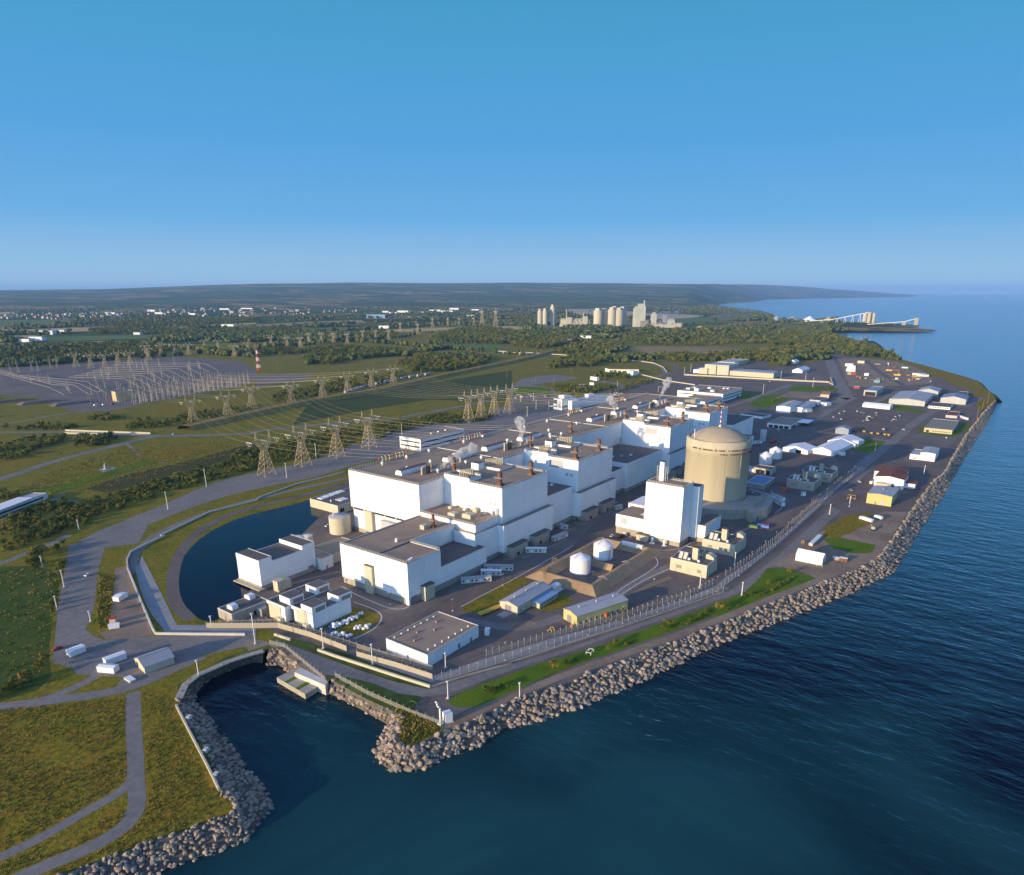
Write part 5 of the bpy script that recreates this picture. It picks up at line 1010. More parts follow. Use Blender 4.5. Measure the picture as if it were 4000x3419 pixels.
# generator houses: block, tall exhaust, hooded intakes
def gen_house(F, label, m):
    t = building('generator_house', label, F, wall=m, roof=DARK_ROOF, coping=CONC_L, ops=[('W',F[3]*.75,2.6,3.2,2.2,'louvre'),('W',F[3]*.2,2.4,3,2.2,'louvre'),('S',5,0,1.2,2.3,'door')])
    l1,l2,h = F[3],F[4],F[5]; rf = [c for c in t.children if c.name.startswith('roof')][0]
    ex = part('exhaust_block', MB().box(5.5,l1*.36,h-.4,8.6,l1*.36+3.6,h+7.4), m, rf); part('exhaust_cap', MB().box(5.4,l1*.36-.1,h+7.4,8.7,l1*.36+3.7,h+7.8), BROWN_STEEL, t)
    part('intake_hood', MB().extr([(3,h-.4),(6.5,h-.4),(6.5,h+3.2),(5.4,h+3.4)],1,l1*.62,l1*.62+2.2).extr([(3,h-.4),(6.5,h-.4),(6.5,h+3.2),(5.4,h+3.4)],1,l1*.62+3,l1*.62+5.2), CONC_L, rf)
    for k in range(2): part('roof_vent', MB().box(3,l1*(.26+.26*k),h-.4,4.2,l1*(.26+.26*k)+1.4,h+.9), WHITE, rf)
    hd = part('discharge_hood', MB().extr([(l1*.02,h-2.2),(l1*.02,h+1.2),(l1*.02+2.6,h+2.6),(l1*.02+5,h+2.6),(l1*.02+5,h-2.2)],0,l2-3,l2+2.4), CREAM, t)
    part('hood_leg', MB().box(l2+.2,-.6,0,l2+1,1,h-2), CREAM, t); part('side_block', MB().box(l2-.5,1,0,l2+5,l1*.55,h*.72), m, t)
    return t
gen_house((378.9,135.7,90,23.7,14.5,8.4), 'sunlit cream generator house with tall exhaust block, nearer the yellow store', CREAM)
gen_house((424.3,134.7,90,22.2,20,8.2), 'sunlit cream generator house with tall exhaust block, nearer the concrete cylinder', CREAM)
gen_house((618.4,133.4,90,23.3,22,8.0), 'shaded concrete generator house with grey hood, beside the orange container', CONC)
gen_house((657,128,90,26,22,8.4), 'shaded concrete generator house with grey hood, behind its twin near the patrol fence', CONC)
b = building('transformer_bay', 'low walled bay between the two sunlit generator houses', (402,150,90,14,12,4.6), wall=CREAM, roof=DARK_ROOF)
# fabric garage and yard buildings on the shore side
t = building('fabric_garage', 'white fabric garage alone on the brown yard by the boulders', (441.9,84.2,90,16.4,8.5,4.4), wall=FABRIC, roof=FABRIC, kind='gable', rise=2.4, axis='y', over=.1, ops=[('S',4.2,.1,4,3.2,'panel')])
F = (608,71.2,90,18.4,29.4,8.3)
t = building('yellow_shed', 'pale yellow shed with grey roof, sunlit beside the lake boulders', F, wall=Y_SIDING, roof=GREY_ROOF, kind='gable', rise=.9, axis='x', ops=[('W',6.5,.1,3,3.6,'panel'),('W',11.5,.1,1.4,2.3,'door')], vents=1)
F = (669.3,71.6,90,23.2,26,9.0)
t = building('red_roof_shed', 'white shed with rusty red gable roof, beside the yellow shed', F, wall=W_SIDING, roof=RED_ROOF, kind='gable', rise=1.6, axis='x', ops=[('W',16,.1,5,5,'panel'),('W',9,.1,4,4.4,'shutter')])
part('rear_wing', MB().box(26.02,3,0,50,28,7.8), W_SIDING, t); part('wing_roof', MB().extr([(2.6,7.8),(15.5,9.2),(28.4,7.8),(28.4,8.05),(15.5,9.45),(2.6,8.05)],0,25.9,50.4), RED_ROOF, t)
an = part('side_annex', MB().box(10,-8,0,24,-.02,4.2), W_SIDING, t); part('annex_roof', MB().box(9.7,-8.3,4.2,24.3,-.02,4.45), RED_ROOF, an); 
for k in range(3): part('annex_window', MB().box(11.5+k*4,-8.08,1.4,12.7+k*4,-7.97,2.6), GLASS, an)
part('front_annex', MB().box(-6,9,0,-.02,21,4.6), CREAM, t); part('conveyor', MB().bar((-3,3,1),(6,3,6.5),.5).bar((-2,1.4,0),(2,1.4,4),.2).bar((3,4.6,0),(1,4.6,4),.2), STEEL_D, t)
# white tents
t = building('storage_tent', 'broad white tent with two peaks and a dark doorway', (764,176,84,27,26,4), wall=FABRIC, roof=FABRIC, kind='gable', rise=3.4, axis='x', over=.1, ops=[('W',10,.1,6,3.6,'dark')])
t = building('storage_tent', 'long white tent stepping away behind the twin-peaked one', (772,152,84,24,60,4), wall=FABRIC, roof=FABRIC, kind='gable', rise=4.0, axis='x', over=.1)
part('end_tent', MB().extr([(-3,0),(-3,4),(12,8.5),(27,4),(27,0)],0,60.1,92), FABRIC, t)
building('side_box', 'white upright container at the tent end beside the lawn', (838,141,90,9,6,6.2), wall=FABRIC, roof=FABRIC)
for k,F in enumerate(((693.4,196.2),(723.3,195.4))):
    x,y = F[0]+5,F[1]+4; th = thing('water_tank', ('white water tank with conical roof, nearer the concrete cylinder','white water tank with conical roof, farther from the cylinder')[k], 'tank', (x,y,0), 0, 'white water tanks')
    part('shell', MB().lathe([(6.4,0),(6.4,9)],0,0,32,0,True,False), WHITE, th); part('cone_roof', MB().lathe([(6.5,9),(.1,12.4)],0,0,32), FABRIC, th)
    l_ = MB().bar((4.8,-5.4,0),(4.8,-5.4,9.5),.1).bar((5.6,-4.8,0),(5.6,-4.8,9.5),.1)
    for i in range(8): l_.bar((4.8,-5.4,1+i),(5.6,-4.8,1+i),.07)
    part('ladder', l_, STEEL_D, th)
F = (653.6,180.7,90,16.6,14.5,5.3)
building('fire_garage', 'low concrete garage with three dark vehicle bays', (F[0],F[1],90,16.6,14.5,5.3), wall=CREAM, roof=DARK_ROOF, ops=[('W',3,.1,3.6,3.6,'dark'),('W',8,.1,3.6,3.6,'dark'),('W',13,.1,3.6,3.6,'dark')])
building('service_shed', 'low shed with blue roof beside the cylinder', (598,170,90,16,30,4.8), wall=CONC, roof=mat('blue_felt_roof',(.16,.25,.42),(.13,.21,.36),.2,.7), coping=WHITE)
building('guard_shed', 'flat grey-white shed partly behind the cylinder', (655,196,90,14,10,3.4), wall=W_SIDING, roof=GREY_ROOF)
# ------------------------------------------------------------------ office and works buildings
t = building('office_block', 'three-storey white office behind the hall, dark window bands', (530.7,518,90,31.7,73,14), roof=GRAVEL_ROOF, ops=[('W',16,4.0,29,1.5,'strip'),('W',16,9.0,29,1.5,'strip'),('S',36,4.0,70,1.5,'strip'),('S',36,9.0,70,1.5,'strip'),('S',50,0,8,3,'dark')], base_h=1.5)
rfx = [c for c in t.children if c.name.startswith('roof')][0]
for k in range(3): part('roof_unit', MB().box(30+k*12,12,13.6,32+k*12,14,14.8), WHITE, rfx)
t = building('office_annex', 'tall white building with green glass corner, above the lot of cars', (855,545,84,16,34,16), ops=[('W',12.5,9,6,5,'win'),('W',3.8,3,6,10,'panel')])
part('glass_corner', MB().box(-.25,9,8.5,-.05,15.6,14.4).box(-.2,-.2,3,12,.02,6), GLASS_G, t); part('tower_box', MB().box(8,3,15.7,18,13,20), W_SIDING, t); part('front_wing', MB().box(12,-9,0,30,-.02,13), W_SIDING, t)
part('canopy', MB().box(-9,10,5,-.02,16,6), W_SIDING, t); part('roof_dome', MB().lathe([(5,15.6),(4,17.4),(.2,18.6)],27,8,18), FABRIC, t)
part('rear_wing', MB().box(34.02,-6,0,112,14,10.5), W_SIDING, t); part('wing_roof', MB().box(34.3,-5.7,10.5,111.7,13.7,10.65), GREY_ROOF, t); part('wing_box', MB().box(72,6,10.65,86,13,15), W_SIDING, t)
t = building('admin_building', 'long white L-shaped admin building with window bands and rooftop units', (1068,383,90,76,87,13), ops=[('W',38,8,70,1.5,'strip'),('S',44,8,84,1.5,'strip'),('S',44,3.6,84,1.5,'strip'),('S',70,0,8,2.6,'dark')])
rfx = [c for c in t.children if c.name.startswith('roof')][0]
for k,(x,y,a,b_,h_) in enumerate(((8,44,9,7,4.2),(20,64,12,6,2.5),(34,60,10,6,2.5),(50,40,7,5,2.2),(14,20,6,6,2),(24,26,9,4,2),(60,20,14,3,1.8),(62,14,14,3,1.8))): part('roof_unit', MB().box(x,y,12.6,x+a,y+b_,12.6+h_), WHITE, rfx)
t = building('admin_wing', 'lower white wing in front of the admin building, roof with small vents', (1000,385,90,42,66,9), ops=[('W',12,3,16,2,'strip'),('S',32,4.4,60,1.4,'strip')], vents=7)
building('link_corridor', 'low brown-roofed corridor between hall end and admin wing', (800,372,90,14,190,7), roof=GRAVEL_ROOF)
F = (1434.9,415,90,89.6,64,9.4)
t = building('long_warehouse', 'long tan warehouse with skylit grey roof, beyond the admin building', (1434.9,415,90,89.6,52,9.4), wall=CREAM, roof=BLUE_ROOF, kind='gable', rise=2.5, axis='y', over=.3)
for k in range(14): part('skylight', MB().box(6.5,4+k*6,10.3,9.2,5.6+k*6,10.75), FABRIC, t)
t = building('tall_warehouse', 'tall cream warehouse block with two bays, left end of the long warehouse', (1431,506,90,52,60,20), wall=CREAM, roof=GREY_ROOF, ops=[('W',8,.2,9,12,'panel'),('W',26,.1,2,19,'dark')])
part('stair_wing', MB().box(-4,44,0,30,62,12), CREAM, t); part('low_wing', MB().box(4,62.02,0,34,78,7), W_SIDING, t)
building('plain_store', 'cream flat store in the yard behind the tall warehouse', (1620,560,90,40,90,9), wall=CREAM, roof=GREY_ROOF)
wall_line('boundary_wall', [(1380,579.9),(1388.7,523.7),(1405.5,406.9),(1426.5,309),(1391,292.4),(1502.3,322.5)], 2.6, .6, CREAM, 'long cream boundary wall in front of the warehouses', 'wall')
wall_line('boundary_wall', [(1344.4,669.1),(1268.6,571.3),(1240.2,499.3)][0:3], 1.8, .8, CREAM, 'cream retaining wall along the big parking lot', 'wall')
t = building('gate_building', 'flat-topped white gatehouse with deep porch, nearest the plant road', (899.9,232.1,90,29,56.8,5.5), ops=[('W',14,.2,26,3.2,'dark'),('S',14,.2,20,3,'strip')], over=0)
part('canopy', MB().box(30,-14,4.6,56,-.02,5.4), W_SIDING, t)
for k in range(5): part('porch_pier', MB().box(-.5,1+k*6.5,0,-.02,2+k*6.5,4), W_SIDING, t)
building('low_store', 'long low grey-roofed store with white edge, past the hall end', (954.6,284.2,80.1,33.6,24.5,3), roof=DARK_ROOF, coping=WHITE)
t = building('white_warehouse', 'long ribbed white warehouse with pale roof, beside the trailers', (1023.6,267.4,90,19.4,62,8.6), roof=GREY_ROOF, kind='gable', rise=1.2, axis='x', vents=8)
part('rear_wing', MB().box(20,-12,0,92,-.02,6.4), W_SIDING, t); part('wing_roof', MB().box(19.7,-12.3,6.4,92.3,-.02,6.7), GREY_ROOF, t)
building('tan_cottage', 'small tan building with orange roof at the road bend', (1210.4,258.1,99.3,13,41,5.9), wall=CREAM, roof=mat('orange_roof',(.45,.2,.1),(.38,.16,.08),.3,.8), kind='gable', rise=2, axis='y')
building('green_block', 'dull green-grey flat block beside the tan cottage', (1136.7,254.3,90,15.5,43.5,6), wall=G_SIDING, roof=DARK_ROOF)
t = building('grey_warehouse', 'largest grey warehouse on the east yard, pale blue-grey roof', (1207.8,120.8,90,48.9,109.3,7.2), wall=G_SIDING, roof=GREY_ROOF, kind='gable', rise=2.5, axis='x', ops=[('W',20,.3,5,4,'panel')], vents=6)
building('gabled_shed', 'grey gabled shed behind the largest grey warehouse', (1345,118,90,30,46,7), wall=G_SIDING, roof=GREY_ROOF, kind='gable', rise=4, axis='x')
building('gabled_shed', 'grey-blue gabled shed at the lake end of the grey warehouse', (1262,72,90,34,50,8), wall=G_SIDING, roof=BLUE_ROOF, kind='gable', rise=3.5, axis='x', ops=[('W',14,.1,8,6,'panel')])
building('site_office', 'low white office row with windows, in front of the grey-blue shed', (1193.3,86,90,28.4,45.9,3.8), roof=DARK_ROOF, ops=[('W',3,28,9,1.2,2,1.4,'win')])
building('barrack_hut', 'long round-roofed white hut with a row of windows', (1143.8,158,84,38,16,4), roof=FABRIC, kind='gable', rise=2.4, axis='y', ops=[('W',3,35,9,1.2,1.4,1.4,'win')])
t = building('open_shed', 'open-fronted grey shed with blue-grey roof and white trailer inside', (1279.2,200.2,90,19,64.3,9.2), wall=G_SIDING, roof=BLUE_ROOF, ops=[('W',9,.3,16,6.5,'dark')])
building('brown_office', 'broad brown-roofed office with a row of square windows on a lawn', (981.3,63.8,90,29.9,80,5.3), wall=T_SIDING, roof=mat('brown_felt_roof',(.27,.25,.2),(.22,.2,.16),.1,.9), ops=[('W',3,20,8,1.4,1.5,1.3,'win'),('W',26,.2,3,2.6,'dark')])
F = (806.8,62.7,90,12.8,36.7,8.6)
building('white_shed', 'taller white double shed by the lake road', (806.8,62.7,90,13.5,34,8), roof=GREY_ROOF, kind='gable', rise=.8, axis='x'); building('white_shed', 'lower white shed joined to the taller double shed', (806,76.3,90,9,30,5.5), roof=GREY_ROOF, ops=[('W',4,1,1.4,1.4,'win')])
building('works_shed', 'sunlit white shed among the storage rows', (1640.8,177.7,39.4,34,14.2,3.8), roof=FABRIC, kind='gable', rise=1, axis='x')
building('dark_shed', 'low shed with red-brown roof behind the brown office', (1114.7,70.2,90,13.5,40.9,3.6), wall=G_SIDING, roof=RED_ROOF)
building('lattice_shed', 'pale blue lattice-sided shed in the equipment yard', (905,165,90,15,16,6.5), wall=mat('pale_blue_panel',(.30,.36,.42),(.26,.31,.37),.3,.7), roof=BLUE_ROOF, kind='gable', rise=2.2, axis='x')
building('pump_block', 'brown block with white lid on the far point', (1343.7,78.4,90,13.4,49.5,4.9), wall=CONC, roof=DARK_ROOF)
for k,(w_,a,b_,c,T) in enumerate((('W4',(1430,205),(1500,213),(1530,200),(1500,185)),('W4',(1470,310),(1580,320),(1640,280),(1580,285)))):
    pass
building('round_tent', 'white arched tent at the wood edge', (1761.2,461.4,90,16.6,32.2,5.1), wall=FABRIC, roof=FABRIC, kind='gable', rise=4, axis='x')
building('peaked_tent', 'white peaked tent beyond the long warehouse', (1565.3,393.5,90,21.1,59.5,5.1), wall=FABRIC, roof=FABRIC, kind='gable', rise=5, axis='x')
# left side: long white building and hut
t = building('training_centre', 'long white building with white canopy roof among dark bushes', (145,578,33,14,62,5.2), roof=GREY_ROOF, ops=[('W',7,2,10,1.6,'strip'),('S',30,1.6,50,1.6,'strip')]) if False else None
P0 = (174,623); P1 = (217.5,649); L_ = math.dist(P0,P1); an_ = math.degrees(math.atan2(P1[1]-P0[1],P1[0]-P0[0]))
t = building('training_centre', 'long white building with a raised canopy, among dark bushes beside a path', (P0[0]-(P1[0]-P0[0])*.2,P0[1]-(P1[1]-P0[1])*.2,an_+90,13,L_*1.2,4.6), roof=GREY_ROOF, ops=[('S',L_*.6,1.4,L_*1.0,1.4,'strip')])
part('canopy', MB().box(4,-2.4,5.4,L_*.85,11,5.9), FABRIC, t); part('canopy_edge', MB().box(4,-2.8,5.2,L_*.85,-2.4,6.1), WHITE, t)
t = building('boat_hut', 'small grey-roofed hut with cream end wall beside the dock basin', (123,300,83,12,13,3.4), wall=CREAM, roof=GREY_ROOF, kind='gable', rise=2.4, axis='x', ops=[('W',9,.1,1.6,2.4,'dark')])
solo('statue', MB().lathe([(2.6,0),(2.4,.5),(1.2,.6),(1.0,1.8)],0,0,10).lathe([(.9,1.8),(1.3,3),(.8,4.2),(.5,4.8)],0,0,9).lathe([(.1,4.6),(.6,5),(.55,5.6),(.1,5.9)],.2,.1,8), BRONZE, 'pale stone statue on a small paved plaza in the meadow', 'statue', (293.5,714.9))
# concrete dock in the basin
t = thing('dock', 'concrete dock of two slabs at the basin head', 'dock', (157.9,231.4))
a = [(158.6,252.7),(157.5,230.8),(168.9,231.5),(169.4,252.6)]; mb = MB().prism(a, -6, -2.4); part('deck', mb, CONC, t, True)
mb = MB()
for s0,s1 in ((.28,.36),(.66,.75)):
    p = [(a[0][0]+(a[1][0]-a[0][0])*s0,a[0][1]+(a[1][1]-a[0][1])*s0),(a[0][0]+(a[1][0]-a[0][0])*s1,a[0][1]+(a[1][1]-a[0][1])*s1),(a[3][0]+(a[2][0]-a[3][0])*s1,a[3][1]+(a[2][1]-a[3][1])*s1),(a[3][0]+(a[2][0]-a[3][0])*s0,a[3][1]+(a[2][1]-a[3][1])*s0)]
    mb.prism(p, -2.4, -2.2)
part('grass_joint', mb, LAWN, t, True)
mb = MB(); p = [(163.8,246.4),(168.2,247.7),(167.7,227.5),(164.9,226.1)]; mb.prism(p, -6, .1); part('headwall', mb, CONC_L, t, True)
# retaining wall of the basin's west side

# ------------------------------------------------------------------ lattice transmission towers (crossarm along X)
def lattice_tower():
    root = thing('transmission_tower', 'x', 'pylon', (0,0,0))
    b = MB(); zb, zw = 0, 24; B, Wd = 6.2, 2.1
    def corner(z, sx, sy):
        t = (z-zb)/(zw-zb); h_ = B+(Wd-B)*t; return (sx*h_, sy*h_, z)
    lev = [0,6.5,12,16.5,20.5,24]
    for sx,sy in ((-1,-1),(1,-1),(1,1),(-1,1)): b.bar(corner(0,sx,sy), corner(24,sx,sy), .24)
    C = ((-1,-1),(1,-1),(1,1),(-1,1))
    for z0,z1 in zip(lev, lev[1:]):
        for k in range(4):
            p, q = C[k], C[(k+1)%4]
            b.bar(corner(z0,*p), corner(z1,*q), .13); b.bar(corner(z0,*q), corner(z1,*p), .13); b.bar(corner(z1,*p), corner(z1,*q), .13)
    part('tower_body', b, PYLON, root)
    for sx in (-1,1):                       # the two arms of the Y and the earth-wire peaks
        a = MB()
        for sy in (-1,1):
            a.bar((sx*2.1,sy*2.1,24),(sx*8.2,sy*1.2,33),.19); a.bar((sx*.3,sy*2.1,24),(sx*5.4,sy*1.2,33),.19)
            for i in range(4):
                f, g_ = i/4, (i+1)/4; a.bar((sx*(2.1+6.1*f),sy*(2.1-.9*f),24+9*f),(sx*(.3+5.1*g_),sy*(2.1-.9*g_),24+9*g_),.1); a.bar((sx*(.3+5.1*f),sy*(2.1-.9*f),24+9*f),(sx*(2.1+6.1*g_),sy*(2.1-.9*g_),24+9*g_),.1)
        for i in range(5):
            f = i/4; a.bar((sx*(2.1+6.1*f),-(2.1-.9*f),24+9*f),(sx*(2.1+6.1*f),(2.1-.9*f),24+9*f),.1)
        part('tower_arm', a, PYLON, root)
        p = MB()
        for dx,dy in ((-.9,-.9),(.9,-.9),(.9,.9),(-.9,.9)): p.bar((sx*7.2+dx,dy,34.6),(sx*7.2,0,42.5),.14)
        for i in range(4):
            f, g_ = i/4, (i+1)/4
            for s1 in (-1,1): p.bar((sx*7.2-.9*(1-f),s1*.9*(1-f),34.6+7.9*f),(sx*7.2+.9*(1-g_),s1*.9*(1-g_),34.6+7.9*g_),.08)
        part('earth_peak', p, PYLON, root)
    c = MB()
    for sy in (-1,1):
        c.bar((-8,sy*1.1,34.6),(8,sy*1.1,34.6),.17); c.bar((-8,sy*1.1,33),(8,sy*1.1,33),.17)
        for s in (-1,1): c.bar((s*8,sy*1.1,34.6),(s*15,0,33.8),.16); c.bar((s*8,sy*1.1,33),(s*15,0,33.4),.16)
        for i in range(10): x = -8+16*i/10; c.bar((x,sy*1.1,33 if i % 2 else 34.6),(x+1.6,sy*1.1,34.6 if i % 2 else 33),.09)
    part('crossarm', c, PYLON, root)
    for x in (-14.6,0,14.6):
        i_ = MB().bar((x,-4.2,33.6),(x,4.2,33.6),.30,0,6).bar((x-.1,0,33.4),(x,0,30.2),.13)
        for s in (-1,1): i_.tube([(x,s*4.2,33.5),(x,s*2.6,30.9),(x,0,30.0)], .09)
        part('insulator_string', i_, LAMP_W, root)
    return root
PYLON = mat('lattice_steel', (.50,.41,.26), (.38,.31,.20), .5, .6, .2)
near = [(372,566),(416,569),(462,573),(512,579),(700,593),(727,593),(757,594),(788,591)]
row2 = [(479,880),(533,886),(597,925),(654,907),(728,926),(791,938),(859,953),(919,960)]
row3 = [(1334,1925),(1348,1863),(1366,1822),(1524,1986),(1549,1952),(1573,1919),(1581,1859),(1738,1959),(1765,1921),(1792,1884)]
row4 = [(710,1776),(718,1720),(740,1701),(787,1741),(804,1718),(892,1806),(942,1915),(975,1901),(1007,1890),(1029,1860),(1146,1980),(1170,1948),(1080,1726),(1171,1801)]
row5 = [(2120,2156),(2099,2036),(2544,2367),(2615,2332),(2685,2320),(2757,2286),(2781,2253),(2821,2198)]
T0 = lattice_tower(); first = True
def tower(x, y, label, group, sc, rot=0):
    global first
    if first: T0.location = (x,y,0); T0.rotation_euler = (0,0,R(rot)); T0.scale = (sc,)*3; T0['label'] = label; T0['group'] = group; first = False; return T0
    return dup(T0, (x,y,0), rot, label, group, sc)
for i,(x,y) in enumerate(near): tower(x,y, ORD[i]+' lattice pylon from the pond along the parking road behind the hall', 'pylons beside the parking road', 1.0)
for i,(x,y) in enumerate(row2): tower(x,y, ORD[i]+' lattice pylon from the substation end along the railway bank', 'pylons along the railway bank', .86)
for x,y in row3: tower(x,y, 'distant lattice pylon in the rows beyond the red and white mast', 'pylons beyond the mast', .92, 20)
for x,y in row4: tower(x,y, 'distant lattice pylon in the rows behind the substation', 'pylons behind the substation', .86, 10)
for i,(x,y) in enumerate(row5): tower(x,y, 'far lattice pylon standing in line on the stubble field' if i < 6 else 'tallest far lattice pylon standing in the stubble field', 'pylons on the stubble field', 1.15 if i < 6 else 2.1, 30)
# conductors
WIRE = mat('aluminium_conductor', (.52,.44,.31), (.46,.38,.27), .5, .5, .3)
def wire(p, q, sag, label, group, r=.065, k=9):
    pts = [(p[0]+(q[0]-p[0])*i/k, p[1]+(q[1]-p[1])*i/k, p[2]+(q[2]-p[2])*i/k-sag*4*(i/k)*(1-i/k)) for i in range(k+1)]
    mb = MB(); mb.tube(pts, r, 0, 4)
    return tag(part('power_line', mb, WIRE), label, 'cable', group)
for i,(x,y) in enumerate(near):
    for j,dx in enumerate((-14.6,0,14.6)):
        ex = min(max(x+dx*.8-6, 318), 785)
        wire((x+dx,y-4,33.6),(ex,376.6,46.2), 3, 'conductor slung from a parking-road pylon to the hall roof edge', 'conductors from pylons to hall')
        x2,y2 = row2[i]; wire((x+dx,y+4,33.6),(x2+dx*.86,y2-4,29), 9, 'conductor slung between the parking-road pylons and the railway bank', 'conductors over the meadow')
        gx = 505+31*i+dx*.5; wire((x2+dx*.86,y2+4,29),(gx,1115+9*i,24), 5, 'conductor slung from the railway bank pylons to the substation', 'conductors into the substation')
# ------------------------------------------------------------------ substation
GREYST = mat('substation_steel', (.47,.42,.34), (.38,.34,.27), .3, .5, .2)
def gantry_mast():
    r = thing('gantry_mast', 'x', 'substation mast', (0,0,0)); m_ = MB()
    for dx,dy in ((-1.7,-1.2),(1.7,-1.2),(0,1.8)): m_.bar((dx,dy,0),(dx*.35,dy*.35,19),.42,0,5,.3)
    m_.bar((0,0,18),(0,0,28),.36,0,5,.18)
    for z in (6,12,18): m_.bar((-1.7*(1-z*.034),-1.2*(1-z*.034),z),(1.7*(1-z*.034),-1.2*(1-z*.034),z),.14)
    part('mast_body', m_, GREYST, r); c = MB().bar((-7,0,18.6),(7,0,18.6),.3)
    part('beam', c, GREYST, r)
    for x in (-6,-2,2,6): part('insulator', MB().bar((x,0,18.6),(x,0,14.6),.22,0,6), STEEL_D, r)
    return r
G0 = gantry_mast(); G0.location = (514,1108,0); G0['label'] = 'white gantry mast in the long front row of the substation'; G0['group'] = 'front gantry masts'
for k in range(1,24): f = k/23; dup(G0, (514+246*f, 1108+72*f, 0), 16, G0['label'], 'front gantry masts', 1.0 if k % 2 else .94)
for x,y in ((566,1738),(585,1753),(612,1756),(625,1759),(663,1794),(678,1796)): dup(G0, (x,y,0), 10, 'pale mast of the paired gantries at the back corner of the substation', 'back gantry masts', 1.08)
for k in range(34): dup(G0, (500+rnd.uniform(0,1)*30+(k%17)*22, 1230+rnd.uniform(0,300)+k%17*12, 0), 16, 'slender mast among the busbars in the middle of the substation', 'middle gantry masts', .8)
def bus(pts, i, fam):
    mb = MB(); mb.tube(pts, .24, 0, 5)
    for j in (0,-1): mb.bar(pts[j], (pts[j][0],pts[j][1],0), .2)
    tag(part('busbar', mb, GREYST), 'long pale busbar running across the substation yard', 'busbar', 'substation busbars')
BUS = [[(558.1,1435.5),(604.6,1323.2),(559.5,1170.7)],[(576.1,1454.5),(627.3,1337.2),(580.3,1184.4)],[(594.8,1474.3),(651,1351.8),(601.9,1198.7)],[(614.3,1494.8),(675.6,1367),(624.6,1213.6)],[(634.6,1516.1),(701.3,1382.9),(648.2,1229.1)],[(655.7,1538.4),(728.1,1399.5),(672.9,1245.4)],[(677.7,1561.5),(756.1,1416.8),(698.7,1262.5)],[(700.7,1585.7),(785.4,1434.9),(725.8,1280.3)],[(724.6,1610.9),(816.1,1453.8),(754.2,1299.1)],[(749.7,1637.3),(848.2,1473.7),(784.1,1318.7)],
 [(542,1756.3),(514.9,1545.3),(547.2,1340.5),(500.9,1169.1)],[(529.8,1719.2),(505.6,1507.5),(527,1321.3),(492.7,1175.6)],[(517.4,1680.9),(499.5,1473.8),(511.6,1303.1),(475.3,1164.6)],[(519.7,1589),(492.7,1342.4),(501.5,1316.5),(462.7,1194),(519.8,1219.9)],[(505.7,1608.3),(473.3,1301.8),(451.8,1193),(485.7,1197.6)]]
for i,b in enumerate(BUS): bus([(x,y,z_) for (x,y),z_ in zip(b,[15]*len(b))], i, 0)
front = [(520+246*f, 1135+72*f) for f in [k/15 for k in range(16)]]
for a,b in zip(front, front[1:]): tag(part('busbar', MB().bar((*a,17),(*b,17),.3,0,5), GREYST), 'long pale busbar running across the substation yard', 'busbar', 'substation busbars')
S0 = thing('switch_post', 'slim insulator post in the switch rows of the substation', 'insulator post', (520,1150,0), 0, 'substation switch posts')
part('post', MB().bar((0,0,0),(0,0,6),.26,0,5), GREYST, S0); part('insulator', MB().lathe([(.2,6),(.5,6.3),(.25,6.6),(.5,7.2),(.25,7.6),(.5,8.2),(.2,9)],0,0,7), STEEL_D, S0); part('base', MB().box(-.8,-.8,0,.8,.8,.5), CONC_L, S0)
for k in range(140):
    f = rnd.random(); d = rnd.choice((14,26,44,70,100,140,190)); dup(S0, (500+260*f+d*.25, 1110+74*f+d, 0), 0, S0['label'], S0['group'], rnd.uniform(.9,1.5))
t = building('control_house', 'plain sunlit tan control house among the substation masts', (512,1160,90,13,26,15), wall=mat('tan_render',(.66,.50,.26),(.58,.44,.23),.05,.8), roof=DARK_ROOF, ops=[('W',6,.3,3,3,'door')])
for k,(x,y,m) in enumerate(((470,1140,WHITE),(480,1135,WHITE),(490,1130,RED))): 
    th = thing('service_van', ('white van parked farthest out by the substation gate','white van parked nearer the tan control house','red van parked beside the substation gate')[k], 'van', (x,y,0), 20); part('body', MB().extr([(0,.4),(0,2.2),(4.6,2.2),(5.6,1.4),(6,1.2),(6,.4)],1,0,2.1), m, th)
    for wx in (1.2,4.8): part('wheel', MB().extr([(wx+.45*math.cos(a*.785),.45+.45*math.sin(a*.785)) for a in range(8)],1,-.05,2.15), RUBBER, th)
for k in range(4):
    tag(part('earth_bank', MB().frus((0,0,60,22),0,(8,6,52,16),3.4), GRAV_L), 'low pale gravel bank in front of the substation, '+('longest','second','third','shortest')[k], 'bank').location = (430-26*k,1180+52*k,0)
# red and white mast
t = thing('radio_mast', 'red and white banded lattice mast at the substation corner', 'mast', (903,1357,0)); H_ = 52
for i in range(7):
    z0, z1 = H_*i/7, H_*(i+1)/7; w0, w1 = 3.2*(1-z0/H_*.72), 3.2*(1-z1/H_*.72); mb = MB()
    for sx,sy in ((-1,-1),(1,-1),(1,1),(-1,1)): mb.bar((sx*w0,sy*w0,z0),(sx*w1,sy*w1,z1),.4)
    for (a,b),(c,d) in (((-1,-1),(1,-1)),((1,-1),(1,1)),((1,1),(-1,1)),((-1,1),(-1,-1))): mb.bar((a*w0,b*w0,z0),(c*w1,d*w1,z1),.28); mb.bar((c*w0,d*w0,z0),(a*w1,b*w1,z1),.28); mb.bar((a*w1,b*w1,z1),(c*w1,d*w1,z1),.25)
    part('mast_section', mb, RED if i % 2 == 0 else WHITE, t)
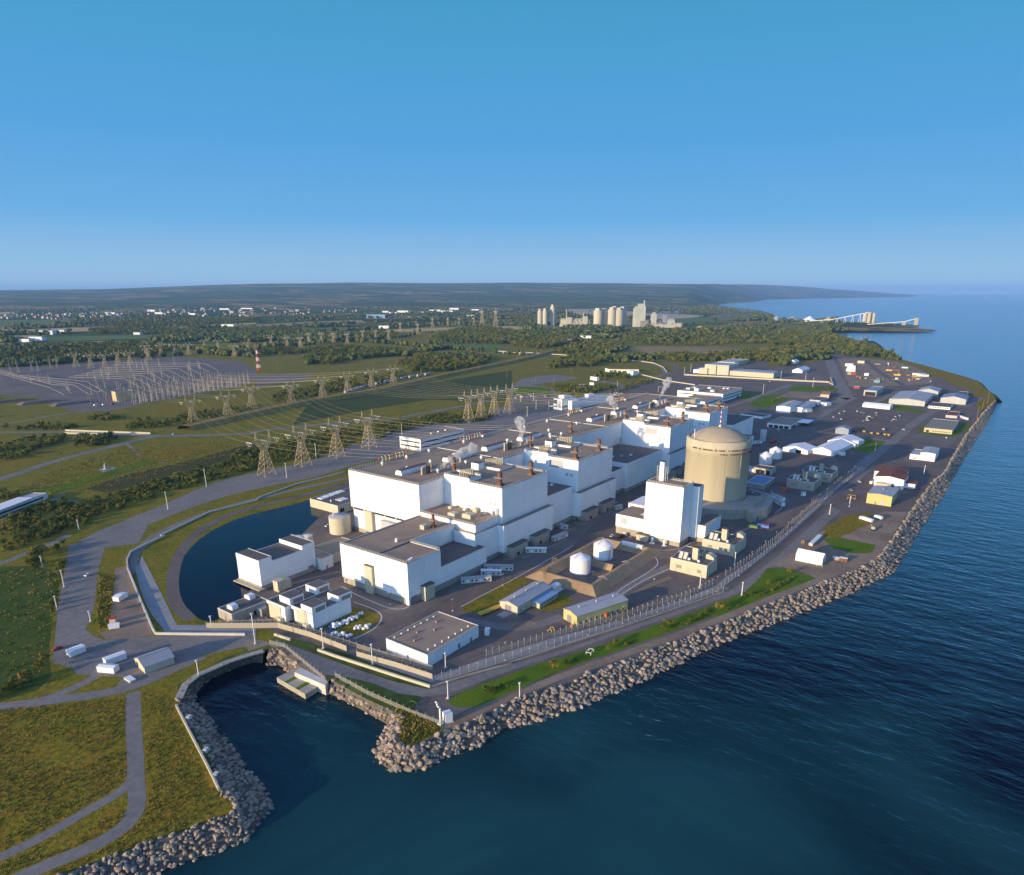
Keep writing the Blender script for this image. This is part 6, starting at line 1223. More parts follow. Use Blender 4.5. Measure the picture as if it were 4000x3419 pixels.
# ------------------------------------------------------------------ cement works in the distance
def silo_group(name, label, items, extras=(), m=SILO):
    x0,y0 = items[0][0],items[0][1]; th = thing(name, label, 'silo', (x0,y0,0))
    for x,y,r,h in items:
        s = part('silo', MB().lathe([(r,0),(r,h),(r*.96,h+1)],x,y,28), m, th, True)
        if h > 60: part('silo_house', MB().box(x-r*.5,y-r*.5,h+1,x+r*.6,y+r*.5,h+12), m, s, True)
    for b in extras: wbox('tower_block', th, m, *b)
    return th
# silos stand on a line across the view
RX, RY = math.sin(R(CAM_AZ)), -math.cos(R(CAM_AZ))
def across(p, d, depth=0): return (p[0]+RX*d+HX*depth, p[1]+RY*d+HY*depth)
P = (3073,1788)
def cement(P):
    it = []
    for k,(d,dep,r,h) in enumerate(((24,0,22,76),(58,30,20,74),(92,0,20,80),(128,0,21,78),(110,40,19,84),(150,36,20,82))): it.append((*across(P,d,dep),r,h))
    silo_group('cement_silos', 'cluster of tall pale cement silos with rooftop houses', it)
    q = across((3008,2060),0); silo_group('cement_silos', 'pair of slim silos beside one taller silo, apart from the main cluster', [(*across(q,0),12,70),(*across(q,26),13,72),(*across(q,66,30),13,90)])
    th = thing('preheater_tower', 'tallest pale green cement tower with a thin flue', 'tower', (*across(P,220),0), CAM_AZ-90)
    part('main_block', MB().box(-16,-14,0,34,14,96).box(-24,-8,0,-16.02,10,88), SILO_G, th); part('upper_block', MB().box(-2,-10,96,30,12,108), SILO_G, th); part('flue', MB().cyl(28,0,60,124,3.4,12), SILO, th)
    for z in range(12,96,12): part('floor_band', MB().box(-16.4,-14.4,z,34.4,-13.8,z+1.2), SILO, th)
    th = thing('cement_works', 'jumble of low cement works sheds, conveyors and a small blue-grey tower', 'factory', (*across(P,290),0), CAM_AZ-90)
    part('blue_tower', MB().box(52,-8,0,70,8,58).box(50,-10,44,72,10,50), BLUE_ROOF, th); part('cream_tower', MB().box(-6,-10,0,20,10,60).box(0,-6,60,14,6,68), SILO_G, th)
    for x,w_,h_ in ((-60,40,34),(24,26,24),(74,34,38),(96,50,22)): part('shed', MB().extr([(-20,0),(-20,h_*.8),(0,h_),(20,h_*.8),(20,0)],0,x,x+w_), SILO_G if x % 3 else STEEL_D, th)
    part('stockpile_roof', MB().lathe([(34,0),(34,6),(10,26),(.1,30)],100,60,20), RED_ROOF, th)
    for a,b in (((-50,0,10),(-20,0,50)),((0,0,55),(50,0,20)),((30,0,48),(90,0,8)),((70,0,40),(40,0,6))): part('conveyor', MB().bar(a,b,1.6), STEEL_D, th)
    for k,(x,r,h) in enumerate(((40,26,22),(150,30,10),(270,22,9))): tag(part('stockpile', MB().lathe([(r,0),(r*.5,h*.55),(.3,h)],0,0,20), TANF), ('tall brown conical stockpile before the cement tower','low tan stockpile past the cement works','farthest tan stockpile past the cement works')[k], 'heap').location = (*across((3190,1500),x-60),0)
    th = thing('crusher_house', 'long tan crusher building between the silo groups', 'factory', (*across((3012,1945),0),0), CAM_AZ-90)
    part('hall', MB().extr([(-14,0),(-14,30),(0,38),(14,30),(14,0)],0,6,150), SILO, th); part('head_house', MB().box(30,-20,0,60,-14.02,44).box(112,-22,0,138,-14.02,48), SILO, th); part('low_shed', MB().box(0,-30,0,110,-14.05,14), SILO, th)
    for x,h_ in ((34,78),(120,66)): part('chimney', MB().cyl(x,0,30,h_,2.4,10), SILO, th)
    for k in range(4): part('conveyor', MB().bar((60+k*18,-16,40),(80+k*20,-24,2),1.4), STEEL_D, th)
    th = thing('loading_shed', 'long cream loading shed low to the ground beyond the silos', 'shed', (*across((3140,1560),40),0), CAM_AZ-90); part('wall', MB().box(0,-10,0,120,10,13), SILO, th); part('roof', MB().box(-2,-12,13,122,12,15), CONC_L, th); part('end_block', MB().box(120.1,-8,0,150,8,20), SILO, th)
cement(P)
# harbour silos and conveyors on the far pier
hs_ = thing('harbour_silos', 'three cream silos on the pier with a long sloping conveyor', 'silo', (4327,782,0), CAM_AZ-90-6)
for x,y,r,h in ((-14,0,11,50),(8,0,11,50),(34,4,9,52),(24,16,9,54)): part('silo', MB().lathe([(r,0),(r,h),(r*.9,h+1)],x,y,24), SILO, hs_)
part('head_house', MB().box(-4,-6,51,14,8,58), SILO, hs_)
cv = MB().bar((-390,0,3),(-190,0,18),2.4).bar((-190,0,18),(4,0,56),2.4); part('conveyor', cv, FABRIC, hs_)
for x,z in ((-240,13),(-200,16),(-160,23),(-118,31),(-78,39),(-40,46)): part('trestle', MB().bar((x-7,0,0),(x,0,z),.9).bar((x+7,0,0),(x,0,z),.9), WHITE, hs_)
hs2 = thing('ship_loader', 'cream ship loader tower at the pier end with its conveyor', 'loader', (4203,527,0), CAM_AZ-90)
part('tower', MB().box(-7,-6,0,7,6,28).box(-5,-5,28,8,5,36), SILO, hs2); part('conveyor', MB().bar((-250,0,4),(-60,0,18),2.2).bar((-60,0,18),(0,0,33),2.2), FABRIC, hs2)
for x,z in ((-170,9),(-110,14),(-62,18)): part('trestle', MB().box(x-8,-4,0,x+8,4,z-1) if x == -62 else MB().bar((x,0,0),(x,0,z),1.0), SILO, hs2)
for k,(px,r,h,m) in enumerate(((0,42,26,GREY_ROOF),(90,40,24,GREY_ROOF),(190,44,26,FABRIC),(300,30,22,TANF))):
    q = across((4420,1300),px*1.05); tag(part('stockpile', MB().lathe([(r,0),(r*.9,3),(.4,h)],0,0,18), m), ('first grey-white','second grey-white','third white','smallest tan')[k]+' conical stockpile near the pier', 'heap').location = (*q,0)
for k,(x,y) in enumerate([(28180.6,5283.2),(28271.3,5158.8),(27421.1,4265),(23702.5,1408.8)]):
    s = 6; th = thing('sailboat', ('white sailboat farthest up the distant shore','white sailboat just past the first one','white sailboat beyond the harbour silos','lone white sailboat far out on open water')[k], 'sailboat', (x,y,-5), 60)
    part('hull', MB().prism([(-6*s*.5,-2*s*.4),(3*s*.5,-2*s*.4),(7*s*.5,0),(3*s*.5,2*s*.4),(-6*s*.5,2*s*.4)],0,1.2*s*.6), WHITE, th); part('sail', MB().add([(-4*s*.4,0,2*s*.5),(3*s*.4,0,2*s*.5),(0,0,9*s*.8),(-4*s*.4,.4,2*s*.5),(3*s*.4,.4,2*s*.5),(0,.4,9*s*.8)],[(0,1,2),(5,4,3),(0,3,4,1),(1,4,5,2),(2,5,3,0)]), FABRIC, th)
# ------------------------------------------------------------------ distant town
def house(name, w_, d, h, rise, wallm, roofm):
    o = thing(name, 'x', 'house', (0,0,0)); part('wall', MB().extr([(-d/2,0),(-d/2,h),(0,h+rise*.96),(d/2,h),(d/2,0)],0,-w_/2,w_/2), wallm, o)
    part('roof', MB().extr([(-d/2-.6,h-.3),(0,h+rise),(d/2+.6,h-.3),(d/2+.6,h),(0,h+rise+.3),(-d/2-.6,h)],0,-w_/2-.5,w_/2+.5), roofm, o); return o
SUNW = mat('pale_house_wall', (.50,.45,.36), (.42,.37,.29), .01, .8); BRICKW = mat('brick_house_wall', (.42,.25,.17), (.36,.21,.14), .01, .8)
protos = [house('town_house',14,10,6,4,SUNW,DARK_ROOF), house('town_house',16,11,7,4,BRICKW,RED_ROOF), house('town_house',22,13,8,4,SUNW,GREY_ROOF)]
LBL = ('small pale dark-roofed house in the distant town','small brick house in the distant town','larger pale grey-roofed house in the distant town'); used = [0,0,0]
BANDS = [([(1993,6073.6),(1738,5309.5),(1985.8,4832.7),(2160.2,4765),(2553,5215),(2848.7,6262.9),(2487.8,6296.2)],80),([(4673.5,10962.5),(3714.3,8667),(4972.2,8960.9),(6253.2,11183.4)],30),([(3279.9,6593.9),(2684.2,5406.6),(2671,4835.8),(2897.8,4317.7),(4329.5,6434.4),(4093.3,6758.6)],70),([(3394.4,5052),(3233.2,4281.6),(3680.8,4136.7),(4341.2,4656.1),(5495,7164.7),(4393,6528.3)],55),([(9766.6,10455.9),(5770.4,6183.9),(6265,4949.5),(11852.3,9361)],40),([(12112.5,9003.9),(7971.7,5926),(8690,4940.2),(9996.4,4975.8),(12545.2,6642.6)],30),([(10107,4824.1),(7951.8,3793),(7606.7,3108.1),(9122,3560.5)],12)]
def rand_in(poly):
    xs = [p[0] for p in poly]; ys = [p[1] for p in poly]
    for _ in range(300):
        p = (rnd.uniform(min(xs),max(xs)), rnd.uniform(min(ys),max(ys)))
        if inside(p, poly): return p
    return poly[0]
TOWN = [b for b,_ in BANDS]
for poly,k in BANDS:
    for _ in range(k):
        i = rnd.choice((0,0,0,1,2)); x,y = rand_in(poly); a = rnd.choice((0,90,20,110,-15)); s = rnd.uniform(.9,1.5)
        if used[i] == 0: o = protos[i]; o.location = (x,y,0); o.rotation_euler = (0,0,R(a)); o.scale = (s,s,s); o['label'] = LBL[i]; o['group'] = 'houses of the distant town'
        else: dup(protos[i], (x,y,0), a, LBL[i], 'houses of the distant town', s)
        used[i] = 1
def big(win_pt, w_, d, h, label, m=None, rf=None):
    o = thing('works_building', label, 'building', win_pt, CAM_AZ-90); part('wall', MB().box(-w_/2,-d/2,0,w_/2,d/2,h), m or W_SIDING, o); part('roof', MB().box(-w_/2-.6,-d/2-.6,h,w_/2+.6,d/2+.6,h+1), rf or GREY_ROOF, o)
for (x,y),w_,h,lb in zip([(3251.9,3520.6),(3923,4058.3),(4190.6,4421.3),(4281.2,4297),(4170.1,3987.4),(4540.2,4189.3),(4385.1,3918),(5206.3,4556),(6760.2,8828.5),(5738.7,6830.2),(3850.1,3217.6),(5151.8,4244.6),(8668,6799),(2366.4,2511.4),(3392.1,3328.3),(8036,9936.6)],(120,60,50,110,70,95,100,90,22,18,60,80,44,46,70,60),(22,14,12,15,13,18,18,16,42,24,10,10,18,12,8,10),('broad pale blue works hall beside a lit stadium','low white works just behind the blue hall','tan-topped works behind the blue hall','long cream works in the row right of the blue hall','small white works in the middle of the row','white works block with flat roof in the row','long white works nearest the big parking lot','white works at the back of the row','tall white tower block rising from the distant town','pale church-like block in the distant town','long white shed past the town works','low white shed behind the row of works','pale gabled block near the two tallest pylons','blue-white farm shed in the fields','low white sports hall by the stadium masts','long cream school in the town')): big((x,y),w_,40,h,lb, LBLUE if 'blue works' in lb else None)
for (x,y),w_,h,lb in zip([(1217.3,3246.9),(1274.1,3286.8),(1038,2862.9),(986.3,2826.4),(2642.8,5815.1),(3181,6248.4),(3864.9,6239.4),(4098.8,6237.7),(2900.3,5110),(9777.4,15171.8),(1432.5,2951.5),(2051.6,3297.8),(2861.6,5514.9),(2762,4710.9)],(54,60,46,40,70,60,90,110,50,30,26,60,60,30),(15,14,14,10,12,15,14,14,12,16,8,9,13,12),('pale farm barn nearest the tan stubble strip','longer pale farm barn beside its neighbour','blue-roofed farm shed beyond the substation','dark-roofed farmhouse beside the blue-roofed shed','cream factory in the middle of the town','grey-roofed factory in the town','long cream apartments at the town edge','longest cream apartments at the town edge','sunlit cream terrace among trees','white water tower block on the slope','small white farmhouse in the fields','white farmhouse row on the stubble strip','cream warehouse beside the grey-roofed factory','small cream block below the apartments')): big((x,y),w_,26,h,lb, None, BLUE_ROOF if 'blue' in lb else None)
for (x,y),w_,h,lb in zip([(23034,14450.7),(9543.3,5597.7),(10369.9,5533.7),(10744.3,5483),(2297.3,1366.6),(2067.7,1290.6),(19209.3,8568.7),(16879.5,5905.1)],(60,90,110,60,40,16,60,120),(8,10,10,8,9,10,8,8),('pale farm on the far plain beyond the silos','low white works behind the main silos','long white works behind the tall cement tower','pale works just past the tall cement tower','low tan shed beside the gravel road','white sign board beside the gravel road','pale greenhouse on the far plain','row of white sheds near the far bay')): big((x,y),w_,20,h,lb)

# ------------------------------------------------------------------ fences, barriers, bridges
CHAIN = bpy.data.materials.new('chain_link'); n, l = nt(CHAIN); b = n['Principled BSDF']; b.inputs['Base Color'].default_value = (.42,.40,.36,1); b.inputs['Alpha'].default_value = .22
PF = [(226.5,184.2),(262.7,169.3),(301.3,151.4),(348.9,133.2),(375.3,128.1)]; PF2 = [(390.1,127.7),(402,126.4),(428.4,124),(469,121.9),(519.9,122.4),(588,122.3)]; PF3 = [(581.8,125.8),(623.4,124),(673.4,122.7),(731.9,119)]
wall_line('patrol_fence', PF, 3.2, .05, CHAIN, 'inner patrol fence with bent-topped posts, behind the yellow store', 'fence', posts=3.4)
wall_line('patrol_fence', PF2, 3.2, .05, CHAIN, 'inner patrol fence with bent-topped posts, beside the sunlit generator houses', 'fence', posts=4)
wall_line('patrol_fence', PF3, 3.2, .05, CHAIN, 'inner patrol fence with bent-topped posts, beside the shaded generator houses', 'fence', posts=5)
OF = [(195.2,189.8)]+[(219.6,178.7),(254.2,163.7),(295,148),(342.5,130.5),(370,118.6)]
wall_line('perimeter_fence', OF, 2.8, .05, CHAIN, 'outer chain-link fence along the shore road', 'fence', posts=4.2)
wall_line('perimeter_fence', [(370.6,123.2),(415.9,120.5),(460.5,118.6),(513.3,118.2),(595.1,117.9)]+[(601.6,118.1),(726.6,116.2)], 2.8, .05, CHAIN, 'outer chain-link fence beside the brown shore yard', 'fence', posts=5)
MESHW = bpy.data.materials.new('woven_screen'); n, l = nt(MESHW); b = n['Principled BSDF']; b.inputs['Base Color'].default_value = (.52,.46,.34,1); b.inputs['Alpha'].default_value = .62; b.inputs['Roughness'].default_value = .8
wall_line('screen_fence', [(164.5,319.7),(179.5,299),(186.4,290),(189.8,268.2),(190.9,242.1)], 3.0, .08, MESHW, 'tan woven screen fence from the pond corner to the gate', 'fence', posts=3.4)
wall_line('screen_fence', [(190.1,234.1),(194,211.9),(196.3,191.2)], 3.0, .08, MESHW, 'tan woven screen fence below the flat-roofed store', 'fence', posts=3.4)
wall_line('inner_fence', [(170,317.3),(188.7,296.3),(192.9,274.2),(195.5,245.2),(197.7,226.6),(200.6,208.9),(202.2,196.3)], 2.6, .05, CHAIN, 'inner chain-link fence between the screen fence and the white blocks', 'fence', posts=4)
wall_line('vehicle_barrier', [(171.6,296.5),(157.6,316.2),(145.4,333.9),(147.3,340.5),(162.6,385),(180,434.7),(186.4,449),(195.3,462.4),(210.6,469.7),(225,475.7)], 1.3, .8, CONC_L, 'pale concrete barrier wall bending round the pond bank', 'barrier')
wall_line('vehicle_barrier', [(223.9,478.7),(275.7,502.1),(315.6,500.2)]+[(323.4,506),(368.6,516.2),(409.2,514.4),(422.5,515.3)], 1.1, .7, CONC_L, 'pale concrete barrier wall along the pond road behind the pump house', 'barrier')
wall_line('vehicle_barrier', [(180.4,284.5),(181.7,273.3)], 1.2, .9, CREAM, 'short sunlit concrete barrier at the dock corner', 'barrier')
wall_line('vehicle_barrier', [(182.9,253.8),(184,242.4),(186.1,225),(188.4,206.2),(191,187.4)], 1.3, .9, CREAM, 'long sunlit concrete barrier below the screen fence', 'barrier')
wall_line('vehicle_barrier', [(191.2,187.5),(207.5,180.8),(228.7,170.7)]+[(223.3,173.6),(260.2,159.6),(292.2,146.5),(339.5,129.2),(365.8,119.5)], .7, .6, CONC, 'low concrete barrier along the shore road fence', 'barrier')
wall_line('shore_fence', [(172.3,228.3),(170.8,205.5),(171.5,181),(173,164.5)], 2.2, .05, CHAIN, 'chain-link fence along the boulders of the basin', 'fence', posts=3.4)
wall_line('shore_fence', [(173.4,278.7),(175.4,269.6),(171.3,249.1),(167.3,229)], 2.2, .05, CHAIN, 'chain-link fence above the concrete dock', 'fence', posts=3.4)
wall_line('parapet_wall', [(117.4,263.2),(109.6,237),(103.6,216.6),(98.9,201.4)], 1.2, .7, CREAM, 'cream concrete wall along the meadow edge above the basin', 'wall')
wall_line('quay_wall', [(120.9,267.8),(128.6,276.2),(136.2,279.4),(151.4,279.1),(163.3,276.2)]+[(167.1,274.7)], .5, 3.2, CONC, 'grey concrete quay edge round the basin head', 'wall')
wall_line('guard_rail', [(1637.2,1217.6),(1638.1,1090.1),(1632.2,1006),(1626.7,926.4),(1609.4,844.4),(1595.7,785.6),(1571,740.4),(1496.9,681.8),(1413.8,635.5)], 1.8, 1.2, CREAM, 'long sunlit cream road barrier curving down to the parking lots', 'barrier')
for a,b_,lb in (((355.9,958.3),(408.2,858.4),'back parapet of the road bridge'),((348.8,942.5),(374.3,891.9),'front parapet of the road bridge')):
    pass
br = thing('road_bridge', 'low road bridge with sunlit tan parapets over the bushy cutting', 'bridge', (352.7,950.5))
A_, B_ = (355.6,957.4), (408.4,852.9); C_, D_ = (347.5,939.2), (374.5,889.1)
part('deck', MB().prism([A_,B_,D_,C_], -.3, .6), CONC, br, True)
for P_,Q_ in ((A_,B_),(C_,D_)):
    d = Vector((Q_[0]-P_[0],Q_[1]-P_[1])).normalized(); nn = (-d.y*.5,d.x*.5); part('bridge_parapet', MB().prism([(P_[0]-nn[0],P_[1]-nn[1]),(Q_[0]-nn[0],Q_[1]-nn[1]),(Q_[0]+nn[0],Q_[1]+nn[1]),(P_[0]+nn[0],P_[1]+nn[1])],.6,2.4), CREAM, br, True)
br = thing('road_bridge', 'small cream overbridge on the railway line past the pylons', 'bridge', (1573.9,1212.4)); A_, B_ = (1589.5,1239.9), (1571.9,1114.6)
d = Vector((B_[0]-A_[0],B_[1]-A_[1])).normalized(); nn = (-d.y*5,d.x*5); part('deck', MB().prism([(A_[0]-nn[0],A_[1]-nn[1]),(B_[0]-nn[0],B_[1]-nn[1]),(B_[0]+nn[0],B_[1]+nn[1]),(A_[0]+nn[0],A_[1]+nn[1])],5,6.4), CREAM, br, True)
for f in (.25,.5,.75): x, y = A_[0]+(B_[0]-A_[0])*f, A_[1]+(B_[1]-A_[1])*f; part('pier', MB().box(x-2,y-2,0,x+2,y+2,5), CONC, br, True)
# freight wagons half hidden behind the railway bank
A = [(790.4,939.3),(858.5,968.4),(971.2,1001.1),(1067.4,1012.3)]
for k in range(12):
    f = k/11; i = min(2, int(f*3)); t_ = f*3-i; x, y = A[i][0]+(A[i+1][0]-A[i][0])*t_, A[i][1]+(A[i+1][1]-A[i][1])*t_
    th = thing('freight_wagon', ORD[k]+' pale freight wagon from the substation end, standing behind the railway bank', 'railway wagon', (x,y,0), math.degrees(math.atan2(A[i+1][1]-A[i][1],A[i+1][0]-A[i][0])), 'freight wagons'); part('body', MB().box(-9,-1.6,1.2,9,1.6,5), GREY_ROOF, th); part('chassis', MB().box(-9.4,-1.3,.5,9.4,1.3,1.15), STEEL_D, th)
# ------------------------------------------------------------------ poles and lamps
def lamp(base, h, label, kind, group=None):
    th = thing('lamp_post', label, 'lamp post', base, 0, group)
    if kind == 'white':
        part('pole', MB().bar((0,0,0),(0,0,h),.30,0,6,.22), LAMP_W, th); part('lamp_head', MB().box(-.5,-.35,h,.5,.35,h+.5), LAMP_W, th); part('footing', MB().box(-.6,-.6,0,.6,.6,.4), CONC_L, th)
    elif kind == 'brown':
        part('pole', MB().bar((0,0,0),(0,0,h),.16,0,6,.12), BROWN_STEEL, th); part('lamp_head', MB().box(-.9,-.2,h,.9,.2,h+.25), STEEL, th); part('footing', MB().box(-.5,-.5,0,.5,.5,.35), CONC_L, th)
    else:
        part('pole', MB().bar((0,0,0),(0,0,h-.6),.15,0,6).tube([(0,0,h-.7),(-.5,.3,h-.1),(-1.8,.8,h)],.11), WOOD if kind == 'wood' else LAMP_W, th); part('lamp_head', MB().box(-2.6,.6,h-.1,-1.6,1.0,h+.15), LAMP_W, th)
WHITES = [((186.2,253.7),10.4,'beside the screen fence nearest the white bundles'),((189.8,222.8),10.2,'between the gate and the flat-roofed store'),((189.2,175.4),8.0,'at the tip of the grass bank'),((207.8,193.4),7.2,'at the flat-roofed store corner'),((206.8,150.3),7.6,'alone on the track above the boulders'),((367.4,109.9),7.9,'at the dark joint across the shore road'),((363.2,133.3),7.3,'inside the patrol fence below the sunlit generator house'),((411.1,129.6),8.0,'beside the second sunlit generator house'),((169.4,284.5),16.2,'on the road at the basin head'),((136.4,278.7),7.6,'on the grass above the quay edge'),((168.1,321.4),4.6,'at the pond corner by the concrete intake house'),((149.8,481.3),7.1,'among bushes on the road from the long white building'),((144.3,436.6),10.2,'on the edge of the big lot, upper of two'),((128.2,405.1),8.1,'on the edge of the big lot, lower of two'),((132.7,376.1),5.7,'in the middle of the big lot beside the bush strip'),((316.1,575),15.5,'on the parking road opposite the pond, inland side'),((260.5,536.8),13.9,'on the parking road at the pond bend'),((377.7,543.7),13.5,'beside the first parking-road pylon'),((445.7,586.8),15.0,'between the second and third parking-road pylons'),((196.1,540.6),7.1,'at the bend of the road into the big lot'),((587.6,604.2),12.7,'behind the three-storey office'),((588.2,98.3),8.7,'beside the yellow pipe frames'),((558,106.4),7.7,'on a red base in the brown yard'),((745.2,64.5),7.7,'by the boulders past the red-roofed shed'),((829.1,121.8),7.7,'at the corner of the green lawn')]
for b_,h,lb in WHITES: lamp(b_, max(h,4), 'white lamp post '+lb, 'white')
b_ = (173.1,165); th = thing('gas_vent', 'pale crooked vent pipe beside the white cabinet at the point', 'pipe', b_); part('pipe', MB().tube([(0,0,0),(0,0,8),(-.8,.6,9),(-.8,.6,10.4),(-1.4,1,11)],.45,0,8), LAMP_W, th); part('base', MB().box(-1,-1,0,1,1,1), CONC_L, th)
BRN = [(229.4,174.8),(251.6,165.6),(273.9,156.5),(296.7,148.3),(319,139.7),(341.1,131.5),(364.1,123.5)]+[(394.9,121.1),(415.3,120.7),(439.9,120),(463.6,119.9),(489.5,119.4),(500.1,119.3),(522.3,119)]+[(580.8,120.1),(602.6,119.1),(625.3,118.7),(649.3,118.3),(674.8,117.9),(701.7,117.9),(730,118.2)]
for i,p_ in enumerate(BRN): lamp(p_, 9.5 if i < 14 else 8.5, ORD[i]+' slim brown lamp post along the patrol strip, counting from the basin', 'brown', 'lamp posts along the patrol strip')
for p_,h,lb in (((254.9,230.2),7,'beside the drive near the workshop corner'),((298.6,229.3),7,'beside the drive in front of the portable offices'),((359.7,160.6),8,'with curved arm beside the oil bund'),((240.3,264),7,'at the workshop foot'),((240.4,299.4),6,'at the workshop corner nearest the hooded block'),((406.6,201.4),5,'beside the parked tipper truck'),((239.8,298.6),6,'on the kerb past the hooded block')): lamp(p_, h, 'short reddish lamp post '+lb, 'brown')
for i,(p_,h) in enumerate(zip([(1426.6,1044.9),(1495.6,1064.4),(1569.6,1085.6),(1618.2,1103.9),(1737.8,1168.9),(1802.9,1197.8),(1915.9,1257.8),(1968.4,1278.7)],(22,22,22,24,24,24,22,22))):
    th = thing('utility_pole', ORD[i]+' wooden pole in the line beside the cream road barrier', 'pole', p_, 0, 'wooden poles by the barrier'); part('pole', MB().bar((0,0,0),(0,0,h*.8),.34,0,5,.26), WOOD, th); part('crossarm', MB().bar((-1.6,0,h*.74),(1.6,0,h*.74),.18), WOOD, th)
for (p_,h,lb) in (((1297.3,871),17,'on the dark meadow, nearest the railway bank'),((1272.3,789.3),13,'on the meadow past the bush clump'),((1098.4,760.7),13,'at the edge of the small grey lot'),((1167.1,650.6),17,'beside the small blue-grey compound'),((1243.7,714.7),14,'among the low trees by the compound'),((1151.6,1007.6),17,'on the railway bank, nearer the pylons'),((1200,983.1),15,'on the railway bank, nearer the overbridge'),((1126.2,850.8),15,'in the dark meadow by the parking road'),((920,1313.2),26,'beside the red and white mast'),((1088,712.6),14,'in the scrub of the small triangle')):
    th = thing('utility_pole', 'single wooden pole '+lb, 'pole', p_); part('pole', MB().bar((0,0,0),(0,0,h),.32,0,5,.24), WOOD, th); part('crossarm', MB().bar((-1.3,0,h*.93),(1.3,0,h*.93),.17), WOOD, th)
for p_,h,lb in (((1304.5,46.2),18,'tallest at the far point'),((1230.7,48),14,'in the middle of three at the far point'),((1139.1,48.3),16,'nearest the boulders at the far point')):
    th = thing('utility_pole', 'bare wooden pole '+lb, 'pole', p_); part('pole', MB().bar((0,0,0),(0,0,h),.34,0,5,.22), WOOD, th); part('crossarm', MB().bar((-1.2,0,h*.95),(1.2,0,h*.95),.16), WOOD, th)
for i,(p_,h) in enumerate(zip([(888,643.6),(907.5,632.3),(843,582.8),(783.4,556.6),(850.8,565.4),(995.1,610.5),(1135.9,605),(1116.4,515.2)],(11,11,13,13,11,9,10,9))): lamp(p_, h, ORD[i]+' lamp post over the parking lots beyond the hall, counting from the pylons', 'white', 'lamp posts over the far lots')
for i,p_ in enumerate([(1421.7,396.6),(1428.7,351.7),(1343.2,316.5),(1199.7,361.2),(1379.4,580.6),(1457.1,599)]): lamp(p_, 16, ('first','second','third','fourth','fifth','sixth')[i]+' tall lamp post around the long warehouse yard', 'white', 'lamp posts of the warehouse yard')
# ------------------------------------------------------------------ trailers, containers, vehicles
def trailer(label, A, B, w_=3.2, h=3.3, wall=None, roofm=None, name='portable_office', cat='trailer', win=4, wheels=False, group=None):
    """A, B: ground ends of the long side that faces the lake"""
    L_ = math.dist(A,B); an_ = math.degrees(math.atan2(B[1]-A[1],B[0]-A[0])); th = thing(name, label, cat, A, an_, group)
    z0 = .9 if wheels else .35
    part('body', MB().box(0,0,z0,L_,w_,h), wall or W_SIDING, th); part('roof', MB().extr([(-.15,h),(w_/2,h+.35),(w_+.15,h),(w_+.15,h+.1),(w_/2,h+.5),(-.15,h+.1)],0,-.15,L_+.15), roofm or GREY_ROOF, th)
    if wheels:
        for x in (1.5,2.8,L_-2.2):
            part('wheel', MB().extr([(x+.5*math.cos(a*.785),.5+.5*math.sin(a*.785)) for a in range(8)],1,.1,w_-.1), RUBBER, th)
        part('chassis', MB().box(.3,.5,.6,L_-.3,w_-.5,.88), STEEL_D, th)
    else: part('skirt', MB().box(.15,.15,0,L_-.15,w_-.15,.34), STEEL_D, th)
    if win:
        part('trim', MB().box(-.03,-.03,h-.55,L_+.03,-.005,h-.2), BLUE_ROOF, th)
        for i in range(win):
            x = L_*(i+.5)/win
            if i % 3 == 1: part('door', MB().box(x-.5,-.06,z0+.1,x+.5,-.005,z0+2.2), WHITE, th)
            else: part('window', MB().box(x-.6,-.06,z0+.9,x+.6,-.005,z0+1.9), GLASS, th)
        part('window', MB().box(-.06,w_*.3,z0+.9,-.005,w_*.7,z0+1.9), GLASS, th)
    return th
OFW = mat('trailer_cream', (.66,.63,.57), (.58,.55,.5), .4, .6)
trailer('longest portable office in the lower trio beside the workshop', (285,249.9), (298.7,238), wall=OFW, win=7)
trailer('shorter white portable office in the middle of the trio', (302,248.9), (308.8,238.4), wall=OFW, roofm=FABRIC, win=4)
trailer('portable office farthest back in the trio by the workshop', (309.6,252.5), (319.1,237.1), wall=OFW, win=7)
trailer('blue-trimmed portable office alone below the second wall porch', (349.3,249), (357.2,237.6), wall=OFW, roofm=FABRIC, win=5)
trailer('cream office trailer with four square windows near the porches', (379.2,244.9), (393.5,243.5), w_=3.6, wall=OFW, win=5)
trailer('white louvred trailer tight against the reactor foot', (404.5,258.7), (404.8,252.5), wall=OFW, win=3)
trailer('small grey trailer beside the tower wing', (469,245.6), (474.9,243.4), wall=OFW, win=2)
trailer('white semi trailer on the drive before the tower', (395.5,202.3), (395.1,186.8), w_=2.8, h=4.4, wall=WHITE, roofm=FABRIC, name='semi_trailer', win=0, wheels=True)
trailer('white portable office right of the curved annex, outer one', (573.5,161.6), (556,142.6), wall=W_SIDING, win=6); trailer('white portable office right of the curved annex, inner one', (577.8,158.2), (570.3,146.3), wall=W_SIDING, win=5)
trailer('long grey portable block between cylinder and white offices', (580.4,177.7), (574.5,162.7), wall=G_SIDING, roofm=BLUE_ROOF, win=5); trailer('orange shipping container beside the shaded generator house', (602.5,157.4), (604.2,151.8), w_=2.6, h=2.9, wall=ORANGE, roofm=ORANGE, name='shipping_container', cat='container', win=0)
trailer('small white cabin at the foot of the shaded generator house', (597.6,138.6), (598.5,134.8), w_=4, wall=W_SIDING, win=2); trailer('red tank trailer on the drive past the cylinder', (797.2,224.5), (810.8,222.5), w_=2.4, h=2.9, wall=RED, roofm=RED, name='tank_trailer', win=0, wheels=True)
